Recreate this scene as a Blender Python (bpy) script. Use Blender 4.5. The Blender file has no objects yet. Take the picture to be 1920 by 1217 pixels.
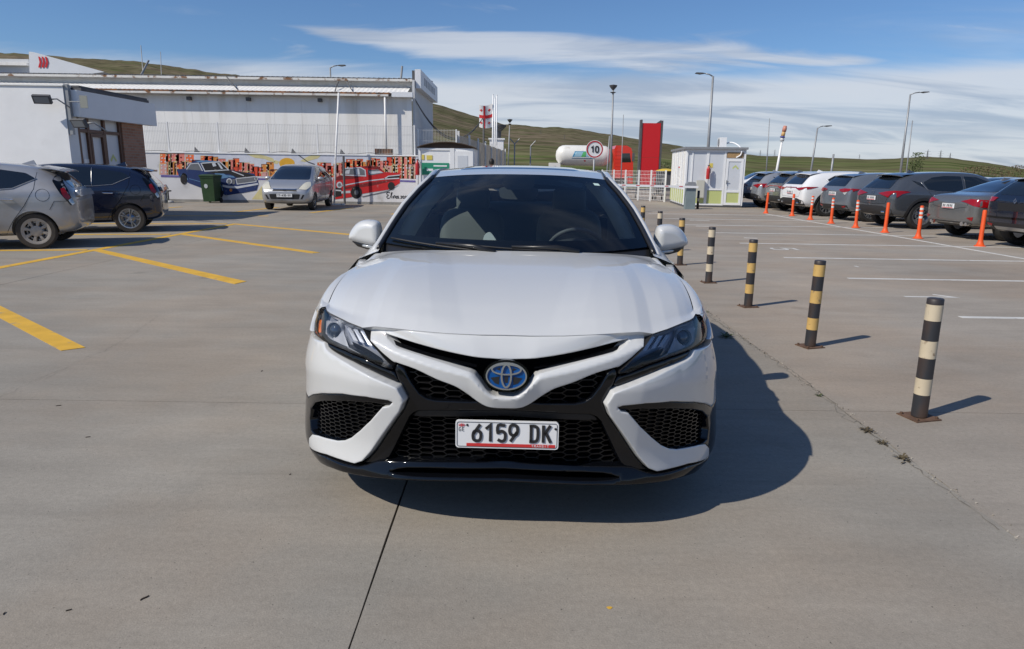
import bpy, bmesh, math, random
import numpy as np
from mathutils import Vector, Matrix
from mathutils.geometry import delaunay_2d_cdt
from mathutils.bvhtree import BVHTree

random.seed(7)
rng = np.random.default_rng(7)
scene = bpy.context.scene
COL = scene.collection
R = math.radians

# ------------------------------------------------------------------ camera, sky, sun, exposure
CAM_F, CAM_H, CAM_TH, CAM_ROLL = 1290.0, 1.42, math.atan(290 / 1290), 0.014     # focal length in photo pixels, eye height, pitch, roll
cam = bpy.data.cameras.new('camera'); cam_ob = bpy.data.objects.new('camera', cam); COL.objects.link(cam_ob)
cam.sensor_width = 36.0; cam.lens = CAM_F / 1920 * 36.0; cam.clip_start = 0.05; cam.clip_end = 20000
_f = Vector((0, math.cos(CAM_TH), -math.sin(CAM_TH))); _u = Vector((0, math.sin(CAM_TH), math.cos(CAM_TH))); _r = Vector((1, 0, 0))
_c, _s = math.cos(CAM_ROLL), math.sin(CAM_ROLL)
_right = _r * _c + _u * _s; _up = _u * _c - _r * _s
_m = Matrix((_right, _up, -_f)).transposed().to_4x4(); _m.translation = (0, 0, CAM_H)
cam_ob.matrix_world = _m
scene.camera = cam_ob

SUN_EL = R(43.0)
SUN_AZ_VEC = Vector((-0.855, -0.52, 0)).normalized()          # horizontal direction towards the sun
sun_dir = Vector((SUN_AZ_VEC.x * math.cos(SUN_EL), SUN_AZ_VEC.y * math.cos(SUN_EL), math.sin(SUN_EL)))
sun = bpy.data.lights.new('sun', 'SUN'); sun.energy = 3.9; sun.angle = R(0.53); sun.color = (1.0, 0.93, 0.82)
sun_ob = bpy.data.objects.new('sun', sun); COL.objects.link(sun_ob)
sun_ob.rotation_euler = sun_dir.to_track_quat('Z', 'Y').to_euler()

world = bpy.data.worlds.new('World'); scene.world = world; world.use_nodes = True
wn, wl = world.node_tree.nodes, world.node_tree.links
wn.clear()
def wnode(t, **kw):
    n = wn.new(t)
    for k, v in kw.items(): setattr(n, k, v)
    return n
w_out = wnode('ShaderNodeOutputWorld'); w_bg = wnode('ShaderNodeBackground'); w_bg.inputs[1].default_value = 0.105
sky = wnode('ShaderNodeTexSky', sky_type='NISHITA', sun_disc=False)
sky.sun_elevation = SUN_EL; sky.sun_rotation = math.atan2(SUN_AZ_VEC.x, SUN_AZ_VEC.y)
sky.air_density = 1.0; sky.dust_density = 0.6; sky.ozone_density = 2.2; sky.altitude = 450
tc = wnode('ShaderNodeTexCoord'); sep = wnode('ShaderNodeSeparateXYZ'); wl.new(tc.outputs['Generated'], sep.inputs[0])
def wmath(op, a, b=None, c=None, clamp=False):
    n = wnode('ShaderNodeMath', operation=op); n.use_clamp = clamp
    for i, v in enumerate((a, b, c)):
        if v is None: continue
        if isinstance(v, (int, float)): n.inputs[i].default_value = v
        else: wl.new(v, n.inputs[i])
    return n.outputs[0]
# clouds lie on a flat layer overhead: direction / height gives their true perspective
zc = wmath('ADD', wmath('MAXIMUM', sep.outputs[2], -0.02), 0.17)
comb = wnode('ShaderNodeCombineXYZ')
wl.new(wmath('DIVIDE', sep.outputs[0], zc), comb.inputs[0]); wl.new(wmath('DIVIDE', sep.outputs[1], zc), comb.inputs[1])
def wnoise(scale, rot, stretch, detail, dist, off):
    mp = wnode('ShaderNodeMapping'); mp.inputs['Rotation'].default_value = (0, 0, rot); mp.inputs['Scale'].default_value = stretch
    mp.inputs['Location'].default_value = off
    wl.new(comb.outputs[0], mp.inputs[0])
    nz = wnode('ShaderNodeTexNoise'); nz.inputs['Scale'].default_value = scale; nz.inputs['Detail'].default_value = detail
    nz.inputs['Distortion'].default_value = dist; nz.inputs['Roughness'].default_value = 0.58
    wl.new(mp.outputs[0], nz.inputs['Vector'])
    return nz.outputs[0]
def wramp(val, a, b):
    n = wnode('ShaderNodeMapRange', interpolation_type='SMOOTHSTEP'); n.inputs[1].default_value = a; n.inputs[2].default_value = b
    wl.new(val, n.inputs[0]); return n.outputs[0]
big = wnoise(0.55, 0.06, (0.36, 1.25, 1), 7, 0.5, (3.4, 0.0, 0))        # long streaks
wisp = wnoise(1.9, 0.15, (0.7, 1.5, 1), 9, 0.9, (4.1, 2.2, 0))        # thin torn wisps
edge = wnoise(1.1, 0.1, (0.6, 1.3, 1), 7, 0.6, (0.7, 5.0, 0))
c_big = wmath('MULTIPLY', wramp(big, 0.55, 0.74), 0.6)
c_wisp = wmath('MULTIPLY', wramp(wisp, 0.56, 0.78), 0.45)
# a continuous deck low over the horizon, its rim uneven
deck = wramp(wmath('ADD', sep.outputs[2], wmath('MULTIPLY', wmath('SUBTRACT', edge, 0.5), 0.055)), 0.138, 0.108)
deck = wmath('MULTIPLY', deck, wmath('ADD', 0.74, wmath('MULTIPLY', edge, 0.42)), clamp=True)
# one long cloud bank above it, ahead and to the right
az = wmath('DIVIDE', sep.outputs[0], wmath('MAXIMUM', sep.outputs[1], 0.05))
dv = wmath('ABSOLUTE', wmath('ADD', wmath('SUBTRACT', sep.outputs[2], 0.160), wmath('MULTIPLY', az, 0.05)))
th = wmath('MULTIPLY', 0.034, wmath('SUBTRACT', 1.0, wmath('POWER', wmath('DIVIDE', wmath('ABSOLUTE', wmath('SUBTRACT', az, 0.10)), 0.43), 2.0)))
bank = wmath('SUBTRACT', 1.0, wmath('DIVIDE', dv, wmath('MAXIMUM', th, 0.002)))
fine = wnoise(2.2, 0.1, (0.5, 1.6, 1), 9, 0.6, (2.0, 1.0, 0))
bank = wmath('MULTIPLY', wramp(wmath('ADD', bank, wmath('MULTIPLY', wmath('SUBTRACT', fine, 0.52), 3.2)), 0.0, 1.0), 0.85)
bank = wmath('MULTIPLY', bank, wramp(th, 0.0, 0.012))
deck = wmath('MAXIMUM', deck, bank)
cover = wmath('MAXIMUM', wmath('MAXIMUM', c_big, c_wisp), deck)
shade = wnoise(1.2, 0.1, (0.55, 1.9, 1), 8, 0.9, (9.0, 3.0, 0))
ccol = wnode('ShaderNodeMix', data_type='RGBA')
ccol.inputs[6].default_value = (3.7, 4.2, 5.1, 1); ccol.inputs[7].default_value = (6.1, 6.35, 6.8, 1)
wl.new(wramp(shade, 0.36, 0.60), ccol.inputs[0])
mix = wnode('ShaderNodeMix', data_type='RGBA')
tint = wnode('ShaderNodeMix', data_type='RGBA', blend_type='MULTIPLY'); tint.inputs[0].default_value = 1.0; tint.inputs[7].default_value = (0.55, 0.72, 0.93, 1); wl.new(sky.outputs[0], tint.inputs[6])
wl.new(wmath('MULTIPLY', cover, 0.86), mix.inputs[0]); wl.new(tint.outputs[2], mix.inputs[6]); wl.new(ccol.outputs[2], mix.inputs[7])
wl.new(mix.outputs[2], w_bg.inputs[0]); wl.new(w_bg.outputs[0], w_out.inputs[0])

scene.view_settings.view_transform = 'Standard'; scene.view_settings.look = 'None'
scene.view_settings.exposure = 0.08; scene.view_settings.gamma = 1.0; scene.view_settings.use_curve_mapping = False
scene.cycles.use_denoising = True
scene.cycles.max_bounces = 8; scene.cycles.transparent_max_bounces = 16

# ------------------------------------------------------------------ helpers: projection from photo pixels
def pray(px, py):
    u = (px - 960) / CAM_F; v = (608.5 - py) / CAM_F
    u2 = u * _c - v * _s; v2 = v * _c + u * _s
    return np.array([u2, math.cos(CAM_TH) + math.sin(CAM_TH) * v2, -math.sin(CAM_TH) + math.cos(CAM_TH) * v2])
def gnd(px, py, z=0.0):
    d = pray(px, py); t = (z - CAM_H) / d[2]
    return np.array([d[0] * t, d[1] * t, z])
def aty(px, py, y):
    d = pray(px, py); t = y / d[1]
    return np.array([d[0] * t, y, CAM_H + d[2] * t])
def atx(px, py, x):
    d = pray(px, py); t = x / d[0]
    return np.array([x, d[1] * t, CAM_H + d[2] * t])
def proj(p):
    x, y, z = p[0], p[1], p[2] - CAM_H
    w = y * math.cos(CAM_TH) - z * math.sin(CAM_TH)
    u2 = x / w; v2 = (y * math.sin(CAM_TH) + z * math.cos(CAM_TH)) / w
    return 960 + CAM_F * (u2 * _c + v2 * _s), 608.5 - CAM_F * (v2 * _c - u2 * _s)

# ------------------------------------------------------------------ helpers: materials
MATS = {}
def mat(name, col, rough=0.6, metal=0.0, coat=0.0, spec=0.5, var=0.0, vscale=3.0, bump=0.0, bscale=40.0, dirt=None, dscale=2.0, dlo=0.5, dhi=0.7, emit=None, stretch=None, coat_rough=0.03):
    if name in MATS: return MATS[name]
    m = bpy.data.materials.new(name); m.use_nodes = True; MATS[name] = m
    nt = m.node_tree; b = nt.nodes['Principled BSDF']
    c = (col[0], col[1], col[2], 1)
    b.inputs['Base Color'].default_value = c; b.inputs['Roughness'].default_value = rough; b.inputs['Metallic'].default_value = metal
    b.inputs['Coat Weight'].default_value = coat; b.inputs['Coat Roughness'].default_value = coat_rough; b.inputs['Specular IOR Level'].default_value = spec
    if emit: b.inputs['Emission Color'].default_value = (*emit[:3], 1); b.inputs['Emission Strength'].default_value = emit[3]
    last = None
    if var or dirt or bump:
        geo = nt.nodes.new('ShaderNodeTexCoord'); vec = geo.outputs['Object']
        if stretch:
            mp = nt.nodes.new('ShaderNodeMapping'); mp.inputs['Scale'].default_value = stretch; nt.links.new(vec, mp.inputs[0]); vec = mp.outputs[0]
        def noise(s, d=5):
            n = nt.nodes.new('ShaderNodeTexNoise'); n.inputs['Scale'].default_value = s; n.inputs['Detail'].default_value = d
            nt.links.new(vec, n.inputs['Vector']); return n.outputs[0]
        cur = None
        if var:
            mr = nt.nodes.new('ShaderNodeMapRange'); mr.inputs[1].default_value = 0.25; mr.inputs[2].default_value = 0.75
            mr.inputs[3].default_value = 1 - var; mr.inputs[4].default_value = 1 + var; nt.links.new(noise(vscale, 7), mr.inputs[0])
            mx = nt.nodes.new('ShaderNodeMix'); mx.data_type = 'RGBA'; mx.blend_type = 'MULTIPLY'; mx.inputs[0].default_value = 1
            mx.inputs[6].default_value = c; nt.links.new(mr.outputs[0], mx.inputs[7]); cur = mx.outputs[2]
        if dirt:
            mr = nt.nodes.new('ShaderNodeMapRange'); mr.inputs[1].default_value = dlo; mr.inputs[2].default_value = dhi; nt.links.new(noise(dscale, 9), mr.inputs[0])
            mx = nt.nodes.new('ShaderNodeMix'); mx.data_type = 'RGBA'; nt.links.new(mr.outputs[0], mx.inputs[0])
            if cur is None: mx.inputs[6].default_value = c
            else: nt.links.new(cur, mx.inputs[6])
            mx.inputs[7].default_value = (*dirt, 1); cur = mx.outputs[2]
        if cur is not None: nt.links.new(cur, b.inputs['Base Color'])
        if bump:
            bp = nt.nodes.new('ShaderNodeBump'); bp.inputs['Strength'].default_value = bump; bp.inputs['Distance'].default_value = 0.01
            nt.links.new(noise(bscale, 4), bp.inputs['Height']); nt.links.new(bp.outputs[0], b.inputs['Normal'])
    return m

def glass_mat(name, tint, rough=0.0, ior=1.5, boost=0.0):
    """thin sheet of glass: tinted transmission plus fresnel reflection"""
    m = bpy.data.materials.new(name); m.use_nodes = True; nt = m.node_tree; nt.nodes.clear()
    out = nt.nodes.new('ShaderNodeOutputMaterial'); tr = nt.nodes.new('ShaderNodeBsdfTransparent'); gl = nt.nodes.new('ShaderNodeBsdfGlossy')
    tr.inputs[0].default_value = (*tint, 1); gl.inputs['Roughness'].default_value = rough; gl.inputs[0].default_value = (0.95, 0.95, 0.95, 1)
    fr = nt.nodes.new('ShaderNodeFresnel'); fr.inputs[0].default_value = ior
    ad = nt.nodes.new('ShaderNodeMath'); ad.operation = 'ADD'; ad.use_clamp = True; ad.inputs[1].default_value = boost
    nt.links.new(fr.outputs[0], ad.inputs[0])
    mx = nt.nodes.new('ShaderNodeMixShader'); nt.links.new(ad.outputs[0], mx.inputs[0]); nt.links.new(tr.outputs[0], mx.inputs[1]); nt.links.new(gl.outputs[0], mx.inputs[2])
    nt.links.new(mx.outputs[0], out.inputs[0]); MATS[name] = m
    return m

# ------------------------------------------------------------------ helpers: things, parts, mesh building
def tag(o, label=None, cat=None, group=None, kind=None):
    if label: o['label'] = label
    if cat: o['category'] = cat
    if group: o['group'] = group
    if kind: o['kind'] = kind
    return o
def thing(name, label, cat, loc=(0, 0, 0), rz=0.0, group=None):
    o = bpy.data.objects.new(name, None); COL.objects.link(o); o.location = loc; o.rotation_euler = (0, 0, rz); o.empty_display_size = 0.2
    return tag(o, label, cat, group)
def link_mesh(name, me, m=None, parent=None):
    o = bpy.data.objects.new(name, me); COL.objects.link(o)
    if m is not None:
        ms = m if isinstance(m, (list, tuple)) else [m]
        for k in ms: me.materials.append(k)
    if parent is not None: o.parent = parent
    return o
def part(name, me, parent, label=None):
    o = bpy.data.objects.new(name, me); COL.objects.link(o); o.parent = parent
    if label: o['label'] = label
    return o

class MB:
    """collects shapes; build() links them as ONE mesh object"""
    def __init__(s): s.v = []; s.f = []; s.mi = []; s.cur = 0
    def add(s, vs, fs):
        b = len(s.v); s.v.extend([tuple(map(float, p)) for p in vs])
        for f in fs: s.f.append([i + b for i in f]); s.mi.append(s.cur)
        return s
    def box(s, x0, x1, y0, y1, z0, z1):
        return s.add([(x0, y0, z0), (x1, y0, z0), (x1, y1, z0), (x0, y1, z0), (x0, y0, z1), (x1, y0, z1), (x1, y1, z1), (x0, y1, z1)],
                     [(3, 2, 1, 0), (4, 5, 6, 7), (0, 1, 5, 4), (1, 2, 6, 5), (2, 3, 7, 6), (3, 0, 4, 7)])
    def bar(s, a, b, w, h, up=(0, 0, 1)):
        """box along a->b, w across, h along 'up'"""
        a, b, up = Vector(a), Vector(b), Vector(up); d = (b - a).normalized(); sd = d.cross(up)
        if sd.length < 1e-5: sd = d.cross(Vector((1, 0, 0)))
        sd.normalize(); un = sd.cross(d).normalized()
        vs = []
        for p in (a, b):
            for i, j in ((-1, -1), (1, -1), (1, 1), (-1, 1)): vs.append(p + sd * (i * w / 2) + un * (j * h / 2))
        return s.add(vs, [(3, 2, 1, 0), (4, 5, 6, 7), (0, 1, 5, 4), (1, 2, 6, 5), (2, 3, 7, 6), (3, 0, 4, 7)])
    def tube(s, pts, r, n=8, cap=True):
        pts = [Vector(p) for p in pts]; rs = r if isinstance(r, (list, tuple)) else [r] * len(pts)
        rings = []; ref = None
        for i, p in enumerate(pts):
            d = (pts[min(i + 1, len(pts) - 1)] - pts[max(i - 1, 0)]).normalized()
            if ref is None: ref = d.orthogonal().normalized()
            ref = (ref - d * ref.dot(d)).normalized(); bn = d.cross(ref)
            rings.append([p + (ref * math.cos(2 * math.pi * k / n) + bn * math.sin(2 * math.pi * k / n)) * rs[i] for k in range(n)])
        vs = [p for rg in rings for p in rg]; fs = []
        for i in range(len(pts) - 1):
            for k in range(n): fs.append((i * n + k, i * n + (k + 1) % n, (i + 1) * n + (k + 1) % n, (i + 1) * n + k))
        if cap: fs.append(tuple(range(n - 1, -1, -1))); fs.append(tuple((len(pts) - 1) * n + k for k in range(n)))
        return s.add(vs, fs)
    def lathe(s, prof, n=24, M=None, close=False):
        """prof: (r, h) revolved about local Z; M places it"""
        M = M or Matrix(); vs = []; fs = []; k = len(prof)
        for i in range(n):
            a = 2 * math.pi * i / n
            for r, h in prof: vs.append(M @ Vector((r * math.cos(a), r * math.sin(a), h)))
        for i in range(n):
            for j in range(k - 1 if not close else k):
                j2 = (j + 1) % k
                fs.append((i * k + j, ((i + 1) % n) * k + j, ((i + 1) % n) * k + j2, i * k + j2))
        return s.add(vs, fs)
    def prism(s, poly, f0, f1):
        """polygon (2D) mapped by f0 (back) and f1 (front) to 3D; closed solid"""
        n = len(poly); a = [f0(p) for p in poly]; b = [f1(p) for p in poly]
        fs = [tuple(range(n - 1, -1, -1)), tuple(range(n, 2 * n))] + [(i, (i + 1) % n, n + (i + 1) % n, n + i) for i in range(n)]
        return s.add(a + b, fs)
    def grid(s, P, cu=False, flip=False):
        nv, nu = len(P), len(P[0]); vs = [p for row in P for p in row]; fs = []
        for j in range(nv - 1):
            for i in range(nu if cu else nu - 1):
                i2 = (i + 1) % nu
                q = (j * nu + i, j * nu + i2, (j + 1) * nu + i2, (j + 1) * nu + i)
                fs.append(q[::-1] if flip else q)
        return s.add(vs, fs)
    def mesh(s, name, smooth=False, fix=True, angle=None):
        me = bpy.data.meshes.new(name); me.from_pydata(s.v, [], s.f)
        if any(s.mi): me.polygons.foreach_set('material_index', s.mi)
        if fix:
            bm = bmesh.new(); bm.from_mesh(me); bmesh.ops.recalc_face_normals(bm, faces=bm.faces); bm.to_mesh(me); bm.free()
        if smooth:
            me.polygons.foreach_set('use_smooth', [True] * len(me.polygons))
            if angle: me.set_sharp_from_angle(angle=R(angle))
        me.update(); return me
    def build(s, name, m, parent=None, smooth=False, angle=None, fix=True):
        return link_mesh(name, s.mesh(name, smooth, fix, angle), m, parent)

def ribbon(mb, pts, w, M3, closed=False, t=0.0):
    """flat stroke of width w along 2D points; M3 maps (x, y, depth) to 3D"""
    pts = [np.array(p, float) for p in pts]; n = len(pts); L = []; Rr = []
    for i in range(n):
        a = pts[(i - 1) % n] if (closed or i > 0) else pts[i]; b = pts[(i + 1) % n] if (closed or i < n - 1) else pts[i]
        d1 = pts[i] - a; d2 = b - pts[i]
        def nrm(d):
            l = math.hypot(*d); return np.array([-d[1], d[0]]) / l if l > 1e-9 else None
        n1, n2 = nrm(d1), nrm(d2)
        if n1 is None: nn = n2
        elif n2 is None: nn = n1
        else:
            nn = n1 + n2; l = math.hypot(*nn)
            nn = n1 if l < 1e-6 else nn / l / max(0.5, float(np.dot(nn / l, n1)))
        ww = w[i] if isinstance(w, (list, tuple)) else w
        L.append(pts[i] + nn * ww / 2); Rr.append(pts[i] - nn * ww / 2)
    for i in range(n if closed else n - 1):
        j = (i + 1) % n; q = [L[i], L[j], Rr[j], Rr[i]]
        if t > 0: mb.prism(q, lambda p: M3(p[0], p[1], 0), lambda p: M3(p[0], p[1], t))
        else: mb.add([M3(p[0], p[1], 0) for p in q], [(0, 1, 2, 3)])

def cr(pts, n=6, closed=False):
    """Catmull-Rom through points (any dimension); a third/extra flag is not supported"""
    P = [np.array(p, float) for p in pts]; m = len(P); out = []
    rng_ = range(m if closed else m - 1)
    for i in rng_:
        p1, p2 = P[i], P[(i + 1) % m]
        p0 = P[i - 1] if (closed or i > 0) else 2 * p1 - p2
        p3 = P[(i + 2) % m] if (closed or i + 2 < m) else 2 * p2 - p1
        for k in range(n):
            t = k / n
            out.append(0.5 * ((2 * p1) + (-p0 + p2) * t + (2 * p0 - 5 * p1 + 4 * p2 - p3) * t * t + (-p0 + 3 * p1 - 3 * p2 + p3) * t ** 3))
    if not closed: out.append(P[-1])
    return out

def resample(poly, step):
    out = []; n = len(poly)
    for i in range(n):
        a, b = np.array(poly[i], float), np.array(poly[(i + 1) % n], float); l = np.linalg.norm(b - a); k = max(1, int(math.ceil(l / step)))
        for j in range(k): out.append(a + (b - a) * j / k)
    return out
def seg_dist(P, loops):
    P = np.asarray(P, float); d = np.full(len(P), 1e9)
    for lp in loops:
        A = np.asarray(lp, float); B = np.roll(A, -1, 0)
        for a, b in zip(A, B):
            ab = b - a; L = ab @ ab
            if L < 1e-14: continue
            t = np.clip(((P - a) @ ab) / L, 0, 1); q = a + t[:, None] * ab
            d = np.minimum(d, np.hypot(P[:, 0] - q[:, 0], P[:, 1] - q[:, 1]))
    return d
def inside(P, poly):
    P = np.asarray(P, float); A = np.asarray(poly, float); B = np.roll(A, -1, 0); c = np.zeros(len(P), bool)
    for (x1, y1), (x2, y2) in zip(A, B):
        if y1 == y2: continue
        k = ((y1 > P[:, 1]) != (y2 > P[:, 1])) & (P[:, 0] < (x2 - x1) * (P[:, 1] - y1) / (y2 - y1) + x1); c ^= k
    return c
def tri_patch(loops, step, fil=0.0):
    """triangulate outer loop minus holes with interior points; returns pts2d, tris, dist-to-edge, boundary index loops"""
    loops = [resample(l, step) for l in loops]
    pts = []; edges = []; bl = []
    for l in loops:
        b = len(pts); pts += list(l); n = len(l); edges += [(b + i, b + (i + 1) % n) for i in range(n)]; bl.append(list(range(b, b + n)))
    cand = []
    if fil > 0:
        for l in loops:
            A = np.array(l); d = np.roll(A, -1, 0) - np.roll(A, 1, 0); nn = np.stack([-d[:, 1], d[:, 0]], 1); nn /= np.maximum(1e-9, np.linalg.norm(nn, axis=1))[:, None]
            for fr in (0.12, 0.35, 0.68, 1.0):
                for sg in (1, -1):
                    C = A + nn * sg * fr * fil; ok = inside(C, loops[0])
                    for h in loops[1:]: ok &= ~inside(C, h)
                    dd = seg_dist(C, loops); ok &= dd > fr * fil * 0.93
                    cand.append(C[ok])
    A = np.array(loops[0]); lo, hi = A.min(0), A.max(0)
    gx, gy = np.meshgrid(np.arange(lo[0] + step / 2, hi[0], step), np.arange(lo[1] + step / 2, hi[1], step))
    Gp = np.stack([gx.ravel() + (np.round((gy.ravel() - lo[1]) / step) % 2) * step * 0.5, gy.ravel()], 1)
    if len(Gp):
        ok = inside(Gp, loops[0])
        for h in loops[1:]: ok &= ~inside(Gp, h)
        Gp = Gp[ok]
        if len(Gp):
            dd = seg_dist(Gp, loops); cand.append(Gp[dd > max(fil * 1.12, step * 0.45)])
    allp = pts + [p for c in cand for p in c]
    r = delaunay_2d_cdt([Vector((float(p[0]), float(p[1]))) for p in allp], edges, [], 0, 1e-7)
    V = np.array([[v.x, v.y] for v in r[0]]); T = [tuple(t) for t in r[2]]
    cen = np.array([V[list(t)].mean(0) for t in T]); ok = inside(cen, loops[0])
    for h in loops[1:]: ok &= ~inside(cen, h)
    T = [t for t, k in zip(T, ok) if k]
    omap = {}
    for new, olds in enumerate(r[3]):
        for o_ in olds: omap.setdefault(o_, new)
    bl = [[omap[i] for i in l if i in omap] for l in bl]
    return V, T, seg_dist(V, loops), bl
def patch_mesh(loops, step, fmap, fil=0.0, drop=None, depth=0.0, extra=None):
    """curved panel: fmap(p2d array, outward offset array) -> Nx3. Edges rounded by 'fil', skirt 'depth' behind."""
    V, T, D, bl = tri_patch(loops, step, fil)
    off = np.zeros(len(V))
    if extra is not None: off = off + extra(V)
    if fil > 0:
        dr = fil if drop is None else drop; q = np.clip(1 - D / fil, 0, 1); off = off - dr * (1 - np.sqrt(np.maximum(0, 1 - q * q)))
    X = fmap(V, off); vs = [tuple(p) for p in X]; fs = list(T)
    nt = len(fs)
    if depth > 0:
        for l in bl:
            b = len(vs); Xb = fmap(V[l], off[l] - depth); vs += [tuple(p) for p in Xb]; n = len(l)
            for i in range(n): fs.append((l[i], l[(i + 1) % n], b + (i + 1) % n, b + i))
    me = bpy.data.meshes.new('panel'); me.from_pydata(vs, [], fs)
    bm = bmesh.new(); bm.from_mesh(me); bmesh.ops.recalc_face_normals(bm, faces=bm.faces)
    # outward: first triangle should face away from the panel's inside
    bm.to_mesh(me); bm.free()
    me.polygons.foreach_set('use_smooth', [True] * len(me.polygons)); me.set_sharp_from_angle(angle=R(50)); me.update()
    return me

# ------------------------------------------------------------------ materials
M = {}
M['white_paint'] = mat('white_paint', (0.58, 0.59, 0.59), 0.45, 0, coat=1.0, spec=0.4, coat_rough=0.015)
M['gloss_black'] = mat('gloss_black', (0.003, 0.0035, 0.005), 0.06, 0, coat=0.0, spec=0.45)
M['matte_black'] = mat('matte_black', (0.012, 0.012, 0.013), 0.55)
M['satin_black'] = mat('satin_black', (0.016, 0.016, 0.017), 0.32)
M['grille_black'] = mat('grille_black', (0.007, 0.007, 0.008), 0.28)
M['lamp_inner'] = mat('lamp_inner', (0.30, 0.32, 0.37), 0.35, 0.35)
M['lamp_silver'] = mat('lamp_silver', (0.62, 0.64, 0.68), 0.25, 0.5)
M['void'] = mat('void_black', (0.004, 0.004, 0.004), 0.9, spec=0.1)
M['chrome'] = mat('chrome', (0.75, 0.76, 0.78), 0.08, 1.0)
M['dark_chrome'] = mat('dark_chrome', (0.22, 0.24, 0.28), 0.16, 1.0)
M['alloy'] = mat('alloy', (0.55, 0.56, 0.57), 0.3, 0.9)
M['rubber'] = mat('rubber', (0.018, 0.018, 0.018), 0.75, var=0.25, vscale=9)
M['dusty_rubber'] = mat('dusty_rubber', (0.05, 0.043, 0.036), 0.85, var=0.35, vscale=6)
M['dark_glass'] = mat('dark_glass', (0.008, 0.011, 0.014), 0.03, 0, coat=1.0, spec=0.6)
M['red_lens'] = mat('red_lens', (0.26, 0.004, 0.006), 0.06, 0, coat=0.4)
M['amber_lens'] = mat('amber_lens', (0.75, 0.16, 0.01), 0.1, 0, coat=1.0)
M['clear_lens'] = mat('clear_lens', (0.55, 0.57, 0.58), 0.1, 0.3, coat=1.0)
M['plate_white'] = mat('plate_white', (0.72, 0.73, 0.74), 0.4)
M['plate_black'] = mat('plate_black', (0.02, 0.02, 0.022), 0.4)
M['plate_red'] = mat('plate_red', (0.55, 0.03, 0.03), 0.45)
M['emblem_blue'] = mat('emblem_blue', (0.004, 0.085, 0.32), 0.12, 0.2, coat=1.0)
M['seat_leather'] = mat('seat_leather', (0.30, 0.31, 0.30), 0.55)
M['dash'] = mat('dash_plastic', (0.10, 0.105, 0.107), 0.6)
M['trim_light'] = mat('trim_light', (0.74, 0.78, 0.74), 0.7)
M['windshield'] = glass_mat('windshield_glass', (0.76, 0.84, 0.86), 0.0, 1.5, 0.02)
M['side_glass'] = glass_mat('side_glass', (0.40, 0.44, 0.43), 0.0, 1.5, 0.02)
M['lamp_cover'] = glass_mat('lamp_cover', (0.95, 0.96, 0.98), 0.0, 1.45, 0.0)
M['roof_glass'] = mat('roof_glass', (0.01, 0.013, 0.02), 0.03, 0, coat=1.0)


# ------------------------------------------------------------------ lettering and outlines
NARROW = {   # strokes on a 0..1 x 0..1 cell
 '6': [[(0.80, 0.98), (0.50, 0.72), (0.18, 0.42)], [(0.5, 0.62), (0.78, 0.55), (0.88, 0.33), (0.78, 0.08), (0.5, 0.02), (0.2, 0.09), (0.12, 0.33), (0.22, 0.55), (0.5, 0.62)]],
 '1': [[(0.18, 0.72), (0.62, 0.96), (0.62, 0.0)]],
 '5': [[(0.86, 0.94), (0.2, 0.94), (0.16, 0.53), (0.5, 0.61), (0.8, 0.53), (0.88, 0.31), (0.78, 0.08), (0.48, 0.03), (0.16, 0.12)]],
 '9': [[(0.20, 0.02), (0.50, 0.28), (0.82, 0.58)], [(0.5, 0.38), (0.22, 0.45), (0.12, 0.67), (0.22, 0.92), (0.5, 0.98), (0.8, 0.91), (0.88, 0.67), (0.78, 0.45), (0.5, 0.38)]],
 'D': [[(0.24, 0.04), (0.24, 0.96)], [(0.08, 0.94), (0.6, 0.94), (0.86, 0.78), (0.86, 0.22), (0.6, 0.05), (0.08, 0.05)]],
 'K': [[(0.2, 0.0), (0.2, 1.0)], [(0.86, 1.0), (0.28, 0.45)], [(0.42, 0.6), (0.9, 0.0)]],
}
SANS = dict(NARROW)
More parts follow.
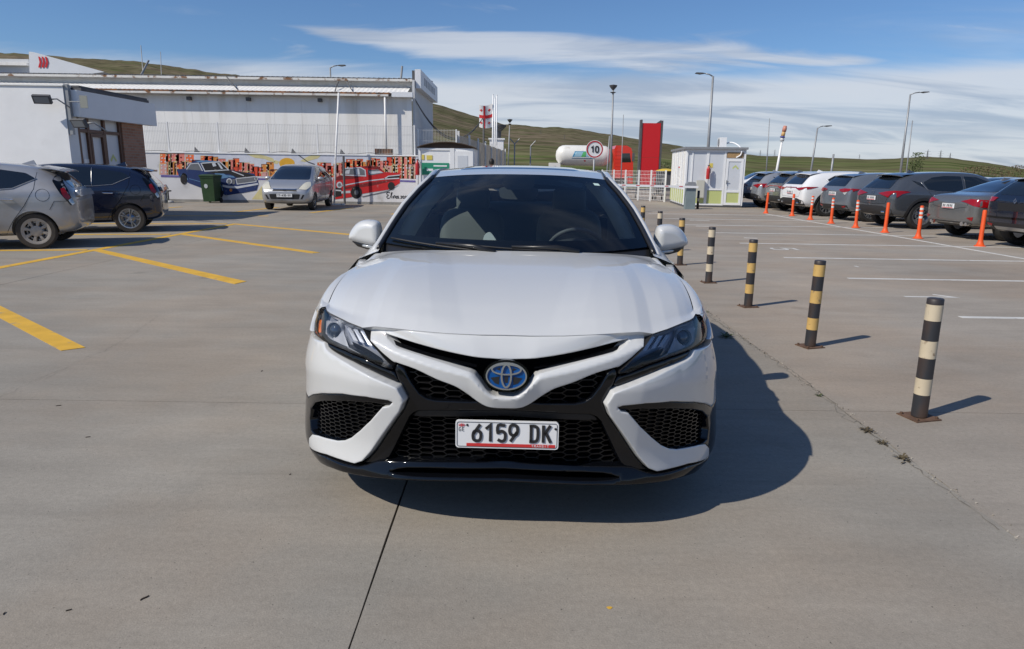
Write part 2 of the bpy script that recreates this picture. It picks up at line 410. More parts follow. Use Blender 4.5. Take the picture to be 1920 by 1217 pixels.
SANS.update({
 'G': [[(0.88, 0.80), (0.6, 0.97), (0.25, 0.88), (0.12, 0.5), (0.25, 0.12), (0.6, 0.03), (0.88, 0.18), (0.88, 0.46), (0.56, 0.46)]],
 'E': [[(0.85, 0.95), (0.16, 0.95), (0.16, 0.05), (0.87, 0.05)], [(0.16, 0.52), (0.75, 0.52)]],
 'T': [[(0.06, 0.95), (0.94, 0.95)], [(0.5, 0.95), (0.5, 0.0)]],
 'R': [[(0.16, 0.0), (0.16, 0.95), (0.65, 0.95), (0.85, 0.73), (0.65, 0.5), (0.16, 0.5)], [(0.5, 0.5), (0.9, 0.0)]],
 'A': [[(0.05, 0.0), (0.5, 0.97), (0.95, 0.0)], [(0.23, 0.33), (0.77, 0.33)]],
 'N': [[(0.14, 0.0), (0.14, 0.96), (0.86, 0.04), (0.86, 1.0)]],
 'S': [[(0.86, 0.82), (0.6, 0.97), (0.25, 0.9), (0.15, 0.72), (0.4, 0.54), (0.72, 0.44), (0.86, 0.26), (0.7, 0.06), (0.4, 0.03), (0.13, 0.17)]],
 'I': [[(0.5, 0.0), (0.5, 1.0)]],
 '0': [[(0.5, 0.98), (0.2, 0.9), (0.1, 0.5), (0.2, 0.1), (0.5, 0.02), (0.8, 0.1), (0.9, 0.5), (0.8, 0.9), (0.5, 0.98)]],
 '2': [[(0.12, 0.75), (0.25, 0.93), (0.5, 0.98), (0.78, 0.9), (0.86, 0.7), (0.7, 0.45), (0.12, 0.04), (0.9, 0.04)]],
 '4': [[(0.7, 0.0), (0.7, 0.97), (0.1, 0.28), (0.92, 0.28)]],
 '3': [[(0.15, 0.9), (0.5, 0.98), (0.82, 0.85), (0.8, 0.62), (0.45, 0.53), (0.82, 0.43), (0.87, 0.18), (0.5, 0.02), (0.13, 0.1)]],
 '7': [[(0.1, 0.95), (0.9, 0.95), (0.4, 0.0)]],
 '8': [[(0.5, 0.53), (0.2, 0.63), (0.18, 0.88), (0.5, 0.98), (0.82, 0.88), (0.8, 0.63), (0.5, 0.53), (0.15, 0.42), (0.12, 0.13), (0.5, 0.02), (0.88, 0.13), (0.85, 0.42), (0.5, 0.53)]],
 'V': [[(0.06, 1.0), (0.5, 0.02), (0.94, 1.0)]], 'U': [[(0.12, 1.0), (0.12, 0.25), (0.3, 0.04), (0.7, 0.04), (0.88, 0.25), (0.88, 1.0)]],
 'O': [[(0.5, 0.98), (0.2, 0.9), (0.1, 0.5), (0.2, 0.1), (0.5, 0.02), (0.8, 0.1), (0.9, 0.5), (0.8, 0.9), (0.5, 0.98)]],
 'L': [[(0.16, 1.0), (0.16, 0.05), (0.88, 0.05)]], 'Y': [[(0.06, 1.0), (0.5, 0.5), (0.94, 1.0)], [(0.5, 0.5), (0.5, 0.0)]],
 'M': [[(0.1, 0.0), (0.1, 0.97), (0.5, 0.35), (0.9, 0.97), (0.9, 0.0)]], 'P': [[(0.16, 0.0), (0.16, 0.95), (0.7, 0.95), (0.88, 0.72), (0.7, 0.48), (0.16, 0.48)]],
 'X': [[(0.08, 0.0), (0.92, 1.0)], [(0.08, 1.0), (0.92, 0.0)]], 'B': [[(0.16, 0.03), (0.16, 0.97), (0.65, 0.97), (0.8, 0.76), (0.62, 0.53), (0.16, 0.53)], [(0.62, 0.53), (0.88, 0.3), (0.68, 0.03), (0.16, 0.03)]],
 'W': [[(0.04, 1.0), (0.26, 0.03), (0.5, 0.7), (0.74, 0.03), (0.96, 1.0)]], '-': [[(0.15, 0.5), (0.85, 0.5)]],
})
def write(mb, text, x, z, cw_, ch, sw, M3, gap=0.28, t=0.0, font=SANS, smooth=True):
    """stroke lettering; M3(x, z, depth)"""
    for chx in text:
        if chx in font:
            for st_ in font[chx]:
                p = [(x + a * cw_, z + b * ch) for a, b in st_]
                if smooth and len(p) > 3 and chx in '0356892GSDO': p = [tuple(q) for q in cr(p, 3)]
                ribbon(mb, p, sw, M3, t=t)
        x += cw_ * (1 + gap)
def ell(a, b_, n=48, cx_=0.0, cz_=0.0): return [(cx_ + a * math.cos(2 * math.pi * k / n), cz_ + b_ * math.sin(2 * math.pi * k / n)) for k in range(n)]
def rrect(w, h, r, n=4):
    o = []
    for cx_, cz_, a0 in ((w / 2 - r, h / 2 - r, 0), (-w / 2 + r, h / 2 - r, 90), (-w / 2 + r, -h / 2 + r, 180), (w / 2 - r, -h / 2 + r, 270)):
        for k in range(n + 1): a = R(a0 + 90 * k / n); o.append((cx_ + r * math.cos(a), cz_ + r * math.sin(a)))
    return o

# ------------------------------------------------------------------ pavement, markings, terrain
def concrete(name, base, warm=0.0):
    m = bpy.data.materials.new(name); m.use_nodes = True; nt = m.node_tree; bs = nt.nodes['Principled BSDF']; L = nt.links
    geo = nt.nodes.new('ShaderNodeNewGeometry'); obi = nt.nodes.new('ShaderNodeObjectInfo')
    def noise(scale, det, st=(1, 1, 1), rough=0.6):
        mp = nt.nodes.new('ShaderNodeMapping'); mp.inputs['Scale'].default_value = st; L.new(geo.outputs['Position'], mp.inputs[0])
        n = nt.nodes.new('ShaderNodeTexNoise'); n.inputs['Scale'].default_value = scale; n.inputs['Detail'].default_value = det; n.inputs['Roughness'].default_value = rough
        L.new(mp.outputs[0], n.inputs['Vector']); return n.outputs[0]
    def rng_(v, a, b, c, d):
        r = nt.nodes.new('ShaderNodeMapRange'); r.inputs[1].default_value = a; r.inputs[2].default_value = b; r.inputs[3].default_value = c; r.inputs[4].default_value = d; L.new(v, r.inputs[0]); return r.outputs[0]
    def mul(a, b):
        n = nt.nodes.new('ShaderNodeMath'); n.operation = 'MULTIPLY'; L.new(a, n.inputs[0]); L.new(b, n.inputs[1]); return n.outputs[0]
    f = mul(rng_(noise(0.35, 5), 0.3, 0.7, 0.85, 1.13), rng_(noise(1.6, 6, (0.55, 1.7, 1)), 0.3, 0.7, 0.90, 1.09))
    f = mul(f, rng_(noise(42.0, 3), 0.25, 0.75, 0.90, 1.09)); f = mul(f, rng_(noise(190.0, 2), 0.3, 0.7, 0.88, 1.10)); f = mul(f, rng_(noise(7.0, 8, (0.35, 2.2, 1), 0.7), 0.35, 0.75, 0.97, 1.05))
    f = mul(f, rng_(obi.outputs['Random'], 0, 1, 0.965, 1.03))
    sp = noise(75.0, 1); dk = nt.nodes.new('ShaderNodeMapRange'); dk.inputs[1].default_value = 0.735; dk.inputs[2].default_value = 0.76; dk.inputs[3].default_value = 1.0; dk.inputs[4].default_value = 0.45; L.new(sp, dk.inputs[0]); f = mul(f, dk.outputs[0])
    st = rng_(noise(0.9, 9, (1, 1, 1), 0.75), 0.57, 0.74, 1.0, 0.83); f = mul(f, st)
    vo = nt.nodes.new('ShaderNodeTexVoronoi'); vo.inputs['Scale'].default_value = 0.85; L.new(geo.outputs['Position'], vo.inputs['Vector']); wob = nt.nodes.new('ShaderNodeMath'); wob.operation = 'ADD'; L.new(vo.outputs['Distance'], wob.inputs[0]); wn_ = rng_(noise(9.0, 6), 0.2, 0.8, -0.05, 0.05); L.new(wn_, wob.inputs[1]); f = mul(f, rng_(wob.outputs[0], 0.03, 0.10, 0.80, 1.0)); f = mul(f, rng_(noise(2.6, 9, (0.12, 2.0, 1), 0.7), 0.58, 0.72, 1.0, 0.90)); f = mul(f, rng_(noise(1.3, 7, (1, 1, 1), 0.7), 0.60, 0.75, 1.0, 1.10))
    hue = nt.nodes.new('ShaderNodeMix'); hue.data_type = 'RGBA'; hue.inputs[6].default_value = (*base, 1); hue.inputs[7].default_value = (base[0] * 1.05, base[1] * 0.985, base[2] * 0.93, 1); L.new(rng_(noise(0.5, 4), 0.42, 0.6, 0, 1), hue.inputs[0])
    mx = nt.nodes.new('ShaderNodeMix'); mx.data_type = 'RGBA'; mx.blend_type = 'MULTIPLY'; mx.inputs[0].default_value = 1; L.new(hue.outputs[2], mx.inputs[6]); L.new(f, mx.inputs[7]); L.new(mx.outputs[2], bs.inputs['Base Color'])
    bs.inputs['Roughness'].default_value = 0.88; bs.inputs['Specular IOR Level'].default_value = 0.25
    bp = nt.nodes.new('ShaderNodeBump'); bp.inputs['Strength'].default_value = 0.35; bp.inputs['Distance'].default_value = 0.004; L.new(noise(120.0, 3), bp.inputs['Height']); L.new(bp.outputs[0], bs.inputs['Normal'])
    MATS[name] = m; return m
M['concrete'] = concrete('concrete_paving', (0.277, 0.257, 0.224)); M['joint_dirt'] = mat('joint_dirt', (0.045, 0.040, 0.034), 0.95, var=0.4, vscale=20)
M['concrete2'] = concrete('concrete_paving_newer', (0.300, 0.270, 0.232))
pave = MB(); pave.box(-40, 70, -8, 60, -0.30, -0.016); pave_ob = pave.build('pavement', M['joint_dirt']); tag(pave_ob, kind='structure')
def jog(a, b, n, amp, rngs):     # uneven edge between two corners
    P = []
    for k in range(n): t = k / n; P.append((a[0] + (b[0] - a[0]) * t + rngs.normal(0, amp), a[1] + (b[1] - a[1]) * t + rngs.normal(0, amp)))
    return P
xs_ = [-40, -28.5, -17.3, -11.7, -6.1, -0.48, 2.05, 9.0, 14.6, 20.2, 31, 70]; ysl = [-8, -2.2, 4.02, 10.26, 16.5, 22.7, 28.9, 35.1, 60]
rs1 = np.random.default_rng(3)
for i in range(len(xs_) - 1):
    for j in range(len(ysl) - 1):
        x0, x1, y0, y1 = xs_[i] + 0.0035, xs_[i + 1] - 0.0035, ysl[j] + 0.003, ysl[j + 1] - 0.003
        near = -3 < ysl[j] < 17
        if xs_[i] == 2.05: x0 -= 0.002
        if xs_[i + 1] == 2.05: x1 += 0.002
        lj = 0.004 if (xs_[i] == 2.05) else 0.0012; rj = 0.004 if xs_[i + 1] == 2.05 else 0.0012
        poly = [(x0, y0), (x1, y0)] + (jog((x1, y0), (x1, y1), 60 if rj > 0.003 else 12, rj, rs1)[1:] if near else []) + [(x1, y1), (x0, y1)] + (jog((x0, y1), (x0, y0), 60 if lj > 0.003 else 12, lj, rs1)[1:] if near else [])
        sl = MB(); sl.prism(poly, lambda p: Vector((p[0], p[1], -0.025)), lambda p: Vector((p[0], p[1], 0.0))); sl.build('slab', M['concrete2'] if xs_[i] >= 2.0 else M['concrete'], pave_ob)
# hairline cracks
M['crack_fill'] = mat('crack_fill', (0.17, 0.155, 0.13), 0.95, var=0.5, vscale=14)
def crack(pts, w, amp, seed):
    r_ = np.random.default_rng(seed); P = []
    for a, b in zip(pts[:-1], pts[1:]):
        n = max(2, int(math.hypot(b[0] - a[0], b[1] - a[1]) / 0.05))
        for k in range(n): P.append((a[0] + (b[0] - a[0]) * k / n + r_.normal(0, amp), a[1] + (b[1] - a[1]) * k / n + r_.normal(0, amp)))
    cb = MB(); ribbon(cb, P, [max(0.0006, w * r_.uniform(0.3, 1.3)) for _ in P], lambda x, y, t=0: Vector((x, y, 0.0012))); cb.build('crack', M['crack_fill'], pave_ob)
crack([gnd(80, 712)[:2], gnd(230, 640)[:2], gnd(300, 590)[:2]], 0.0022, 0.012, 1); crack([gnd(0, 745)[:2], gnd(60, 715)[:2], gnd(120, 690)[:2]], 0.002, 0.01, 2)
crack([gnd(1325, 590)[:2], gnd(1500, 705)[:2], gnd(1700, 866)[:2], gnd(1900, 1010)[:2]], 0.008, 0.007, 5); crack([gnd(1340, 600)[:2], gnd(1520, 722)[:2], gnd(1660, 838)[:2]], 0.007, 0.02, 6)
# crumbled grit along the long joint
gb = MB(); r_ = np.random.default_rng(12)
for k in range(420):
    y = r_.uniform(2.3, 8.0); x = 2.05 + r_.normal(0, 0.022); q = r_.uniform(0.002, 0.008); v = [(x + r_.uniform(-q, q), y + r_.uniform(-q, q), 0.0 + (k_ % 2) * q) for k_ in range(4)]; gb.add(v, [(0, 1, 2), (0, 2, 3), (0, 3, 1), (1, 3, 2)])
tag(gb.build('grit', mat('grit', (0.30, 0.275, 0.24), 0.95, var=0.4, vscale=60)), 'loose grit crumbled along the long slab joint', 'grit', kind='stuff')
# painted lines
def paint_mat(name, col):
    m = mat(name, col, 0.75, var=0.14, vscale=5.0, dirt=(0.24, 0.22, 0.19), dscale=9.0, dlo=0.60, dhi=0.78); return m
M['line_yellow'] = paint_mat('line_yellow', (0.62, 0.36, 0.035)); M['line_white'] = paint_mat('line_white', (0.56, 0.555, 0.53))
def stripe(a, b, w, m, name='parking_line', z=0.004, cut=None):
    a, b = np.array(a[:2], float), np.array(b[:2], float); d = (b - a) / np.linalg.norm(b - a); n = np.array([-d[1], d[0]]) * w / 2
    A, B, C, D = a + n, b + n, b - n, a - n
    if cut is not None: A, D = np.array(cut[0][:2]), np.array(cut[1][:2])
    s_ = MB(); s_.prism([A, B, C, D], lambda p: Vector((p[0], p[1], 0.0005)), lambda p: Vector((p[0], p[1], z))); return s_.build(name, m, pave_ob)
YW = 0.155
stripe((-3.44, 5.21), (-7.12, 8.40), YW, M['line_yellow'], cut=(gnd(115, 658), gnd(160, 652)))
stripe((-3.39, 8.46), (-7.10, 11.66), YW, M['line_yellow'], z=0.0045, cut=(gnd(440, 533), gnd(462, 528)))
stripe((-3.33, 11.62), (-6.96, 14.55), YW, M['line_yellow'], z=0.0045); stripe((-3.0, 14.62), (-6.99, 17.37), YW, M['line_yellow'], z=0.0045)
stripe((-7.18, 5.0), (-6.98, 17.45), YW, M['line_yellow'], z=0.0035)
for y in (11.6, 14.5, 17.4, 20.4): stripe((-7.2, y), (-12.2, y - 0.95), YW, M['line_yellow'], z=0.004)
for a, b in (((437, 398), (520, 389)), ((583, 399), (660, 390)), ((735, 402), (760, 397)), ((300, 391), (340, 388))): stripe(gnd(*a), gnd(*b), 0.16, M['line_yellow'])
for k, y in enumerate((6.95, 9.56, 11.9, 14.3, 16.75, 19.2, 21.7, 24.2)): stripe((4.70 if k else 4.62, y), (9.02, y - 0.06), 0.085, M['line_white']); stripe((9.14, y - 0.06), (15.0, y - 0.14), 0.085, M['line_white'])
stripe((9.06, 25.0), (9.09, 10.0), 0.085, M['line_white'], z=0.0045)
for a, b in (((1293, 413), (1330, 414)), ((1395, 446), (1420, 447)), ((1305, 424), (1330, 425))): stripe(gnd(*a), gnd(*b), 0.08, M['line_white'])
def floor_glyph(ch, cx, cy, h, w, sw):
    b_ = MB()
    for st_ in SANS[ch]: ribbon(b_, [(cx + (b2 - 0.5) * h, cy - (a - 0.5) * w) for a, b2 in st_], sw, lambda x, y, t=0: Vector((x, y, 0.002 + t)), t=0.002)
    b_.build('bay_number', M['line_white'], pave_ob)
c1 = gnd(1748, 556); floor_glyph('1', c1[0] - 0.05, c1[1], 0.62, 0.42, 0.055); c5 = gnd(1470, 467); floor_glyph('5', c5[0], c5[1], 0.50, 0.42, 0.06); c3 = gnd(1606, 500); floor_glyph('-', c3[0], c3[1], 0.2, 0.16, 0.04)
# paint drop and litter
b = MB(); y0 = gnd(1143, 1140); b.prism([(y0[0] + 0.009 * math.cos(a) * (1 + 0.25 * math.sin(3 * a)), y0[1] + 0.007 * math.sin(a)) for a in np.linspace(0, 6.283, 15)[:-1]], lambda p: Vector((p[0], p[1], 0.0004)), lambda p: Vector((p[0], p[1], 0.0016))); b.build('paint_spot', M['line_yellow'], pave_ob)
M['leaf_brown'] = mat('leaf_brown', (0.045, 0.03, 0.02), 0.8); M['weed'] = mat('weed_green', (0.07, 0.085, 0.03), 0.7, var=0.3, vscale=30)
lit = [(271, 1122, 0.024, 'dark dead leaf lying on the bare concrete in the lower left'), (129, 1145, 0.014, 'thin dark twig on the concrete left of the dead leaf'), (8, 1151, 0.012, 'tiny twig on the concrete at the lower left edge'), (110, 761, 0.024, 'small dark leaf on the concrete below the nearest yellow line'), (491, 696, 0.020, 'small dark leaf on the concrete left of the sedan lamp'), (544, 890, 0.010, 'tiny dark crumb on the concrete left of the bumper'), (165, 820, 0.02, 'short dark twig on the concrete in the left foreground'), (1210, 901, 0.012, 'dark crumb on the concrete in the sedan shadow')]
for px, py, sz, lab in lit:
    g = gnd(px, py); a = random.uniform(0, 3); b = MB(); n = 7
    ribbon(b, [(sz * (t - 0.5) * math.cos(a) - 0.1 * sz * math.sin(6 * t), sz * (t - 0.5) * math.sin(a) + 0.35 * sz * (t - 0.5)) for t in np.linspace(0, 1, n)], [sz * 0.22 * math.sin(math.pi * max(0.06, min(0.94, t))) for t in np.linspace(0, 1, n)], lambda x, y, t=0: Vector((g[0] + x, g[1] + y, 0.001 + t)), t=0.003)
    tag(b.build('dead_leaf', M['leaf_brown']), lab, 'leaf', group='litter on the concrete')
weeds = [(1536, 742, 0.035, 0, 'small green weed in the slab joint, nearest the sedan'), (1625, 808, 0.055, 2, 'straggly weed in the slab joint, upper of three near the tall bollard'), (1655, 832, 0.045, 2, 'brownish weed in the slab joint, middle of three near the tall bollard'), (1692, 861, 0.06, 2, 'brown dried weed in the slab joint, lowest of three near the tall bollard'), (1321, 585, 0.05, 0, 'weed in the slab joint beside the sedan headlight'), (1360, 632, 0.10, 0, 'dark green weed in the slab joint inside the sedan shadow')]
M['weed_dry'] = mat('weed_dry', (0.085, 0.066, 0.036), 0.85, var=0.3, vscale=30)
for px, py, sz, k, lab in weeds:
    g = gnd(px, py); b = MB(); r_ = np.random.default_rng(px)
    for q in range(26):
        a = r_.uniform(0, 6.283); l = sz * r_.uniform(0.35, 1.0); h_ = sz * r_.uniform(0.05, 0.35); w_ = sz * 0.09; o_ = r_.normal(0, sz * 0.25, 2) * (0.3, 1.0)
        d = np.array([math.cos(a), math.sin(a)]); nn = np.array([-d[1], d[0]]); b0 = np.array([g[0], g[1]]) + o_
        P = [(*(b0 - nn * w_ * 0.3), 0.001), (*(b0 + nn * w_ * 0.3), 0.001), (*(b0 + d * l * 0.6 + nn * w_), h_), (*(b0 + d * l), h_ * 0.7), (*(b0 + d * l * 0.6 - nn * w_), h_ * 0.9)]
        b.add(P, [(0, 1, 2, 3, 4)])
    tag(b.build('weed', M['weed'] if k == 0 else M['weed_dry']), lab, 'weed', group='weeds in the slab joint')

# terrain: one height field out to the horizon, hills where the photo has them
sky_px = [-900, -400, 0, 60, 150, 300, 460, 640, 815, 870, 940, 1000, 1060, 1130, 1200, 1280, 1400, 1500, 1590, 1640, 1690, 1740, 1800, 1860, 1920, 2300, 2900]
sky_py = [70, 90, 99, 103, 110, 118, 141, 168, 194, 211, 233, 237, 240, 252, 264, 279, 292, 295, 299, 297, 294, 296, 304, 314, 321, 318, 322]
def sky_el(az):
    """apparent elevation of the skyline for azimuth az (0 = straight ahead, + = right)"""
    if abs(az) > 1.15: return 0.02
    px = 960 + CAM_F * math.tan(az) / math.cos(0) * 0.985
    if px > 2900 or px < -900: px = max(-900, min(2900, px))
    d = pray(px, float(np.interp(px, sky_px, sky_py))); e = d[2] / math.hypot(d[0], d[1]); k = max(0.0, min(1.0, (1.15 - abs(az)) / 0.25)); return e * k + 0.02 * (1 - k)
rr_ = [48, 60, 75, 95, 120, 155, 200, 260, 340, 440, 560, 700, 860, 1020, 1180, 1350, 1700, 2600, 6000]
from mathutils import noise as mnoise
rows = []; az_n = 420
azs = [-math.pi + 2 * math.pi * k / az_n for k in range(az_n)]
azs = sorted(set([a for a in azs if abs(a) > 0.85] + list(np.linspace(-0.85, 0.85, 400))))
els = [sky_el(a) for a in azs]
for r_d in rr_:
    row = []
    for az, e in zip(azs, els):
        x, y = r_d * math.sin(az), r_d * math.cos(az); t = min(1.0, max(0.0, (r_d - 60) / (1180 - 60))); t2 = t ** (1.25 if e > 0.03 else 0.9)
        top = CAM_H + e * 1180; z = -0.1 + (top + 0.1) * t2 if r_d <= 1180 else top * max(0.2, 1 - (r_d - 1180) / 2500) if e > 0.012 else top
        if r_d > 1180 and e <= 0.012: z = top - (r_d - 1180) * 0.004
        amp = 1.0 if 100 < r_d < 1150 else 0.0
        z += amp * (e * 9 + 0.4) * mnoise.noise(Vector((x / 130, y / 130, 0.3))) * min(1, (r_d - 60) / 300) * (1 if r_d < 1100 else 0.3) + amp * e * 9 * mnoise.noise(Vector((x / 38, y / 38, 4))) + (e * 16 + 0.5) * (mnoise.noise(Vector((x / 30, y / 30, 9))) + 0.6 * mnoise.noise(Vector((x / 11, y / 11, 2)))) * (1 if 700 < r_d < 1300 else 0)
        row.append((x, y, z))
    rows.append(row)
def grass_mat():
    m = bpy.data.materials.new('hill_grass'); m.use_nodes = True; nt = m.node_tree; bs = nt.nodes['Principled BSDF']; L = nt.links; geo = nt.nodes.new('ShaderNodeNewGeometry')
    def nz(s, st=(1, 1, 1), d=7):
        mp = nt.nodes.new('ShaderNodeMapping'); mp.inputs['Scale'].default_value = st; L.new(geo.outputs['Position'], mp.inputs[0]); n = nt.nodes.new('ShaderNodeTexNoise'); n.inputs['Scale'].default_value = s; n.inputs['Detail'].default_value = d; L.new(mp.outputs[0], n.inputs['Vector']); return n.outputs[0]
    def mixc(f, a, b, lo, hi):
        mr = nt.nodes.new('ShaderNodeMapRange'); mr.inputs[1].default_value = lo; mr.inputs[2].default_value = hi; L.new(f, mr.inputs[0]); mx = nt.nodes.new('ShaderNodeMix'); mx.data_type = 'RGBA'; L.new(mr.outputs[0], mx.inputs[0])
        for i, c in ((6, a), (7, b)):
            if isinstance(c, tuple): mx.inputs[i].default_value = (*c, 1)
            else: L.new(c, mx.inputs[i])
        return mx.outputs[2]
    c = mixc(nz(0.011, (0.6, 1.5, 1)), (0.112, 0.104, 0.06), (0.16, 0.130, 0.09), 0.40, 0.60); c = mixc(nz(0.05, (0.5, 1.4, 1)), c, (0.085, 0.105, 0.042), 0.50, 0.66); c = mixc(nz(0.15, (0.4, 1.2, 1)), c, (0.155, 0.125, 0.085), 0.60, 0.72)
    sx = nt.nodes.new('ShaderNodeSeparateXYZ'); L.new(geo.outputs['Position'], sx.inputs[0]); lowf = nt.nodes.new('ShaderNodeMapRange'); lowf.inputs[1].default_value = 16; lowf.inputs[2].default_value = 6; L.new(sx.outputs[2], lowf.inputs[0])
    gp = mixc(nz(0.035, (0.35, 1.3, 1)), (0.098, 0.122, 0.045), (0.145, 0.135, 0.075), 0.42, 0.60); gm = nt.nodes.new('ShaderNodeMix'); gm.data_type = 'RGBA'; L.new(lowf.outputs[0], gm.inputs[0]); L.new(c, gm.inputs[6]); L.new(gp, gm.inputs[7]); c = gm.outputs[2]
    sc_ = nt.nodes.new('ShaderNodeMix'); sc_.data_type = 'RGBA'; sc_.blend_type = 'MULTIPLY'; sc_.inputs[0].default_value = 1; L.new(c, sc_.inputs[6]); vv = nt.nodes.new('ShaderNodeMapRange'); vv.inputs[1].default_value = 0.35; vv.inputs[2].default_value = 0.65; vv.inputs[3].default_value = 0.62; vv.inputs[4].default_value = 1.3; L.new(nz(0.09, (1, 0.6, 1), 10), vv.inputs[0]); L.new(vv.outputs[0], sc_.inputs[7]); c = sc_.outputs[2]
    L.new(c, bs.inputs['Base Color']); bs.inputs['Roughness'].default_value = 1.0; bs.inputs['Specular IOR Level'].default_value = 0.0; return m
M['hill'] = grass_mat()
b = MB(); b.grid(rows, cu=True); te = b.build('terrain', M['hill'], smooth=True, fix=False); tag(te, kind='structure')
b = MB(); b.add([(-90, -90, -0.32), (90, -90, -0.32), (90, 90, -0.32), (-90, 90, -0.32)], [(0, 1, 2, 3)]); tag(b.build('ground', M['hill']), kind='structure')

# ------------------------------------------------------------------ buildings, walls and fences
M['plaster'] = mat('white_plaster', (0.78, 0.79, 0.80), 0.85, var=0.05, vscale=2.0, dirt=(0.58, 0.57, 0.55), dscale=1.1, dlo=0.62, dhi=0.85, bump=0.25, bscale=9)
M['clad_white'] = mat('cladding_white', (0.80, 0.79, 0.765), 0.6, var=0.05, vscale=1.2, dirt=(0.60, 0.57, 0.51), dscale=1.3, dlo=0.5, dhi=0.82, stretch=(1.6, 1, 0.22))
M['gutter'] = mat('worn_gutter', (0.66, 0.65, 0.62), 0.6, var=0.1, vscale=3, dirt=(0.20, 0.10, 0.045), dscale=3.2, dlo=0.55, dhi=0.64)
M['clad_grey'] = mat('cladding_grey', (0.56, 0.57, 0.58), 0.6, var=0.05, vscale=1.2)  # plain grey sheet for the end wall, inner wall and shed
M['white_metal'] = mat('white_metal', (0.76, 0.76, 0.75), 0.5, var=0.05, vscale=4, dirt=(0.25, 0.15, 0.08), dscale=5.0, dlo=0.66, dhi=0.78)
M['pvc'] = mat('white_pvc', (0.80, 0.81, 0.82), 0.35, var=0.03, vscale=4)
M['wire'] = mat('fence_wire', (0.50, 0.50, 0.49), 0.5, 0.2)
M['rust'] = mat('rusty_sheet', (0.24, 0.10, 0.035), 0.9, var=0.5, vscale=3.0, dirt=(0.06, 0.045, 0.04), dscale=6, dlo=0.4, dhi=0.6)
M['sign_panel'] = mat('sign_panel', (0.74, 0.76, 0.79), 0.45, var=0.03, vscale=2)
M['roof_dark'] = mat('roof_dark', (0.09, 0.09, 0.095), 0.7, var=0.2, vscale=3)
M['brown_frame'] = mat('brown_frame', (0.11, 0.05, 0.03), 0.5); M['panel_grey'] = mat('panel_grey', (0.60, 0.63, 0.67), 0.3, var=0.03, vscale=3)
M['sign_red'] = mat('sign_red', (0.60, 0.014, 0.018), 0.45); M['lime'] = mat('lime_print', (0.50, 0.55, 0.22), 0.5); M['yellow_print'] = mat('yellow_print', (0.68, 0.56, 0.12), 0.5)
M['pole'] = mat('galvanised', (0.30, 0.31, 0.32), 0.5, 0.4, var=0.1, vscale=5); M['wall_grey'] = mat('mural_ground', (0.60, 0.60, 0.62), 0.85, var=0.08, vscale=1.5, dirt=(0.30, 0.28, 0.25), dscale=1.8, dlo=0.58, dhi=0.8)
def brick_mat():
    m = bpy.data.materials.new('red_brick'); m.use_nodes = True; nt = m.node_tree; bs = nt.nodes['Principled BSDF']; tcd = nt.nodes.new('ShaderNodeTexCoord'); mp = nt.nodes.new('ShaderNodeMapping'); mp.inputs['Rotation'].default_value = (R(90), 0, R(90))
    br = nt.nodes.new('ShaderNodeTexBrick'); br.inputs['Color1'].default_value = (0.30, 0.14, 0.085, 1); br.inputs['Color2'].default_value = (0.40, 0.21, 0.14, 1); br.inputs['Mortar'].default_value = (0.28, 0.24, 0.20, 1); br.inputs['Scale'].default_value = 1.0
    br.inputs['Brick Width'].default_value = 0.23; br.inputs['Row Height'].default_value = 0.075; br.inputs['Mortar Size'].default_value = 0.008
    cb = nt.nodes.new('ShaderNodeSeparateXYZ'); cc = nt.nodes.new('ShaderNodeCombineXYZ'); nt.links.new(tcd.outputs['Object'], cb.inputs[0]); ad = nt.nodes.new('ShaderNodeMath'); nt.links.new(cb.outputs[0], ad.inputs[0]); nt.links.new(cb.outputs[1], ad.inputs[1]); nt.links.new(ad.outputs[0], cc.inputs[0]); nt.links.new(cb.outputs[2], cc.inputs[1])
    nt.links.new(cc.outputs[0], br.inputs['Vector']); nt.links.new(br.outputs[0], bs.inputs['Base Color']); bs.inputs['Roughness'].default_value = 0.9
    return m
M['brick'] = brick_mat()

# --- white office on the left
OX = -10.66
office = thing('office_building', 'white office building with brown-framed glass door behind the navy hatchback', 'building', (OX, 17.0, 0))
def OB(name, m, *boxes, parent=None, smooth=False):
    b_ = MB()
    for bx in boxes: b_.box(bx[0] - OX, bx[1] - OX, bx[2] - 17.0, bx[3] - 17.0, bx[4], bx[5])
    return b_.build(name, m, parent or office)
ypx = lambda px, py=250: float(atx(px, py, OX)[1])
y_g0, y_g1, y_b1, y_s1 = ypx(148, 260), ypx(231, 280), ypx(271, 290), ypx(277, 215)
OB('front_wall', M['plaster'], (-24, OX, 17.0, 17.3, 0, 3.2)); OB('corner_return', M['plaster'], (OX - 0.3, OX, 17.3, y_g0, 0, 2.75))
OB('roof_slab', M['roof_dark'], (-24, OX - 0.02, 17.3, y_b1 - 0.01, 3.05, 3.19)); OB('parapet_cap', M['white_metal'], (-24, OX + 0.02, 16.97, 17.33, 3.2, 3.23))
OB('back_wall', M['plaster'], (-24, OX - 0.36, y_b1 - 0.3, y_b1 - 0.02, 0, 3.05))
OB('glazing', M['panel_grey'], (OX - 0.10, OX - 0.06, y_g0, y_g1, 0.05, 2.75))
ym = [y_g0 + 0.04, ypx(168, 260), ypx(198, 260), y_g1 - 0.05]
for y in ym: OB('window_frame', M['brown_frame'], (OX - 0.09, OX + 0.0, y - 0.045, y + 0.045, 0, 2.75))
for z in (2.72, 2.22): OB('window_frame', M['brown_frame'], (OX - 0.085, OX - 0.006, y_g0, y_g1, z - 0.04, z + 0.04))
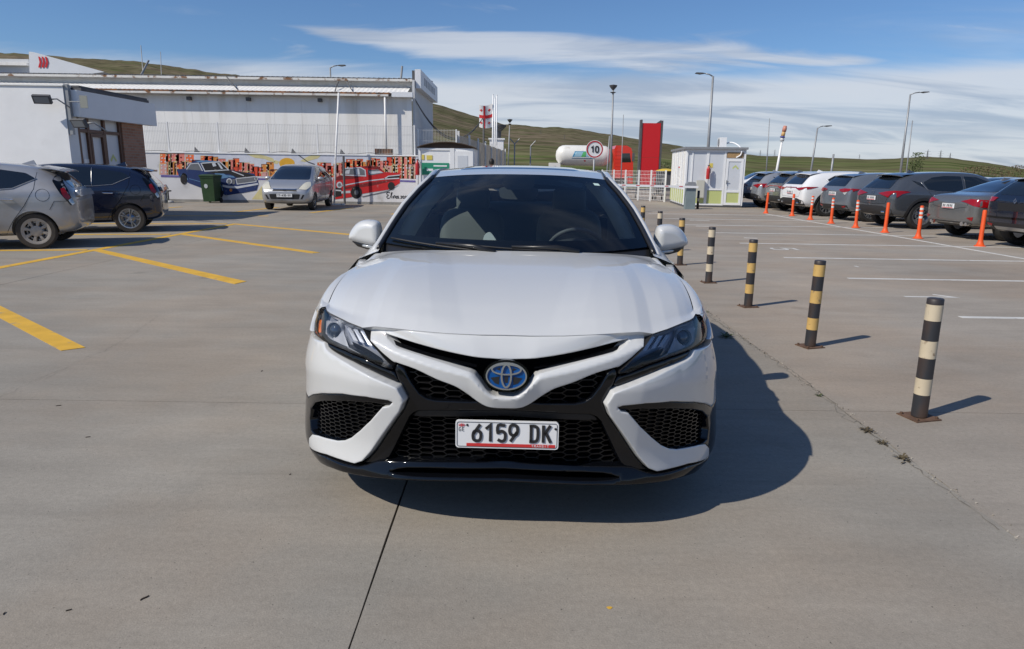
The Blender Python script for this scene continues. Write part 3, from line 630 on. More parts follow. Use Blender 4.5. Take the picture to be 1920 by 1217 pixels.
dr = OB('door', M['brown_frame'], (OX - 0.088, OX + 0.008, ym[1] + 0.05, ym[1] + 0.12, 0.02, 2.17), (OX - 0.088, OX + 0.008, ym[2] - 0.12, ym[2] - 0.05, 0.02, 2.17), (OX - 0.088, OX + 0.008, ym[1] + 0.12, ym[2] - 0.12, 2.09, 2.17), (OX - 0.088, OX + 0.008, ym[1] + 0.12, ym[2] - 0.12, 0.02, 0.2))
OB('door_handle', M['pole'], (OX + 0.01, OX + 0.06, ym[2] - 0.16, ym[2] - 0.13, 1.0, 1.25), parent=dr)
b = MB()
f3 = lambda yy, zz, t=0: Vector((-0.056 + t, yy - 17.0, zz)); yc = (ym[2] + ym[3]) / 2
ribbon(b, [(yc - 0.13, 1.50), (yc, 1.64), (yc + 0.13, 1.50)], 0.07, f3); b.build('window_print', M['lime'], office)
b = MB(); b.box(0.0 - 0.055, -0.05, ym[0] - 17 + 0.16, ym[0] - 17 + 0.36, 1.42, 1.54); b.build('window_notice', M['pvc'], office)
OB('brick_pier', M['brick'], (OX - 0.35, OX + 0.03, y_g1, y_b1, 0, 2.62))
OB('signboard', M['sign_panel'], (OX + 0.035, OX + 0.24, 17.12, y_s1, 2.52, 3.13)); OB('signboard_flashing', M['roof_dark'], (OX - 0.05, OX + 0.20, 17.3, y_s1 - 0.35, 3.19, 3.25), (OX + 0.02, OX + 0.245, 17.3, y_s1 - 0.35, 3.132, 3.2))
OB('downpipe', M['pole'], (OX + 0.005, OX + 0.10, 17.02, 17.11, 2.1, 3.25))

# --- the long white warehouse
wh = thing('warehouse', 'long white warehouse with rusty corrugated eaves above the mural wall', 'building', (-4.3, 31.0, 0))
WX0, WX1, WY = -27.0, -4.42, 30.75
def WB(name, m, *boxes, parent=None):
    b_ = MB()
    for bx in boxes: b_.box(bx[0] + 4.3, bx[1] + 4.3, bx[2] - 31.0, bx[3] - 31.0, bx[4], bx[5])
    return b_.build(name, m, parent or wh)
xx = WX1
while xx > WX0:
    x2 = max(WX0, xx - 1.18); WB('wall_panel', M['clad_white'], (x2 + 0.003, xx - 0.003, WY, WY + 0.1, 0, 4.42)); xx = x2
WB('inner_wall', M['clad_grey'], (WX0, WX1 - 0.02, WY + 0.102, WY + 0.2, 0, 4.4))
b = MB()       # corrugated lean-to roof with rusty rim
def corr(name, m, x0, x1, ya, za, yb, zb, amp, pitch):
    n = int((x1 - x0) / pitch * 6); r0, r1 = [], []
    for k in range(n + 1):
        x = x0 + (x1 - x0) * k / n; h = amp * math.cos(2 * math.pi * x / pitch); r0.append((x + 4.3, ya - 31, za + h)); r1.append((x + 4.3, yb - 31, zb + h))
    b_ = MB(); b_.grid([r0, r1]); b_.grid([[(p[0], p[1], p[2] - 0.02) for p in r0], [(p[0], p[1], p[2] - 0.02) for p in r1]]); b_.grid([r0, [(p[0], p[1], p[2] - 0.02) for p in r0]]); return b_.build(name, m, wh, smooth=True)
corr('lower_roof_rim', M['rust'], WX0, -5.25, 30.45, 4.50, 30.75, 4.545, 0.030, 0.20)
corr('lower_roof', M['white_metal'], WX0, -4.6, 30.74, 4.56, 31.75, 4.90, 0.008, 0.20)
WB('upper_wall', M['clad_white'], (WX0, -4.35, 31.75, 31.85, 4.4, 5.16)); corr('upper_roof', M['roof_dark'], WX0, -4.3, 31.45, 5.22, 38.0, 5.9, 0.028, 0.22)
WB('lower_fascia', M['rust'], (WX0, -5.27, 30.42, 30.449, 4.455, 4.525)); WB('upper_gutter', M['gutter'], (WX0, -4.32, 31.38, 31.5, 5.10, 5.19)); WB('lower_gutter', M['gutter'], (WX0, -5.35, 30.36, 30.45, 4.37, 4.45))
WB('end_flashing', M['sign_panel'], (-5.22, -4.34, 30.45, 30.745, 4.36, 4.56))
WB('end_wall', M['clad_grey'], (-4.40, -4.30, 30.86, 37.6, 0, 5.1)); WB('corner_post', M['white_metal'], (-4.42, -4.28, 31.0, 31.099, 4.56, 5.1))
pb = WB('sign_parapet', M['sign_panel'], (-4.30, -4.05, 31.0, 37.6, 4.78, 5.55)); WB('parapet_end', M['roof_dark'], (-4.42, -4.302, 31.0, 31.12, 5.11, 5.5))
b = MB(); r_ = np.random.default_rng(5)
for k in range(7): y = 32.2 + k * 0.62; b.box(-4.05 + 4.3 - 0.004, -4.05 + 4.3 + 0.012, y - 31, y - 31 + 0.36, 5.02, 5.34)
b.build('sign_letters', mat('faded_letters', (0.33, 0.34, 0.36), 0.5), pb)
for px in (360, 470, 603): p = aty(px, 188, 30.9); b = MB(); b.box(p[0] + 4.3 - 0.08, p[0] + 4.3 + 0.08, 30.55 - 31, 30.745 - 31, 4.13, 4.27); b.build('security_lamp', M['roof_dark'], wh)
for px0, py0, px1, py1 in ((635, 153, 628, 172), (651, 153, 662, 172), (424, 143, 446, 168)):
    b = MB(); b.tube([aty(px0, py0, 31.4) + (4.3, -31, 0), aty((px0 + px1) / 2 - 1, (py0 + py1) / 2, 31.0) + (4.3, -31, 0), aty(px1, py1, 30.8) + (4.3, -31, 0)], 0.022, 6); b.build('hanging_cable', M['roof_dark'], wh, smooth=True)
dn = MB(); dn.tube([(-5.5 + 4.3, 30.42 - 31, 4.4), (-5.5 + 4.3, 30.42 - 31, 1.95), ], 0.045, 8); dn.build('downpipe', M['white_metal'], wh, smooth=True)
# rooftop sign with three chevrons, further back
rs = thing('rooftop_sign', 'grey wedge-shaped rooftop sign with three red chevrons at upper left', 'sign')
p0 = [aty(px, py, 38.5) for px, py in ((54, 97), (62, 97.5), (196, 135), (64, 152), (56, 152))]; b = MB(); n = len(p0); b.add([tuple(p) for p in p0] + [(p[0] - 0.15, p[1] + 0.9, p[2]) for p in p0], [tuple(range(n)), tuple(range(2 * n - 1, n - 1, -1))] + [(i, (i + 1) % n, n + (i + 1) % n, n + i) for i in range(n)]); b.build('sign_box', M['sign_panel'], rs)
for k in range(3):
    b = MB(); x0 = 71.5 + k * 6.2; q = [aty(px, py, 38.47) for px, py in ((x0, 106), (x0 + 3.6, 106.6), (x0 + 6.4, 117), (x0 + 3.8, 127), (x0, 126.4), (x0 + 2.6, 116.5))]; b.add([tuple(p) for p in q], [tuple(range(6))]); b.build('chevron', M['sign_red'], rs)
bk = thing('back_shed', 'grey ribbed shed roof behind the warehouse at the upper left edge', 'building', (-27, 39, 0)); b = MB(); q0, q1 = aty(-80, 107, 39.5), aty(58, 112, 39.5); b.box(q0[0] + 27, q1[0] + 27, 0.3, 8, 0, q1[2]); b.build('shed_wall', M['clad_grey'], bk); b = MB(); b.box(q0[0] + 27, q1[0] + 27, 0.1, 0.29, q1[2] - 0.35, q1[2] - 0.2); b.build('shed_trim', M['clad_white'], bk)

# --- boundary wall with the painted mural
WYF = 27.8
bw = thing('mural_wall', 'low white wall painted with orange city blocks and two classic cars', 'wall', (-10, WYF, 0))
def wl2(px, py): p = aty(px, py, WYF); return np.array([p[0] + 10, p[2]])
xl, xr = wl2(255, 340)[0], wl2(783, 340)[0]
b = MB(); b.box(xl - 2.5, xr, 0, 0.28, 0, 1.885); b.build('wall_body', M['wall_grey'], bw); b = MB(); b.box(xl - 2.5, xr + 0.02, -0.03, 0.31, 1.886, 1.93); b.build('wall_cap', M['plaster'], bw)
b = MB(); b.box(xl - 2.5, xr, -0.012, -0.001, 0.0, 0.10); b.build('wall_plinth', mat('damp_plinth', (0.24, 0.235, 0.225), 0.9, var=0.25, vscale=3), bw)
def mcol(n, c): return mat('mural_' + n, c, 0.8, var=0.12, vscale=4, dirt=(0.40, 0.38, 0.37), dscale=6, dlo=0.62, dhi=0.85)
MC = dict(red=mcol('red', (0.62, 0.065, 0.025)), orange=mcol('orange', (0.76, 0.14, 0.04)), pink=mcol('pink', (0.66, 0.20, 0.16)), rose=mcol('rose', (0.60, 0.32, 0.30)), dark=mcol('dark', (0.05, 0.015, 0.015)), amber=mcol('amber', (0.60, 0.22, 0.04)), cream=mcol('cream', (0.60, 0.54, 0.30)), sun=mcol('sun', (0.66, 0.36, 0.03)),
          violet=mcol('violet', (0.12, 0.10, 0.30)), white=mcol('white', (0.56, 0.57, 0.60)), blue=mcol('blue', (0.008, 0.028, 0.12)), blue2=mcol('light_blue', (0.10, 0.22, 0.40)), black=mcol('black', (0.010, 0.010, 0.013)), glass=mcol('glass', (0.13, 0.14, 0.16)), chrome=mcol('chrome', (0.50, 0.53, 0.58)), carred=mcol('car_red', (0.48, 0.012, 0.015)), maroon=mcol('maroon', (0.16, 0.010, 0.012)), sky=mcol('sky', (0.55, 0.57, 0.64)), paleyellow=mcol('pale_yellow', (0.58, 0.52, 0.27)))
class Mural:
    def __init__(s): s.b = {}
    def poly(s, pts, c, layer, raw=False):
        q = [p if raw else wl2(*p) for p in pts]; s.b.setdefault(c, MB()).prism(q, lambda p: Vector((p[0], -0.0008, p[1])), lambda p: Vector((p[0], -0.0015 - 0.0016 * layer, p[1])))
    def stroke(s, pts, w, c, layer): ribbon(s.b.setdefault(c, MB()), [wl2(*p) for p in pts], w, lambda x, z, t=0: Vector((x, -0.0015 - 0.0016 * layer, z)))
    def disc(s, cx, cy, rx, ry, c, layer, n=22, a0=0, a1=6.2832): s.poly([(cx + rx * math.cos(a0 + (a1 - a0) * k / n), cy + ry * math.sin(a0 + (a1 - a0) * k / n)) for k in range(n)], c, layer)
    def build(s, name):
        mb = MB(); ms = []
        for c, b_ in s.b.items():
            mb.cur = len(ms); ms.append(MC[c]); mb.add(b_.v, b_.f)
        return mb.build(name, ms, bw)
mu = Mural()
mu.poly([(300, 287), (783, 292.5), (783, 336), (300, 330)], 'sky', 0)
tp = [(300, 287), (342, 287.5), (343, 302), (351, 303), (352, 289), (362, 289), (364, 299), (378, 299), (380, 292), (398, 293), (400, 301), (404, 291), (412, 291), (416, 301), (430, 303), (436, 297), (444, 297), (450, 304), (470, 307), (486, 314), (500, 305), (508, 304), (514, 318), (540, 318), (585, 316), (600, 304), (612, 303), (618, 313), (634, 306), (648, 305), (650, 299), (662, 298), (664, 304), (672, 298), (680, 299), (684, 303), (700, 297), (706, 296), (708, 302), (716, 300), (726, 303), (732, 295), (738, 296), (740, 292), (779, 292.5)]
r_ = np.random.default_rng(21); px = 300.0
while px < 778:
    w = r_.uniform(9, 17); w = min(w, 779 - px); t = float(np.interp(px + w / 2, [p[0] for p in tp], [p[1] for p in tp])) + r_.uniform(-1, 1.5); bt = 327.5 + (px - 300) / 480 * 8
    if 520 < px < 585 and t > 325: px += w; continue
    c = r_.choice(['red', 'orange', 'orange', 'pink', 'amber', 'red']); mu.poly([(px, t), (px + w, t + w * 0.01), (px + w, bt), (px, bt)], c, 1)
    mu.stroke([(px + 0.3, bt), (px + 0.3, t), (px + w, t)], 0.015, 'cream' if r_.random() < 0.4 else 'dark', 3)
    if t < 312 and r_.random() < 0.8:
        t2 = t + r_.uniform(14, 20); c2 = r_.choice(['red', 'orange', 'rose', 'amber']); x2 = px + r_.uniform(-4, 4); mu.poly([(x2, t2), (x2 + w * 0.9, t2), (x2 + w * 0.9, bt), (x2, bt)], c2, 2); mu.stroke([(x2, bt), (x2, t2), (x2 + w * 0.9, t2), (x2 + w * 0.9, bt)], 0.02, 'cream' if r_.random() < 0.5 else 'dark', 4)
    nr = int((bt - t) / 6.5); nc = 2; wc = r_.choice(['dark', 'rose', 'rose', 'white', 'maroon'])
    for i in range(nr):
        for j in range(nc):
            if r_.random() < 0.3: continue
            x0 = px + w * (0.16 + j * 0.8 / nc + r_.uniform(-0.06, 0.06)); y0 = t + 2.0 + i * 6.3 + r_.uniform(-1, 1); mu.poly([(x0, y0), (x0 + w * 0.36 / nc, y0), (x0 + w * 0.36 / nc, y0 + 2.6), (x0, y0 + 2.6)], wc if r_.random() < 0.8 else 'cream', 5)
    px += w * r_.uniform(0.5, 0.8)
mu.poly([(302, 328), (400, 331), (400, 334), (302, 332)], 'violet', 5); mu.poly([(480, 334), (535, 335.5), (535, 338), (480, 337)], 'violet', 5); mu.poly([(730, 337), (779, 338.5), (779, 342), (730, 340)], 'violet', 5)
mu.poly([(461, 288.5), (486, 289), (500, 293), (512, 297), (516, 304), (508, 303), (496, 298), (478, 296)], 'paleyellow', 2); mu.poly([(563, 302), (574, 295), (584, 291), (602, 291.5), (596, 297), (585, 300), (572, 304)], 'paleyellow', 2); mu.poly([(516, 300), (524, 303), (520, 308), (512, 306)], 'paleyellow', 2); mu.disc(538, 306, 14.5, 10, 'sun', 3)
mu.stroke([(560, 291), (578, 304), (590, 308)], 0.03, 'black', 6)
mu.poly([(472, 374), (490, 350), (506, 342), (506, 375)], 'paleyellow', 1)
mu.build('mural_city')
# blue classic car
mu = Mural(); Z = lambda pts: [(280 + x / 8.0, 270 + y / 8.0) for x, y in pts]
mu.poly(Z([(410, 378), (540, 372), (590, 300), (690, 246), (860, 244), (1060, 262), (1110, 310), (1190, 388), (1400, 420), (1570, 445), (1620, 520), (1640, 600), (1610, 695), (1400, 735), (1150, 772), (1090, 740), (800, 665), (600, 590), (480, 520), (440, 470)]), 'blue', 6)
mu.poly(Z([(690, 255), (860, 246), (1050, 262), (900, 268), (740, 275)]), 'blue2', 7); mu.poly(Z([(560, 380), (620, 300), (740, 290), (800, 400)]), 'glass', 8); mu.poly(Z([(790, 290), (1060, 270), (1180, 385), (830, 405)]), 'black', 8)
mu.stroke(Z([(560, 382), (620, 296), (740, 288), (800, 405)]), 0.035, 'chrome', 9); mu.stroke(Z([(775, 285), (835, 408), (1190, 388), (1060, 268), (790, 288)]), 0.04, 'chrome', 9); mu.poly(Z([(940, 290), (990, 285), (1010, 330), (960, 340)]), 'chrome', 10); mu.poly(Z([(1020, 285), (1050, 285), (1110, 370), (1080, 375)]), 'chrome', 10)
mu.poly(Z([(860, 440), (1000, 405), (1200, 395), (1420, 425), (1590, 480), (1560, 500), (1330, 510), (1200, 450)]), 'black', 8); mu.poly(Z([(1150, 465), (1260, 480), (1290, 505), (1190, 500)]), 'blue2', 9); mu.stroke(Z([(1240, 405), (1330, 440), (1420, 475)]), 0.035, 'chrome', 9); mu.poly(Z([(980, 440), (1120, 445), (1200, 500), (1100, 520), (1010, 480)]), 'blue2', 9)
mu.poly(Z([(1300, 520), (1590, 490), (1600, 560), (1320, 600)]), 'glass', 9); mu.stroke(Z([(1300, 520), (1595, 488), (1605, 565), (1320, 602), (1300, 520)]), 0.03, 'chrome', 10)
for cx_, cy_, r1_ in ((1200, 560, 42), (1605, 520, 26)): mu.disc(280 + cx_ / 8, 270 + cy_ / 8, r1_ / 8, r1_ / 7.4, 'chrome', 10); mu.disc(280 + cx_ / 8, 270 + cy_ / 8, r1_ / 12, r1_ / 11, 'glass', 11)
mu.poly(Z([(1245, 530), (1285, 525), (1290, 600), (1250, 605)]), 'glass', 10); mu.poly(Z([(1100, 612), (1180, 625), (1320, 635), (1630, 585), (1640, 610), (1330, 668), (1180, 660), (1100, 640)]), 'chrome', 10); mu.disc(280 + 1225 / 8, 270 + 692 / 8, 2.6, 2.8, 'amber', 11)
mu.disc(280 + 520 / 8, 270 + 520 / 8, 6.4, 10.5, 'black', 9); mu.disc(280 + 1075 / 8, 270 + 700 / 8, 5.5, 13, 'black', 9); mu.stroke(Z([(475, 470), (510, 445), (555, 470), (580, 540)]), 0.03, 'blue2', 9); mu.stroke(Z([(600, 520), (800, 575), (1000, 600)]), 0.02, 'blue2', 9); mu.stroke(Z([(1060, 590), (1090, 640), (1105, 700)]), 0.03, 'blue2', 10)
mu.build('painted_blue_car')
# red classic car
mu = Mural(); Z = lambda pts: [(480 + x / 6.0, 270 + y / 6.0) for x, y in pts]
mu.poly(Z([(870, 385), (965, 345), (1000, 275), (1090, 258), (1240, 248), (1380, 258), (1450, 318), (1620, 325), (1618, 440), (1570, 470), (1480, 515), (1190, 560), (1060, 600), (890, 622), (860, 560)]), 'carred', 6)
mu.poly(Z([(1180, 262), (1250, 245), (1370, 252), (1440, 312), (1390, 290), (1300, 276)]), 'maroon', 7); mu.poly(Z([(870, 390), (965, 350), (1200, 362), (1100, 390), (900, 410)]), 'maroon', 7); mu.poly(Z([(965, 340), (1002, 280), (1180, 268), (1225, 300), (1232, 352)]), 'glass', 8); mu.stroke(Z([(962, 348), (1235, 360), (1228, 295), (1180, 266), (1000, 276)]), 0.04, 'chrome', 9)
mu.poly(Z([(1010, 300), (1060, 285), (1050, 335), (1000, 335)]), 'chrome', 9); mu.poly(Z([(1120, 280), (1160, 278), (1170, 345), (1130, 345)]), 'chrome', 9); mu.poly(Z([(1256, 292), (1370, 285), (1442, 325), (1300, 352), (1262, 345)]), 'glass', 8); mu.poly(Z([(1270, 310), (1400, 305), (1430, 322), (1290, 340)]), 'chrome', 9)
mu.poly(Z([(1442, 392), (1490, 365), (1618, 352), (1614, 384)]), 'black', 8); mu.stroke(Z([(1442, 394), (1490, 362), (1618, 350)]), 0.035, 'chrome', 9); mu.stroke(Z([(965, 470), (1250, 416), (1440, 394), (1612, 386)]), 0.04, 'chrome', 9); mu.poly(Z([(980, 490), (1240, 440), (1540, 400), (1600, 402), (1300, 470), (1000, 510)]), 'maroon', 7)
mu.disc(480 + 1130 / 6, 270 + 545 / 6, 10.5, 11.5, 'black', 9); mu.disc(480 + 1130 / 6, 270 + 545 / 6, 4, 4.5, 'glass', 10); mu.disc(480 + 1522 / 6, 270 + 472 / 6, 6.5, 7.5, 'black', 9)
mu.stroke(Z([(960, 545), (1062, 538)]), 0.09, 'chrome', 9); mu.disc(480 + 940 / 6, 270 + 460 / 6, 5.5, 6, 'chrome', 9); mu.disc(480 + 940 / 6, 270 + 460 / 6, 3, 3.5, 'glass', 10); mu.poly(Z([(890, 490), (965, 500), (965, 585), (895, 600)]), 'black', 8); mu.stroke(Z([(890, 520), (960, 525)]), 0.05, 'chrome', 9); mu.poly(Z([(1190, 590), (1480, 525), (1605, 465), (1480, 540), (1200, 600)]), 'glass', 5)
mu.build('painted_red_car')
mu = Mural()
for st_ in ([(1508, 548), (1478, 545), (1470, 562), (1490, 575), (1472, 590), (1480, 612), (1505, 605)], [(1512, 600), (1528, 560), (1530, 545), (1520, 560), (1520, 610)], [(1540, 585), (1540, 612)], [(1552, 610), (1552, 585), (1565, 582), (1570, 610)], [(1598, 588), (1580, 588), (1578, 610), (1592, 608), (1600, 585), (1602, 610), (1612, 608)]): mu.stroke(Z([tuple(p) for p in cr(st_, 3)]), 0.028, 'black', 4)
x0 = 1625
for ch in '2022':
    for st_ in SANS[ch]: mu.stroke(Z([tuple(p) for p in cr([(x0 + a * 19, 612 - b_ * 28) for a, b_ in st_], 2)]), 0.026, 'black', 4)
    x0 += 24
mu.build('mural_signature')
# mesh fence standing on the wall
wf = thing('wall_fence', 'white wire mesh fence standing on top of the mural wall', 'fence', (-10, WYF + 0.14, 1.93))
posts = [222, 312, 406, 500, 593, 686, 776]
for k, px in enumerate(posts):
    x = wl2(px, 260)[0]; b = MB(); b.box(x - 0.028, x + 0.028, -0.028, 0.028, 0, 1.14); b.build('fence_post', M['white_metal'], wf)
    if k < len(posts) - 1:
        x2 = wl2(posts[k + 1], 260)[0]; b = MB(); n = int((x2 - x) / 0.062)
        for i in range(1, n): xi = x + (x2 - x) * i / n; b.box(xi - 0.004, xi + 0.004, -0.034, -0.028, 0.03, 1.12)
        for z in (0.05, 0.32, 0.36, 0.75, 0.79, 1.08): b.box(x + 0.03, x2 - 0.03, -0.039, -0.034, z - 0.004, z + 0.004)
        b.build('mesh_panel', M['wire'], wf)
for k in range(6):
    x = wl2(posts[k] + 62, 285)[0]; b = MB(); b.tube([(x - 2.0 + t * 2.0, -0.10 - 0.02 * math.sin(9 * t + k), 0.02 + 0.05 * math.sin(7 * t + k) * math.sin(3 * t)) for t in np.linspace(0, 1, 12)], 0.009, 5); b.build('loose_cable', M['roof_dark'], wf, smooth=True)
for px in (365, 460, 548, 640):
    x = wl2(px, 285)[0]; b = MB(); b.prism([(x - 0.10, 0.0), (x + 0.12, 0.0), (x - 0.06, 0.20)], lambda p: Vector((p[0], 0.06, p[1])), lambda p: Vector((p[0], 0.03, p[1]))); b.build('bracket', M['roof_dark'], wf)
b = MB(); x = wl2(718, 288)[0]; b.box(x - 0.36, x + 0.36, 0.05, 0.09, 0.0, 0.23); b.build('rusty_board', M['rust'], wf)

# --- pay hut with the arched brown roof
hut = thing('pay_hut', 'small white hut with arched brown roof and green sign behind the sedan', 'building', (-3.5, 26.0, 0)); HX1 = float(aty(889, 300, 26.0)[0] + 3.5)
def HB(name, m, *bx, parent=None):
    b_ = MB()
    for q in bx: b_.box(*q)
    return b_.build(name, m, parent or hut)
HB('hut_wall', M['pvc'], (0, HX1, 0, 2.4, 0, 2.16)); rows = []
for y in (-0.12, 2.55): rows.append([(-0.06 + (HX1 + 0.12) * t, y, 2.16 + 0.20 * math.sin(math.pi * t) ** 0.8) for t in np.linspace(0, 1, 17)])
b = MB(); b.grid(rows); b.grid([[(p[0], p[1], p[2] + 0.03) for p in r0] for r0 in rows]); b.grid([rows[0], [(p[0], p[1], p[2] + 0.03) for p in rows[0]]]); b.add([(p[0], -0.004, min(p[2], 2.6)) for p in rows[0]] , [tuple(range(17))]); b.build('hut_roof', mat('brown_roof', (0.075, 0.05, 0.035), 0.8, var=0.2, vscale=4), hut, smooth=True, angle=40)
hx = lambda px: float(aty(px, 310, 26.0)[0] + 3.5); HB('hut_frame', M['pvc'], (-0.02, 0.06, -0.03, -0.001, 0, 2.16), (hx(844), hx(852), -0.03, -0.001, 0, 2.16), (0.061, hx(844) - 0.001, -0.028, -0.001, 2.08, 2.15))
HB('green_sign', mat('sign_green', (0.02, 0.26, 0.15), 0.5), (hx(791), hx(842), -0.022, -0.002, 1.20, 1.63)); HB('sign_logo', M['pvc'], (hx(800), hx(812), -0.027, -0.0225, 1.34, 1.42), (hx(813), hx(838), -0.027, -0.0225, 1.50, 1.55)); HB('yellow_notice', M['yellow_print'], (hx(800), hx(811), -0.016, -0.002, 1.74, 1.90)); HB('white_notice', M['yellow_print'], (hx(791), hx(796), -0.016, -0.002, 1.74, 1.92))
dd = HB('hut_door', M['pvc'], (hx(853), hx(887), -0.035, -0.002, 0.0, 2.06)); HB('door_window', M['panel_grey'], (hx(858), hx(877), -0.045, -0.036, 1.0, 1.90), parent=dd)
# --- profiled fence running away behind the hut
ff = thing('plank_fence', 'tall beige plank fence with white posts running away behind the hut', 'fence', (-2.35, 31, 0)); A_, B_ = np.array([-2.55, 31.0]), np.array([-0.72, 58.0]); n = 54
M['plank'] = mat('beige_plank', (0.55, 0.47, 0.36), 0.8, var=0.2, vscale=4)
for k in range(n):
    a = A_ + (B_ - A_) * k / n; b2 = A_ + (B_ - A_) * (k + 0.86) / n; b = MB(); b.bar((a[0] + 2.35, a[1] - 31, 1.45), (b2[0] + 2.35, b2[1] - 31, 1.45), 0.03, 2.9); b.build('plank', M['plank'], ff)
for k in range(8): a = A_ + (B_ - A_) * (k * 0.135 + 0.01); b = MB(); b.box(a[0] + 2.35 + 0.02, a[0] + 2.35 + 0.11, a[1] - 31 - 0.05, a[1] - 31 + 0.05, 0, 3.05); b.build('fence_post', M['white_metal'], ff)
# wire fence between the warehouse corner and the planks
wf2 = thing('side_wire_fence', 'wire mesh fence between the warehouse corner and the plank fence', 'fence', (-4.2, 31.0, 0)); b = MB()
for i in range(26): x = 0.05 + i * 0.065; b.box(x - 0.003, x + 0.003, 0, 0.005, 1.5, 3.1)
for z in (1.6, 2.1, 2.6, 3.05): b.box(0, 1.7, 0.005, 0.011, z - 0.003, z + 0.003)
b.build('mesh_panel', M['white_metal'], wf2)
for x in (0.0, 1.66): b = MB(); b.box(x - 0.03, x + 0.03, -0.03, 0.03, 0, 3.1); b.build('fence_post', M['white_metal'], wf2)
# small white block with a flared dark vent behind the planks
gb_ = thing('gate_block', 'small white block with a dark flared vent beside the flagpoles', 'building', (-0.9, 60.0, 0)); b = MB(); q = aty(944, 262, 60.0); b.box(-1.2, q[0] + 0.9, 0, 2, 0, q[2]); b.build('block_wall', M['plaster'], gb_); b = MB(); b.box(-1.3, q[0] + 1.0, -0.1, 2.1, q[2], q[2] + 0.12); b.build('block_roof', M['pvc'], gb_); b = MB(); b.lathe([(0.30, 0), (0.34, 0.6), (0.75, 1.0), (0.75, 1.12), (0.0001, 1.2)], 16, Matrix.Translation((q[0] + 0.35, 1.0, q[2] + 0.12))); b.build('vent', M['roof_dark'], gb_, smooth=True, angle=40)

# --- white kiosk at the barrier
KR = R(-5); ki = thing('kiosk', 'white panel kiosk with green base panels and a glazed door by the barrier', 'building', (7.15, 29.45, 0), KR); ki.scale = (0.79, 1, 1)
def KB(name, m, *bx, parent=None):
    b_ = MB()
    for q in bx: b_.box(*q)
    return b_.build(name, m, parent or ki)
KW, KD, KH = 3.06, 4.3, 2.36
KB('kiosk_core', M['panel_grey'], (0.03, KW - 0.03, 0.03, KD, 0.08, KH - 0.02)); KB('base', M['roof_dark'], (0.0, KW, 0.0, KD, 0, 0.075))
for x0, x1 in ((0, 0.09), (0.30, 0.37), (1.05, 1.19), (1.96, 2.06)): KB('frame_post', M['pvc'], (x0, x1, -0.012, 0.028, 0.08, KH))
KB('frame_post', M['pvc'], (KW - 0.09, KW, -0.012, 0.028, 0.08, KH))
KB('frame_rail', M['pvc'], (0.372, 1.048, -0.01, 0.026, 0.70, 0.78), (1.192, 1.958, -0.01, 0.026, 0.70, 0.78), (0.372, 1.048, -0.01, 0.026, 0.08, 0.15), (1.192, 1.958, -0.01, 0.026, 0.08, 0.15), (0.092, 2.968, -0.011, 0.027, KH - 0.10, KH - 0.001))
for x0, x1 in ((0.374, 1.046), (1.194, 1.956)): KB('base_panel', M['lime'], (x0, x1, 0.012, 0.026, 0.155, 0.695)); KB('panel', M['panel_grey'], (x0, x1, 0.012, 0.026, 0.785, KH - 0.105))
kd = KB('door', M['pvc'], (2.08, 2.20, -0.03, 0.02, 0.10, 2.0), (2.84, 2.965, -0.03, 0.02, 0.10, 2.0), (2.201, 2.839, -0.03, 0.02, 1.88, 2.0), (2.201, 2.839, -0.03, 0.02, 0.10, 0.20), (2.201, 2.839, -0.03, 0.02, 0.62, 0.72)); KB('door_pane', M['panel_grey'], (2.2015, 2.8385, -0.01, 0.01, 0.721, 1.879), parent=kd); KB('door_base', M['lime'], (2.2015, 2.8385, -0.01, 0.01, 0.201, 0.619), parent=kd); KB('door_handle', M['pole'], (2.13, 2.16, -0.075, -0.031, 0.98, 1.12), (2.16, 2.26, -0.075, -0.06, 1.06, 1.085), parent=kd)
KB('board', mat('chipboard', (0.36, 0.23, 0.11), 0.8, var=0.3, vscale=20), (2.10, 2.92, -0.014, 0.024, 2.03, 2.24))
KB('sun_print', M['yellow_print'], (1.22, 1.40, 0.004, 0.011, 1.62, 1.80)); b = MB(); f3 = lambda x, z, t=0: Vector((x, -0.012, z)); ribbon(b, [(2.42, 1.60), (2.56, 1.70), (2.72, 1.58)], 0.07, f3); b.build('leaf_print', M['lime'], kd)
for k in range(7):
    y0 = k * KD / 7; KB('side_panel', M['pvc'] if k % 2 else M['clad_white'], (-0.012, 0.025, y0 + 0.04 + 0.012, y0 + KD / 7 - 0.004 + 0.012, 0.75, KH)); KB('side_base_panel', M['lime'], (-0.006, 0.024, y0 + 0.09, y0 + KD / 7 - 0.02, 0.14, 0.70)); KB('side_post', M['pvc'], (-0.03, 0.023, y0 + 0.001 + (0.03 if k == 0 else 0), y0 + 0.05, 0.08, KH - 0.002))
KB('side_rail', M['pvc'], (-0.022, 0.022, 0.052, KD, 0.705, 0.745)); KB('side_notice', M['pvc'], (-0.03, -0.014, 1.5, 1.9, 1.25, 1.7), (-0.03, -0.014, 1.5, 1.9, 0.85, 1.15)); KB('notice_head', M['sign_red'], (-0.034, -0.031, 1.5, 1.9, 1.6, 1.66))
rf_ = MB(); rf_.box(-0.10, KW + 0.06, -0.12, KD + 0.1, KH + 0.001, KH + 0.09); rf_.build('kiosk_roof', M['pole'], ki)
kw = thing('air_conditioner', 'white air conditioner box standing on the kiosk roof', 'appliance', (float(aty(1349, 265, 30.2)[0]), 30.2, KH + 0.091), KR); b = MB(); b.box(-0.02, 0.24, -0.3, 0.3, 0.02, 0.42); b.build('unit_case', M['pvc'], kw); b = MB(); b.lathe([(0.17, 0), (0.17, 0.02), (0.15, 0.02), (0.0001, 0.015)], 18, Matrix.Translation((-0.02, 0, 0.22)) @ Matrix.Rotation(R(-90), 4, 'Y')); b.build('fan_grille', M['pole'], kw)
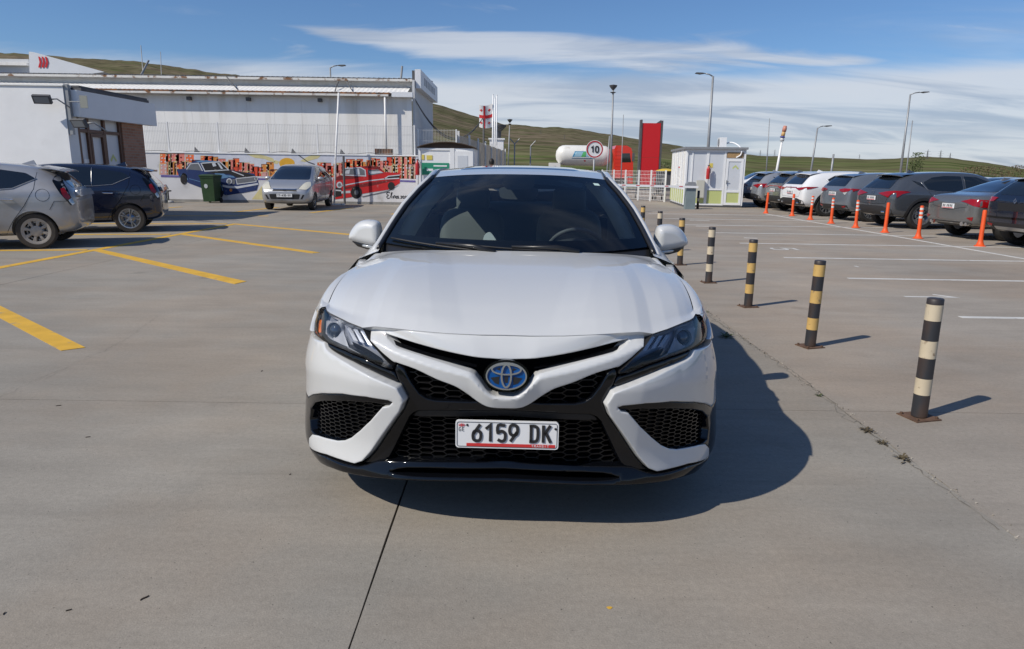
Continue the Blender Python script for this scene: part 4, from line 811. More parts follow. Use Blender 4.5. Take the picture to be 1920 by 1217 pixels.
b = MB(); b.tube([tuple(p) for p in cr([(0.24, 0.0, 0.18), (0.5, -0.1, 0.22), (0.70, -0.4, 0.10), (0.74, -0.9, -0.10), (0.72, -0.92, -0.30), (0.55, -0.9, -0.42)], 4)], 0.03, 8); b.build('pipe', M['pvc'], kw, smooth=True)
# --- white mesh yard fence left of the kiosk
yf = thing('yard_fence', 'white mesh yard fence between the sedan roof and the kiosk', 'fence', (5.0, 34.5, 0)); pxs = [1128, 1150, 1172, 1197, 1220, 1247]; yy_ = [38.5, 37.5, 36.5, 35.5, 34.6, 33.8]
pp = [np.array(aty(p, 350, y)[:2]) - (5.0, 34.5) for p, y in zip(pxs, yy_)]
for k, p in enumerate(pp):
    b = MB(); b.box(p[0] - 0.035, p[0] + 0.035, p[1] - 0.035, p[1] + 0.035, 0, 1.5); b.build('fence_post', M['white_metal'], yf)
    if k < len(pp) - 1:
        q = pp[k + 1]; b = MB(); L_ = np.hypot(*(q - p)); n = int(L_ / 0.11)
        for i in range(1, n): a = p + (q - p) * i / n; b.box(a[0] - 0.004, a[0] + 0.004, a[1] - 0.004, a[1] + 0.004, 0.05, 1.46)
        for z in np.arange(0.08, 1.5, 0.172): b.bar((*p, z), (*q, z), 0.010, 0.010)
        b.build('mesh_panel', M['white_metal'], yf)
# --- red advertising pylon
rp = thing('red_pylon', 'tall plain red pylon with dark frame beside the lorry', 'sign', (8.62, 45.0, 0)); b = MB(); b.box(-0.60, 0.56, -0.06, 0.3, 0.6, 2.3); b.build('panel', M['sign_red'], rp)
b = MB(); b.box(-0.60, 0.56, -0.06, 0.3, 2.31, 4.40); b.build('panel', M['sign_red'], rp)
for x, h_ in ((-0.66, 4.6), (0.64, 4.56)): b = MB(); b.box(x - 0.055, x + 0.055, -0.1, 0.34, 0, h_); b.build('frame_post', M['roof_dark'], rp)
b = MB(); b.prism([(0.30, 4.41), (0.58, 4.41), (0.58, 4.6)], lambda p: Vector((p[0], 0.25, p[1])), lambda p: Vector((p[0], 0.0, p[1]))); b.build('top_gusset', M['roof_dark'], rp)
# ------------------------------------------------------------------ wheels (shared by every vehicle)
def wheel_meshes(rad, width, spokes, style='twin', rim_r=None):
    """axis = local Y, outer face at -Y. returns dict of meshes"""
    rim_r = rim_r or rad * 0.69; w = width / 2; Mx = Matrix.Rotation(R(90), 4, 'X')     # lathe Z -> -Y
    t = MB(); t.lathe([(rim_r * 0.97, -w * 0.8), (rim_r * 1.03, -w * 0.95), (rad * 0.93, -w), (rad * 0.985, -w * 0.8), (rad, -w * 0.45), (rad, w * 0.45), (rad * 0.985, w * 0.8), (rad * 0.93, w), (rim_r * 1.03, w * 0.95), (rim_r * 0.97, w * 0.8)], 40, Mx)
    tyre = t.mesh('tyre', True, angle=40)
    r = MB(); r.lathe([(rim_r * 0.985, -w * 0.8), (rim_r * 0.985, w * 0.86), (rim_r * 1.02, w * 0.93), (rim_r * 0.93, w * 0.9), (rim_r * 0.9, w * 0.5), (rim_r * 0.88, -w * 0.6)], 40, Mx)
    if style == 'cover':      # flat wheel cover with slots between broad spokes
        r.lathe([(0.001, w * 0.86), (rim_r * 0.30, w * 0.84), (rim_r * 0.42, w * 0.78)], 32, Mx)
        r.lathe([(rim_r * 0.80, w * 0.80), (rim_r * 0.96, w * 0.9)], 32, Mx)
    else:
        r.lathe([(0.001, w * 0.72), (rim_r * 0.14, w * 0.72), (rim_r * 0.2, w * 0.6), (rim_r * 0.2, w * 0.2)], 24, Mx)
    for k in range(spokes):
        a = 2 * math.pi * k / spokes
        subs = {'twin': (-0.17, 0.17), 'single': (0,), 'cover': (0,), 'y': (0,)}[style]
        for s_ in subs:
            wi = rim_r * {'twin': 0.10, 'single': 0.16, 'cover': 0.24, 'y': 0.17}[style]; wo = rim_r * {'twin': 0.13, 'single': 0.2, 'cover': 0.43, 'y': 0.2}[style]
            r0, r1 = rim_r * {'twin': 0.15, 'single': 0.12, 'cover': 0.35, 'y': 0.12}[style], rim_r * {'cover': 0.85}.get(style, 0.95)
            a0, a1 = a + s_ * 0.5, a + s_ * 1.15
            P = []
            for rr, aa, ww, hh in ((r0, a0, wi, w * 0.74), ((r0 + r1) / 2, (a0 + a1) / 2, (wi + wo) / 2 * 0.92, w * 0.82), (r1, a1, wo, w * 0.8)):
                c = np.array([math.cos(aa), math.sin(aa)]) * rr; tn = np.array([-math.sin(aa), math.cos(aa)])
                P.append([(c + tn * e * ww / 2, hh - (0.02 if abs(e) == 1 else 0) * (1 if dz else 0) - dz) for e, dz in ((-1, 0.035), (-0.6, 0.0), (0.6, 0.0), (1, 0.035))])
            G = [[Mx @ Vector((q[0][0], q[0][1], q[1])) for q in row] for row in P]
            r.grid(G)
            if style == 'y':
                for e in (-1, 1):
                    b0 = np.array([math.cos(a), math.sin(a)]) * rim_r * 0.55; b1 = np.array([math.cos(a + e * 0.26), math.sin(a + e * 0.26)]) * rim_r * 0.95
                    r.bar(Mx @ Vector((*b0, w * 0.78)), Mx @ Vector((*b1, w * 0.78)), rim_r * 0.1, 0.02, up=(0, -1, 0))
    rim = r.mesh('rim', True, angle=35)
    h = MB(); h.lathe([(0.001, w * 0.05), (rim_r * 0.9, w * 0.05)], 28, Mx)
    h.lathe([(rim_r * 0.1, w * 0.2), (rim_r * 0.62, w * 0.2), (rim_r * 0.62, w * 0.05)], 28, Mx)
    disc = h.mesh('brake_disc', True)
    return tyre, rim, disc
def put_wheel(parent, meshes, loc, side, mats=None, rz=0.0, spin=0.0):
    """side: +1 outer face towards local -Y, -1 towards +Y"""
    w = bpy.data.objects.new('wheel', None); COL.objects.link(w); w.parent = parent; w.location = loc; w.empty_display_size = 0.1
    w.rotation_euler = (0, spin, (0 if side > 0 else math.pi) + rz)
    for nm, me in zip(('tyre', 'rim', 'brake_disc'), meshes): part(nm, me, w)
    return w

# ------------------------------------------------------------------ hero: the white sedan
# local frame: x = photo right, y = towards the rear, z = up; origin on the ground below the nose
HERO_X, HERO_Y, HERO_YAW = -0.024, 2.47, -0.0280
hero = thing('white_sedan', 'white sedan with black mesh grille and number plate facing the viewer, parked in front centre', 'car', (HERO_X, HERO_Y, 0), HERO_YAW)
_hc, _hs = math.cos(HERO_YAW), math.sin(HERO_YAW)
def h2w(p): return np.array([p[0] * _hc - p[1] * _hs + HERO_X, p[0] * _hs + p[1] * _hc + HERO_Y, p[2]])
def w2h(p):
    x, y = p[0] - HERO_X, p[1] - HERO_Y
    return np.array([x * _hc + y * _hs, -x * _hs + y * _hc, p[2]])
PA, PB, PP = 0.953, 0.96, 2.8
_t = np.linspace(0, math.pi / 2, 600); _px = PA * np.sin(_t) ** (2 / PP); _py = PB * (1 - np.cos(_t) ** (2 / PP))
_px = np.concatenate([_px, np.full(200, PA)]); _py = np.concatenate([_py, PB + np.linspace(0.005, 1.0, 200)])
_ps = np.concatenate([[0], np.cumsum(np.hypot(np.diff(_px), np.diff(_py)))])
def s_of_y(y): return float(np.interp(y, _py, _ps))
def plan(s):
    s = np.asarray(s, float); a = np.abs(s); sg = np.where(s < 0, -1.0, 1.0)
    x = np.interp(a, _ps, _px); y = np.interp(a, _ps, _py); e = 0.012
    a0 = np.maximum(a - e, 0); tx = np.interp(a + e, _ps, _px) - np.interp(a0, _ps, _px); ty = np.interp(a + e, _ps, _py) - np.interp(a0, _ps, _py)
    l = np.hypot(tx, ty); return sg * x, y, sg * ty / l, -tx / l      # outward normal (front: -y, side: +-x)
QZ = np.array([0.10, 0.17, 0.22, 0.28, 0.35, 0.45, 0.55, 0.62, 0.70, 0.76, 0.82, 0.88, 0.94, 1.0, 1.05])
QF = np.array([0.05, 0.02, 0.015, 0.03, 0.035, 0.022, 0.006, 0.0, 0.012, 0.033, 0.067, 0.115, 0.19, 0.32, 0.48])
QS = np.array([0.0, -0.028, -0.034, -0.032, -0.026, -0.014, -0.004, 0.005, 0.024, 0.042, 0.065, 0.10, 0.17, 0.29, 0.42])
_zz = np.linspace(0.1, 1.05, 400)
def _sm(q):
    v = np.interp(_zz, QZ, q); k = np.ones(21) / 21
    for _ in range(2): v = np.convolve(np.pad(v, 10, mode='edge'), k, 'valid')
    return v
_QF, _QS = _sm(QF), _sm(QS)
def skin(s, z, o=0.0):
    """front skin of the car: plan curve, leaned in by q(z), pushed out by o"""
    s = np.asarray(s, float); z = np.asarray(z, float); x, y, nx, ny = plan(s)
    w = np.clip((np.abs(s) - 0.75) / 0.6, 0, 1); w = w * w * (3 - 2 * w)
    q = np.interp(z, _zz, _QF) * (1 - w) + np.interp(z, _zz, _QS) * w
    d = np.asarray(o, float) - q
    return np.stack([x + nx * d, y + ny * d, z + 0 * s], -1)
def skin_map(V, off, base=0.0): return skin(V[:, 0], V[:, 1], off + base)
def px2sz(px, py, o=0.0):
    """the (s, z) on the skin that the photo shows at this pixel"""
    p = w2h(aty(px, py, HERO_Y + 0.15)); s, z = float(p[0]) * 1.02, float(p[2])
    for it in range(60):
        f0 = np.array(proj(h2w(skin(s, z, o)))) - (px, py)
        if np.hypot(*f0) < 0.05: break
        e = 1e-4
        J = np.stack([(np.array(proj(h2w(skin(s + e, z, o)))) - (px, py) - f0) / e, (np.array(proj(h2w(skin(s, z + e, o)))) - (px, py) - f0) / e], 1)
        st = np.linalg.solve(J.T @ J + np.eye(2) * 200.0, -J.T @ f0); st = np.clip(st, -0.06, 0.06); s += st[0]; z += st[1]
        s = max(-1.12, min(1.12, s)); z = max(0.125, min(1.02, z))
    return np.array([s, z])
def tr(pts, o=0.0): return [px2sz(p[0], p[1], o) for p in pts]
def mir(l): return [np.array([-p[0], p[1]]) for p in reversed(l)]
def sym(l):
    """left-half outline from top centre to bottom centre -> whole symmetric loop"""
    l = [np.array(p) for p in l]; l[0] = np.array([0.0, l[0][1]]); l[-1] = np.array([0.0, l[-1][1]])
    return l + mir(l)[1:-1]
def both(l): return [l, mir(l)]
def hpanel(name, loops, m, base=0.0, step=0.02, fil=0.008, drop=None, depth=0.03, extra=None, parent=None, label=None):
    me = patch_mesh(loops, step, lambda V, o: skin_map(V, o, base), fil, drop, depth, extra)
    o = link_mesh(name, me, m, parent or hero)
    if label: o['label'] = label
    return o

M['white_paint'].node_tree.nodes['Principled BSDF'].inputs['Coat IOR'].default_value = 1.75
# --- traced outlines (left half)
nose_l = tr([(950, 629.5), (900, 629), (840, 626), (780, 621), (735, 615.8), (704, 612.9), (684.5, 614.5), (694, 640), (713, 661), (737, 681)]) + \
         tr(cr([(741, 680.5), (779.5, 692.6), (819, 711), (851.8, 723), (871.5, 735), (895, 752), (911, 760), (927, 762.8), (950, 763.5)], 3)[0:])
slot_l = tr([(950, 673.8)] + [tuple(p) for p in cr([(935, 673.6), (891, 669.5), (840, 660.5), (790, 649), (750, 638), (717, 629)], 3)]) + \
         tr([(721, 637), (744, 654), (790, 668), (840, 683), (882, 695.5), (890, 700), (900, 712), (914, 730), (921, 736), (930, 739.5), (950, 740)])
nose_loop, slot_loop = sym(nose_l), sym(slot_l)
ridge = tr([(700, 640), (740, 660), (819, 687), (884, 703), (911, 734), (924, 743), (950, 745)])
_rs = np.array([-p[0] for p in ridge])[::-1]; _rz = np.array([p[1] for p in ridge])[::-1]
nose_top = tr([(950, 629.5), (820, 625), (690, 615)]); 
def nose_extra(V):
    a = np.abs(V[:, 0]); zr = (np.interp(a - 0.012, _rs, _rz) + 2 * np.interp(a, _rs, _rz) + np.interp(a + 0.012, _rs, _rz)) / 4; d = V[:, 1] - zr
    bar = 0.030 * np.clip((0.52 - a) / 0.4, 0, 1)
    e = np.where(d < 0, bar + d * 0.30, bar - np.clip(d, 0, 0.03) * 0.9)
    up = np.clip((d - 0.055) / 0.05, 0, 1)              # upper lip above the slot
    e = np.where(d > 0.03, (bar - 0.027) * (1 - up) + 0.008 * up * np.clip(1 - (d - 0.055) / 0.14, 0, 1), e)
    return e
hpanel('nose_panel', [nose_loop, slot_loop], M['white_paint'], 0.0, 0.008, 0.005, depth=0.05, extra=nose_extra)
lamp_px = [(610, 579), (616, 587), (632, 594.5), (656, 606.5), (681, 617), (693, 640), (712, 662.5), (735, 687), (736, 692), (718, 687), (681, 670), (644, 654.5), (619, 644.5), (606, 637), (601.5, 631), (600, 618), (601.5, 600), (606, 584.5)]
lamp_l = tr(lamp_px)
for _i, _d in ((0, 0.02), (13, 0.04), (14, 0.12), (15, 0.20), (16, 0.20), (17, 0.12)): lamp_l[_i] = lamp_l[_i] - np.array([_d, 0.0])      # the lamp wraps round the corner
white_l = tr([(607.5, 641), (611.5, 653), (618, 659.5), (656, 679.5), (693, 697.5), (738, 717.5), (750, 723.5), (762.5, 747), (754.5, 768), (726.5, 808), (703, 842.5), (686, 861), (671, 866.5), (648, 862), (617, 851.5), (589, 841.5), (585, 836), (584.5, 820), (590, 813.7),
     (601, 816), (617, 820.7), (637, 825), (651, 824), (664, 818.4), (682, 804), (703, 784), (724, 759), (735.5, 757), (742, 750), (734, 746.3), (695, 740.5), (648, 737), (609, 737), (591, 739.5), (583.5, 744)])
SA = s_of_y(0.655); zf = white_l[-1][1]
white_l = white_l + [np.array([-SA, zf - 0.012]), np.array([-s_of_y(0.665), 0.52]), np.array([-s_of_y(0.69), 0.60]), np.array([-s_of_y(0.72), 0.655]), np.array([-s_of_y(0.64), 0.675])]
crease = tr([(583, 690), (640, 702), (700, 714), (748, 722)]); _cs = np.array([-p[0] for p in crease])[::-1]; _cz = np.array([p[1] for p in crease])[::-1]
def white_extra(V):
    a = np.abs(V[:, 0]); d = V[:, 1] - np.interp(a, _cs, _cz)
    e = np.where(d > 0, -0.10 * d, -0.05 * np.clip(-d, 0, 0.05))
    low = np.clip((0.36 - V[:, 1]) / 0.12, 0, 1); inn = np.clip((0.72 - a) / 0.2, 0, 1)
    return e + 0.015 + 0.02 * inn
for l in both(white_l): hpanel('bumper_cover', [l], M['white_paint'], 0.0, 0.011, 0.006, depth=0.06, extra=white_extra)
cheek_l = tr([(609, 643), (622, 649), (645, 658.5), (682, 674), (718, 691.5), (737, 698.5), (741, 705), (744, 715.5), (738, 715.5), (693, 695.5), (656, 677.5), (618, 657.5), (612, 652)])
for l in both(cheek_l): hpanel('lamp_trim', [l], M['gloss_black'], -0.008, 0.02, 0.006, depth=0.04)
frame_l = tr([(950, 766), (928, 765.3), (911, 762.5), (895, 755), (885, 755.5), (850, 754.5), (814, 753), (797, 748.5), (784, 739.5), (768, 716.5), (756, 691), (744, 683), (739, 689), (740, 697), (745, 712), (752, 723.5), (764.5, 747), (756.5, 768.5), (728.5, 809), (706, 843), (690, 861), (678, 867.5), (700, 869), (727, 862), (766, 783), (774, 775.5), (784, 772), (950, 771.8)])
hpanel('grille_frame', [sym(frame_l)], M['gloss_black'], -0.012, 0.010, 0.006, depth=0.06, extra=lambda V: 0.012 * np.clip((np.abs(V[:, 0]) - 0.3) / 0.2, 0, 1))
cham_l = tr([(950, 772.5), (784, 772.5), (776, 776), (768, 783), (775, 785), (950, 784.5)])
hpanel('grille_lip', [sym(cham_l)], M['matte_black'], -0.026, 0.02, 0.004, depth=0.07)
fogf_l = tr([(742, 750), (734, 747), (695, 741.5), (648, 738), (609, 738), (591, 740.5), (584, 745)]) + [np.array([-SA, zf - 0.02]), np.array([-SA, 0.285])] + tr([(587, 838), (586, 820), (589, 813)])
fog_open = tr([(727, 757.5), (700, 753.5), (650, 750.5), (612, 750.5), (596, 754), (588, 765), (586.5, 785), (588, 805), (594, 812.5), (602, 815), (617, 819.5), (637, 823.5), (651, 822.5), (664, 817), (682, 802.5), (703, 782.5)])
fogf_full = tr([(743, 750), (735, 746.5), (695, 741), (648, 737.5), (609, 737.5), (591, 740), (584, 745)]) + [np.array([-SA, zf - 0.02]), np.array([-SA, 0.20])] + tr([(586.5, 838), (585.5, 820), (590, 814.5), (601, 816.5), (617, 821.2), (637, 825.5), (651, 824.5), (664.5, 819), (683, 804.5), (704, 784.5), (727, 758.8), (737, 757)])
for l, h in zip(both(fogf_full), both(fog_open)): hpanel('fog_frame', [l, h], M['gloss_black'], 0.012, 0.010, 0.005, depth=0.06)
lip_l = tr([(950, 864), (770, 863.5), (727, 861.5), (711, 862), (691, 868.5), (677, 871.5), (651, 867), (617, 855), (591, 845)]) + [np.array([-s_of_y(0.46), 0.172]), np.array([-s_of_y(0.47), 0.150])] + \
        tr([(606, 868), (632, 877), (667, 886), (695, 890.5), (726, 893), (770, 895.5), (860, 898), (950, 898.5)])
lslot_l = tr([(950, 877.5), (800, 875.5), (765, 875), (748, 877), (735, 881), (748, 885), (775, 888.5), (860, 891), (950, 892)])
def lip_extra(V):
    a = np.abs(V[:, 0]); z0 = 0.225 - 0.05 * np.clip((a - 0.6) / 0.4, 0, 1)
    return (0.026 - 0.016 * np.clip((a - 0.7) / 0.3, 0, 1)) * np.clip(1 - np.abs(V[:, 1] - z0) / 0.08, 0, 1) ** 0.7
hpanel('front_lip', [sym(lip_l), sym(lslot_l)], M['gloss_black'], 0.0, 0.014, 0.006, depth=0.10, extra=lip_extra)
# --- mesh inserts: hexagonal bars inside an outline
def hexmesh(name, loop, pw, ph, bar_w, bar_d, base, skew=0.0, m=None, slope=0.0):
    A = np.array(loop); lo, hi = A.min(0), A.max(0); mb = MB(); segs = []
    nx = int((hi[0] - lo[0]) / pw) + 4; nz = int((hi[1] - lo[1]) / ph) + 8; cx, cz = (lo + hi) / 2
    a = pw * 0.5
    for i in range(-nx, nx + 1):
        for j in range(-nz, nz + 1):
            x0 = cx + i * pw; z0 = cz + j * ph + (ph / 2 if i % 2 else 0)
            p = [(x0 - a * 0.68, z0), (x0 - a * 0.32, z0 + ph / 2), (x0 + a * 0.32 + a * 0.36 * 0, z0 + ph / 2), (x0 + a * 1.32, z0 + 0)]
            # flat top of this cell, and the two slants down to the neighbours
            t0, t1 = (x0 - a * 0.66, z0 + ph / 2), (x0 + a * 0.66, z0 + ph / 2)
            segs.append((t0, t1)); segs.append((t1, (x0 + a * 1.34, z0 + ph))); segs.append((t1, (x0 + a * 1.34, z0)))
    for p0, p1 in segs:
        for k in range(2):
            q0 = np.array(p0) + (np.array(p1) - p0) * k / 2; q1 = np.array(p0) + (np.array(p1) - p0) * (k + 1) / 2
            q0[1] += slope * (q0[0] - cx); q1[1] += slope * (q1[0] - cx)
            if not inside([(q0 + q1) / 2], loop)[0]: continue
            d = q1 - q0; l = np.hypot(*d); n = np.array([-d[1], d[0]]) / l * bar_w / 2
            C = np.array([q0 + n, q1 + n, q1 - n, q0 - n]); f = skin(C[:, 0], C[:, 1], base); b = skin(C[:, 0], C[:, 1], base - bar_d)
            mb.add(list(f) + list(b), [(0, 1, 2, 3), (0, 4, 5, 1), (1, 5, 6, 2), (2, 6, 7, 3), (3, 7, 4, 0)])
    return mb.build(name, m or M['satin_black'], hero)
grille_l = tr([(950, 783), (780, 783), (768, 784.5), (758, 802), (728, 861.5), (740, 864), (950, 865)])
hexmesh('grille_mesh', sym(grille_l), 0.054, 0.0225, 0.0024, 0.03, -0.040, m=M['grille_black'])
upper_l = tr([(755, 689), (772, 695.5), (800, 707), (830, 720), (852, 730), (872, 741), (885, 755.5), (850, 754.5), (814, 753.5), (796, 748), (783, 739), (767, 716)])
for l in both(upper_l): hexmesh('upper_mesh', l, 0.060, 0.0255, 0.0030, 0.03, -0.035, m=M['grille_black'], slope=0.0)
for k, l in enumerate(both(fog_open)): hexmesh('fog_mesh', l, 0.046, 0.0172, 0.0034, 0.02, -0.014, m=M['gloss_black'], slope=(0.16 if k == 0 else -0.16))
for l in both(fog_open): hpanel('fog_backing', [l], M['matte_black'], -0.045, 0.03, 0.0, depth=0.0)
# upper slot inside: dark blade across
slot_c = [np.array([s_, z_]) for s_, z_ in ((-0.47, 0.755), (-0.3, 0.722), (-0.12, 0.692))]
for sg in (1, -1):
    blade = MB(); row0, row1, row2 = [], [], []
    for s_ in np.linspace(0.11, 0.50, 14):
        zt = np.interp(s_, [0.11, 0.3, 0.5], [0.688, 0.722, 0.766]); row0.append(skin(sg * s_, zt + 0.006, -0.045)); row1.append(skin(sg * s_, zt, -0.022)); row2.append(skin(sg * s_, zt - 0.008, -0.045))
    blade.grid([row0, row1, row2]); blade.build('grille_blade', M['gloss_black'], hero, smooth=True, angle=50)
# dark inner block behind all openings
core = MB(); rows = []
for z_ in (0.20, 0.3, 0.45, 0.6, 0.7, 0.78): rows.append([skin(s_, z_, -0.10) for s_ in np.linspace(-1.12, 1.12, 60)])
core.grid(rows); core.build('inner_bumper', M['void'], hero, smooth=True)

# --- headlights
for side, l in zip((-1, 1), both(lamp_l)):
    hl = hpanel('headlight', [l], M['lamp_cover'], 0.002, 0.02, 0.006, depth=0.0)
    me = patch_mesh([l], 0.02, lambda V, o: skin_map(V, o, -0.055), 0.0, None, 0.0); link_mesh('lamp_housing', me, M['lamp_inner'], hl)
    rim_me = MB(); lp = resample(l, 0.01); n = len(lp); A = np.array(lp); c0 = skin(A[:, 0], A[:, 1], 0.001); c1 = skin(A[:, 0], A[:, 1], -0.056)
    rim_me.grid([list(c0), list(c1)], cu=True); rim_me.build('lamp_rim', M['satin_black'], hl)
    def lp3(px, py, o):
        q = px2sz(px, py, o); return skin(-side * q[0] * 1.0 if side > 0 else q[0], q[1], o)
    def LP(px, py, o):
        q = px2sz(px, py, o); s_ = q[0] if side < 0 else -q[0]; return Vector(skin(s_, q[1], o))
    c = LP(628, 621, -0.03); nrm = Vector((side * 0.35, -0.93, 0.12)).normalized(); rot = nrm.to_track_quat('Z', 'Y').to_matrix().to_4x4(); rot.translation = c
    pj = MB(); pj.lathe([(0.040, -0.03), (0.040, 0.0), (0.037, 0.006), (0.033, 0.0), (0.033, -0.02)], 32, rot); pj.build('projector_ring', M['lamp_silver'], hl, smooth=True, angle=40)
    pl = MB(); pl.lathe([(0.0001, 0.012), (0.012, 0.0105), (0.022, 0.006), (0.033, -0.004)], 32, rot); pl.build('projector_lens', mat('projector_lens', (0.05, 0.06, 0.075), 0.03, 0.3, coat=1.0), hl, smooth=True)
    # bright blade between projector and inner chamber
    def blade_mesh(pts, w0, o, name, m):
        b = MB(); Pn = [LP(p[0], p[1], o) for p in pts]; Pb = [LP(p[0], p[1] + w0, o - 0.012) for p in pts]; b.grid([Pn, Pb]); return b.build(name, m, hl, smooth=True)
    fx = MB()
    Pa = [LP(*p, -0.012) for p in cr([(640, 605), (645, 622), (652, 640), (660, 653)], 4)]; Pb2 = [LP(*p, -0.04) for p in cr([(645, 607), (651, 623), (659, 640), (668, 655)], 4)]
    fx.grid([Pa, Pb2]); fx.build('chrome_fin', M['lamp_silver'], hl, smooth=True)
    bz_ = MB(); bz_.grid([[LP(*p, -0.045) for p in cr([(612, 600), (625, 604), (640, 612), (646, 628)], 3)], [LP(*p, -0.03) for p in cr([(610, 634), (625, 645), (643, 652), (655, 654)], 3)]]); bz_.build('projector_bezel', M['lamp_silver'], hl, smooth=True)
    for k, (x0, y0, x1, y1) in enumerate(((651, 615, 663, 638), (663, 617, 675, 641), (676, 620, 690, 646))):
        d = MB(); d.grid([[LP(x0, y0, -0.03), LP(x1, y1, -0.028)], [LP(x0 + 7, y0 + 1, -0.03), LP(x1 + 8, y1 + 2, -0.028)]]); d.grid([[LP(x0 + 7, y0 + 1, -0.03), LP(x1 + 8, y1 + 2, -0.028)], [LP(x0 + 9.5, y0 + 1, -0.05), LP(x1 + 10, y1 + 2, -0.05)]]); d.build('reflector', M['lamp_silver'], hl)
    st = MB(); top = [LP(*p, -0.02) for p in cr([(652, 650), (685, 668), (725, 687)], 5)]; bot = [LP(*p, -0.024) for p in cr([(650, 654), (684, 671), (722, 688.5)], 5)]
    st.grid([top, bot]); st.build('light_strip', M['lamp_silver'], hl, smooth=True)
    bl_ = MB(); top = [LP(*p, -0.03) for p in cr([(660, 640), (690, 655), (716, 672)], 5)]; bot = [LP(*p, -0.045) for p in cr([(664, 650), (690, 664), (722, 682)], 5)]
    bl_.grid([top, bot]); bl_.build('dark_blade', M['satin_black'], hl, smooth=True)
    am = tr([(602.5, 606), (605.5, 604), (607, 628), (603.5, 629)], -0.02); am = [q_ - np.array([0.055, 0.0]) for q_ in am]; am = am if side < 0 else mir(am)
    link_mesh('side_marker', patch_mesh([am], 0.01, lambda V, o: skin_map(V, o, -0.014), 0.002, None, 0.006), M['amber_lens'], hl)

# --- front fender side: from lamp and bumper back to the door, wheel arch cut out
WHEEL_Y, WHEEL_R = 0.985, 0.335
zlamp = [p for p in lamp_l]
fl = [np.array([-p[0], p[1]]) for p in lamp_l]          # right-hand copy for numbers
arch = [np.array([s_of_y(WHEEL_Y - 0.385 * math.cos(t)), 0.335 + 0.385 * math.sin(t)]) for t in np.linspace(0.95, math.pi * 0.985, 16)]
fend_r = [np.array([s_of_y(0.63), 0.682]), np.array([s_of_y(0.707), 0.662])] + [a for a in arch if a[1] < 0.75 or True] + [np.array([s_of_y(1.372), 0.22]), np.array([s_of_y(1.46), 0.22]), np.array([s_of_y(1.46), 0.93]), np.array([s_of_y(1.2), 0.925]), np.array([s_of_y(0.9), 0.905]), np.array([s_of_y(0.72), 0.885])]
lamp_side = [fl[0] + (0.006, 0.004), fl[-1] + (0.01, 0), fl[-2] + (0.012, 0), fl[-3] + (0.012, 0), fl[-4] + (0.012, -0.004)]
fend_r = fend_r + lamp_side
for l in (fend_r, mir(fend_r)): hpanel('fender', [l], M['white_paint'], 0.014, 0.02, 0.006, depth=0.03, extra=lambda V: (-0.016 + np.minimum(0, np.interp(V[:, 1], QZ, QS))) * np.clip((np.abs(V[:, 0]) - s_of_y(0.75)) / 0.3, 0, 1) + 0.6 * np.maximum(0, np.interp(V[:, 1], QZ, QS)) * np.clip((np.abs(V[:, 0]) - s_of_y(1.0)) / 0.4, 0, 1))

# --- hood
hf_px = [(612.5, 575), (615, 582), (620, 586), (632, 592), (656, 604), (681.5, 614), (704, 611.5), (735, 614.5), (780, 619.5), (840, 624.5), (900, 627), (950, 627.5)]
hf = [skin(*q, 0.004) for q in tr(hf_px)]
hf_x = np.array([p[0] for p in hf]); hf_y = np.array([p[1] for p in hf]); hf_z = np.array([p[2] for p in hf])
XE = -hf_x[0]
def hood_pt(u, v):
    """u -1..1 across, v 0..1 nose to cowl"""
    a = abs(u); sg = -1 if u < 0 else 1
    xf = a * XE; yf = np.interp(-xf, hf_x, hf_y); zf_ = np.interp(-xf, hf_x, hf_z)
    xc = a * 0.735; yc = 1.13 + 0.16 * a ** 2.2; zc_ = 1.005 - 0.035 * a ** 2.5
    t0 = np.array([0.04 * a, 0.80 - 0.05 * a ** 3, 0.50 + 0.20 * a ** 2]); t1 = np.array([-0.26 * a, 0.72, 0.085 - 0.03 * a])
    h00 = 2 * v ** 3 - 3 * v ** 2 + 1; h10 = v ** 3 - 2 * v ** 2 + v; h01 = -2 * v ** 3 + 3 * v ** 2; h11 = v ** 3 - v ** 2
    k = (yc - yf) / 1.0
    p = h00 * np.array([xf, yf, zf_]) + h10 * t0 * k * np.array([1, 1, 0.75]) + h01 * np.array([xc, yc, zc_]) + h11 * t1 * k
    # creases: a flat centre, shoulders raised beside it
    x = p[0]; xe = max(0.5, abs(h00 * XE + h01 * 0.735 + (h10 * 0.04 - h11 * 0.26) * k)); xr = 0.155 + 0.205 * v; xo = min(0.375 + 0.30 * v ** 0.9, xe - 0.13); fade = np.clip(v / 0.08, 0, 1) * np.clip((1.03 - v) / 0.15, 0, 1)
    sp = lambda t, q: math.log1p(math.exp(max(-40.0, min(40.0, t / q)))) * q          # soft corner
    z_add = 0.065 * (sp(x - xr, 0.003) - (1 + (xo - xr) / (xe - xo)) * sp(x - xo, 0.030))
    p[2] += z_add * fade
    p[0] *= sg
    return p
NU, NV = 261, 60
hv = [(k / (NV - 1)) for k in range(NV)]
Hg = [[hood_pt(-1 + 2 * i / (NU - 1), v) for i in range(NU)] for v in hv]
hood = MB(); hood.grid(Hg)
def skirt(rowpts, dz): return [np.array(p) + np.array(dz) for p in rowpts]
fr = Hg[0]; hood.grid([fr, skirt(fr, (0, 0.012, -0.012)), skirt(fr, (0, 0.035, -0.03))])
hood.grid([[r_[0] for r_ in Hg], [r_[0] + np.array([0.012, 0, -0.02]) for r_ in Hg]]); hood.grid([[r_[-1] for r_ in Hg], [r_[-1] + np.array([-0.012, 0, -0.02]) for r_ in Hg]])
hood.grid([Hg[-1], skirt(Hg[-1], (0, 0.004, -0.004)), skirt(Hg[-1], (0, 0.006, -0.03))])
bm_ = hood.build('hood', M['white_paint'], hero, smooth=True, angle=35)
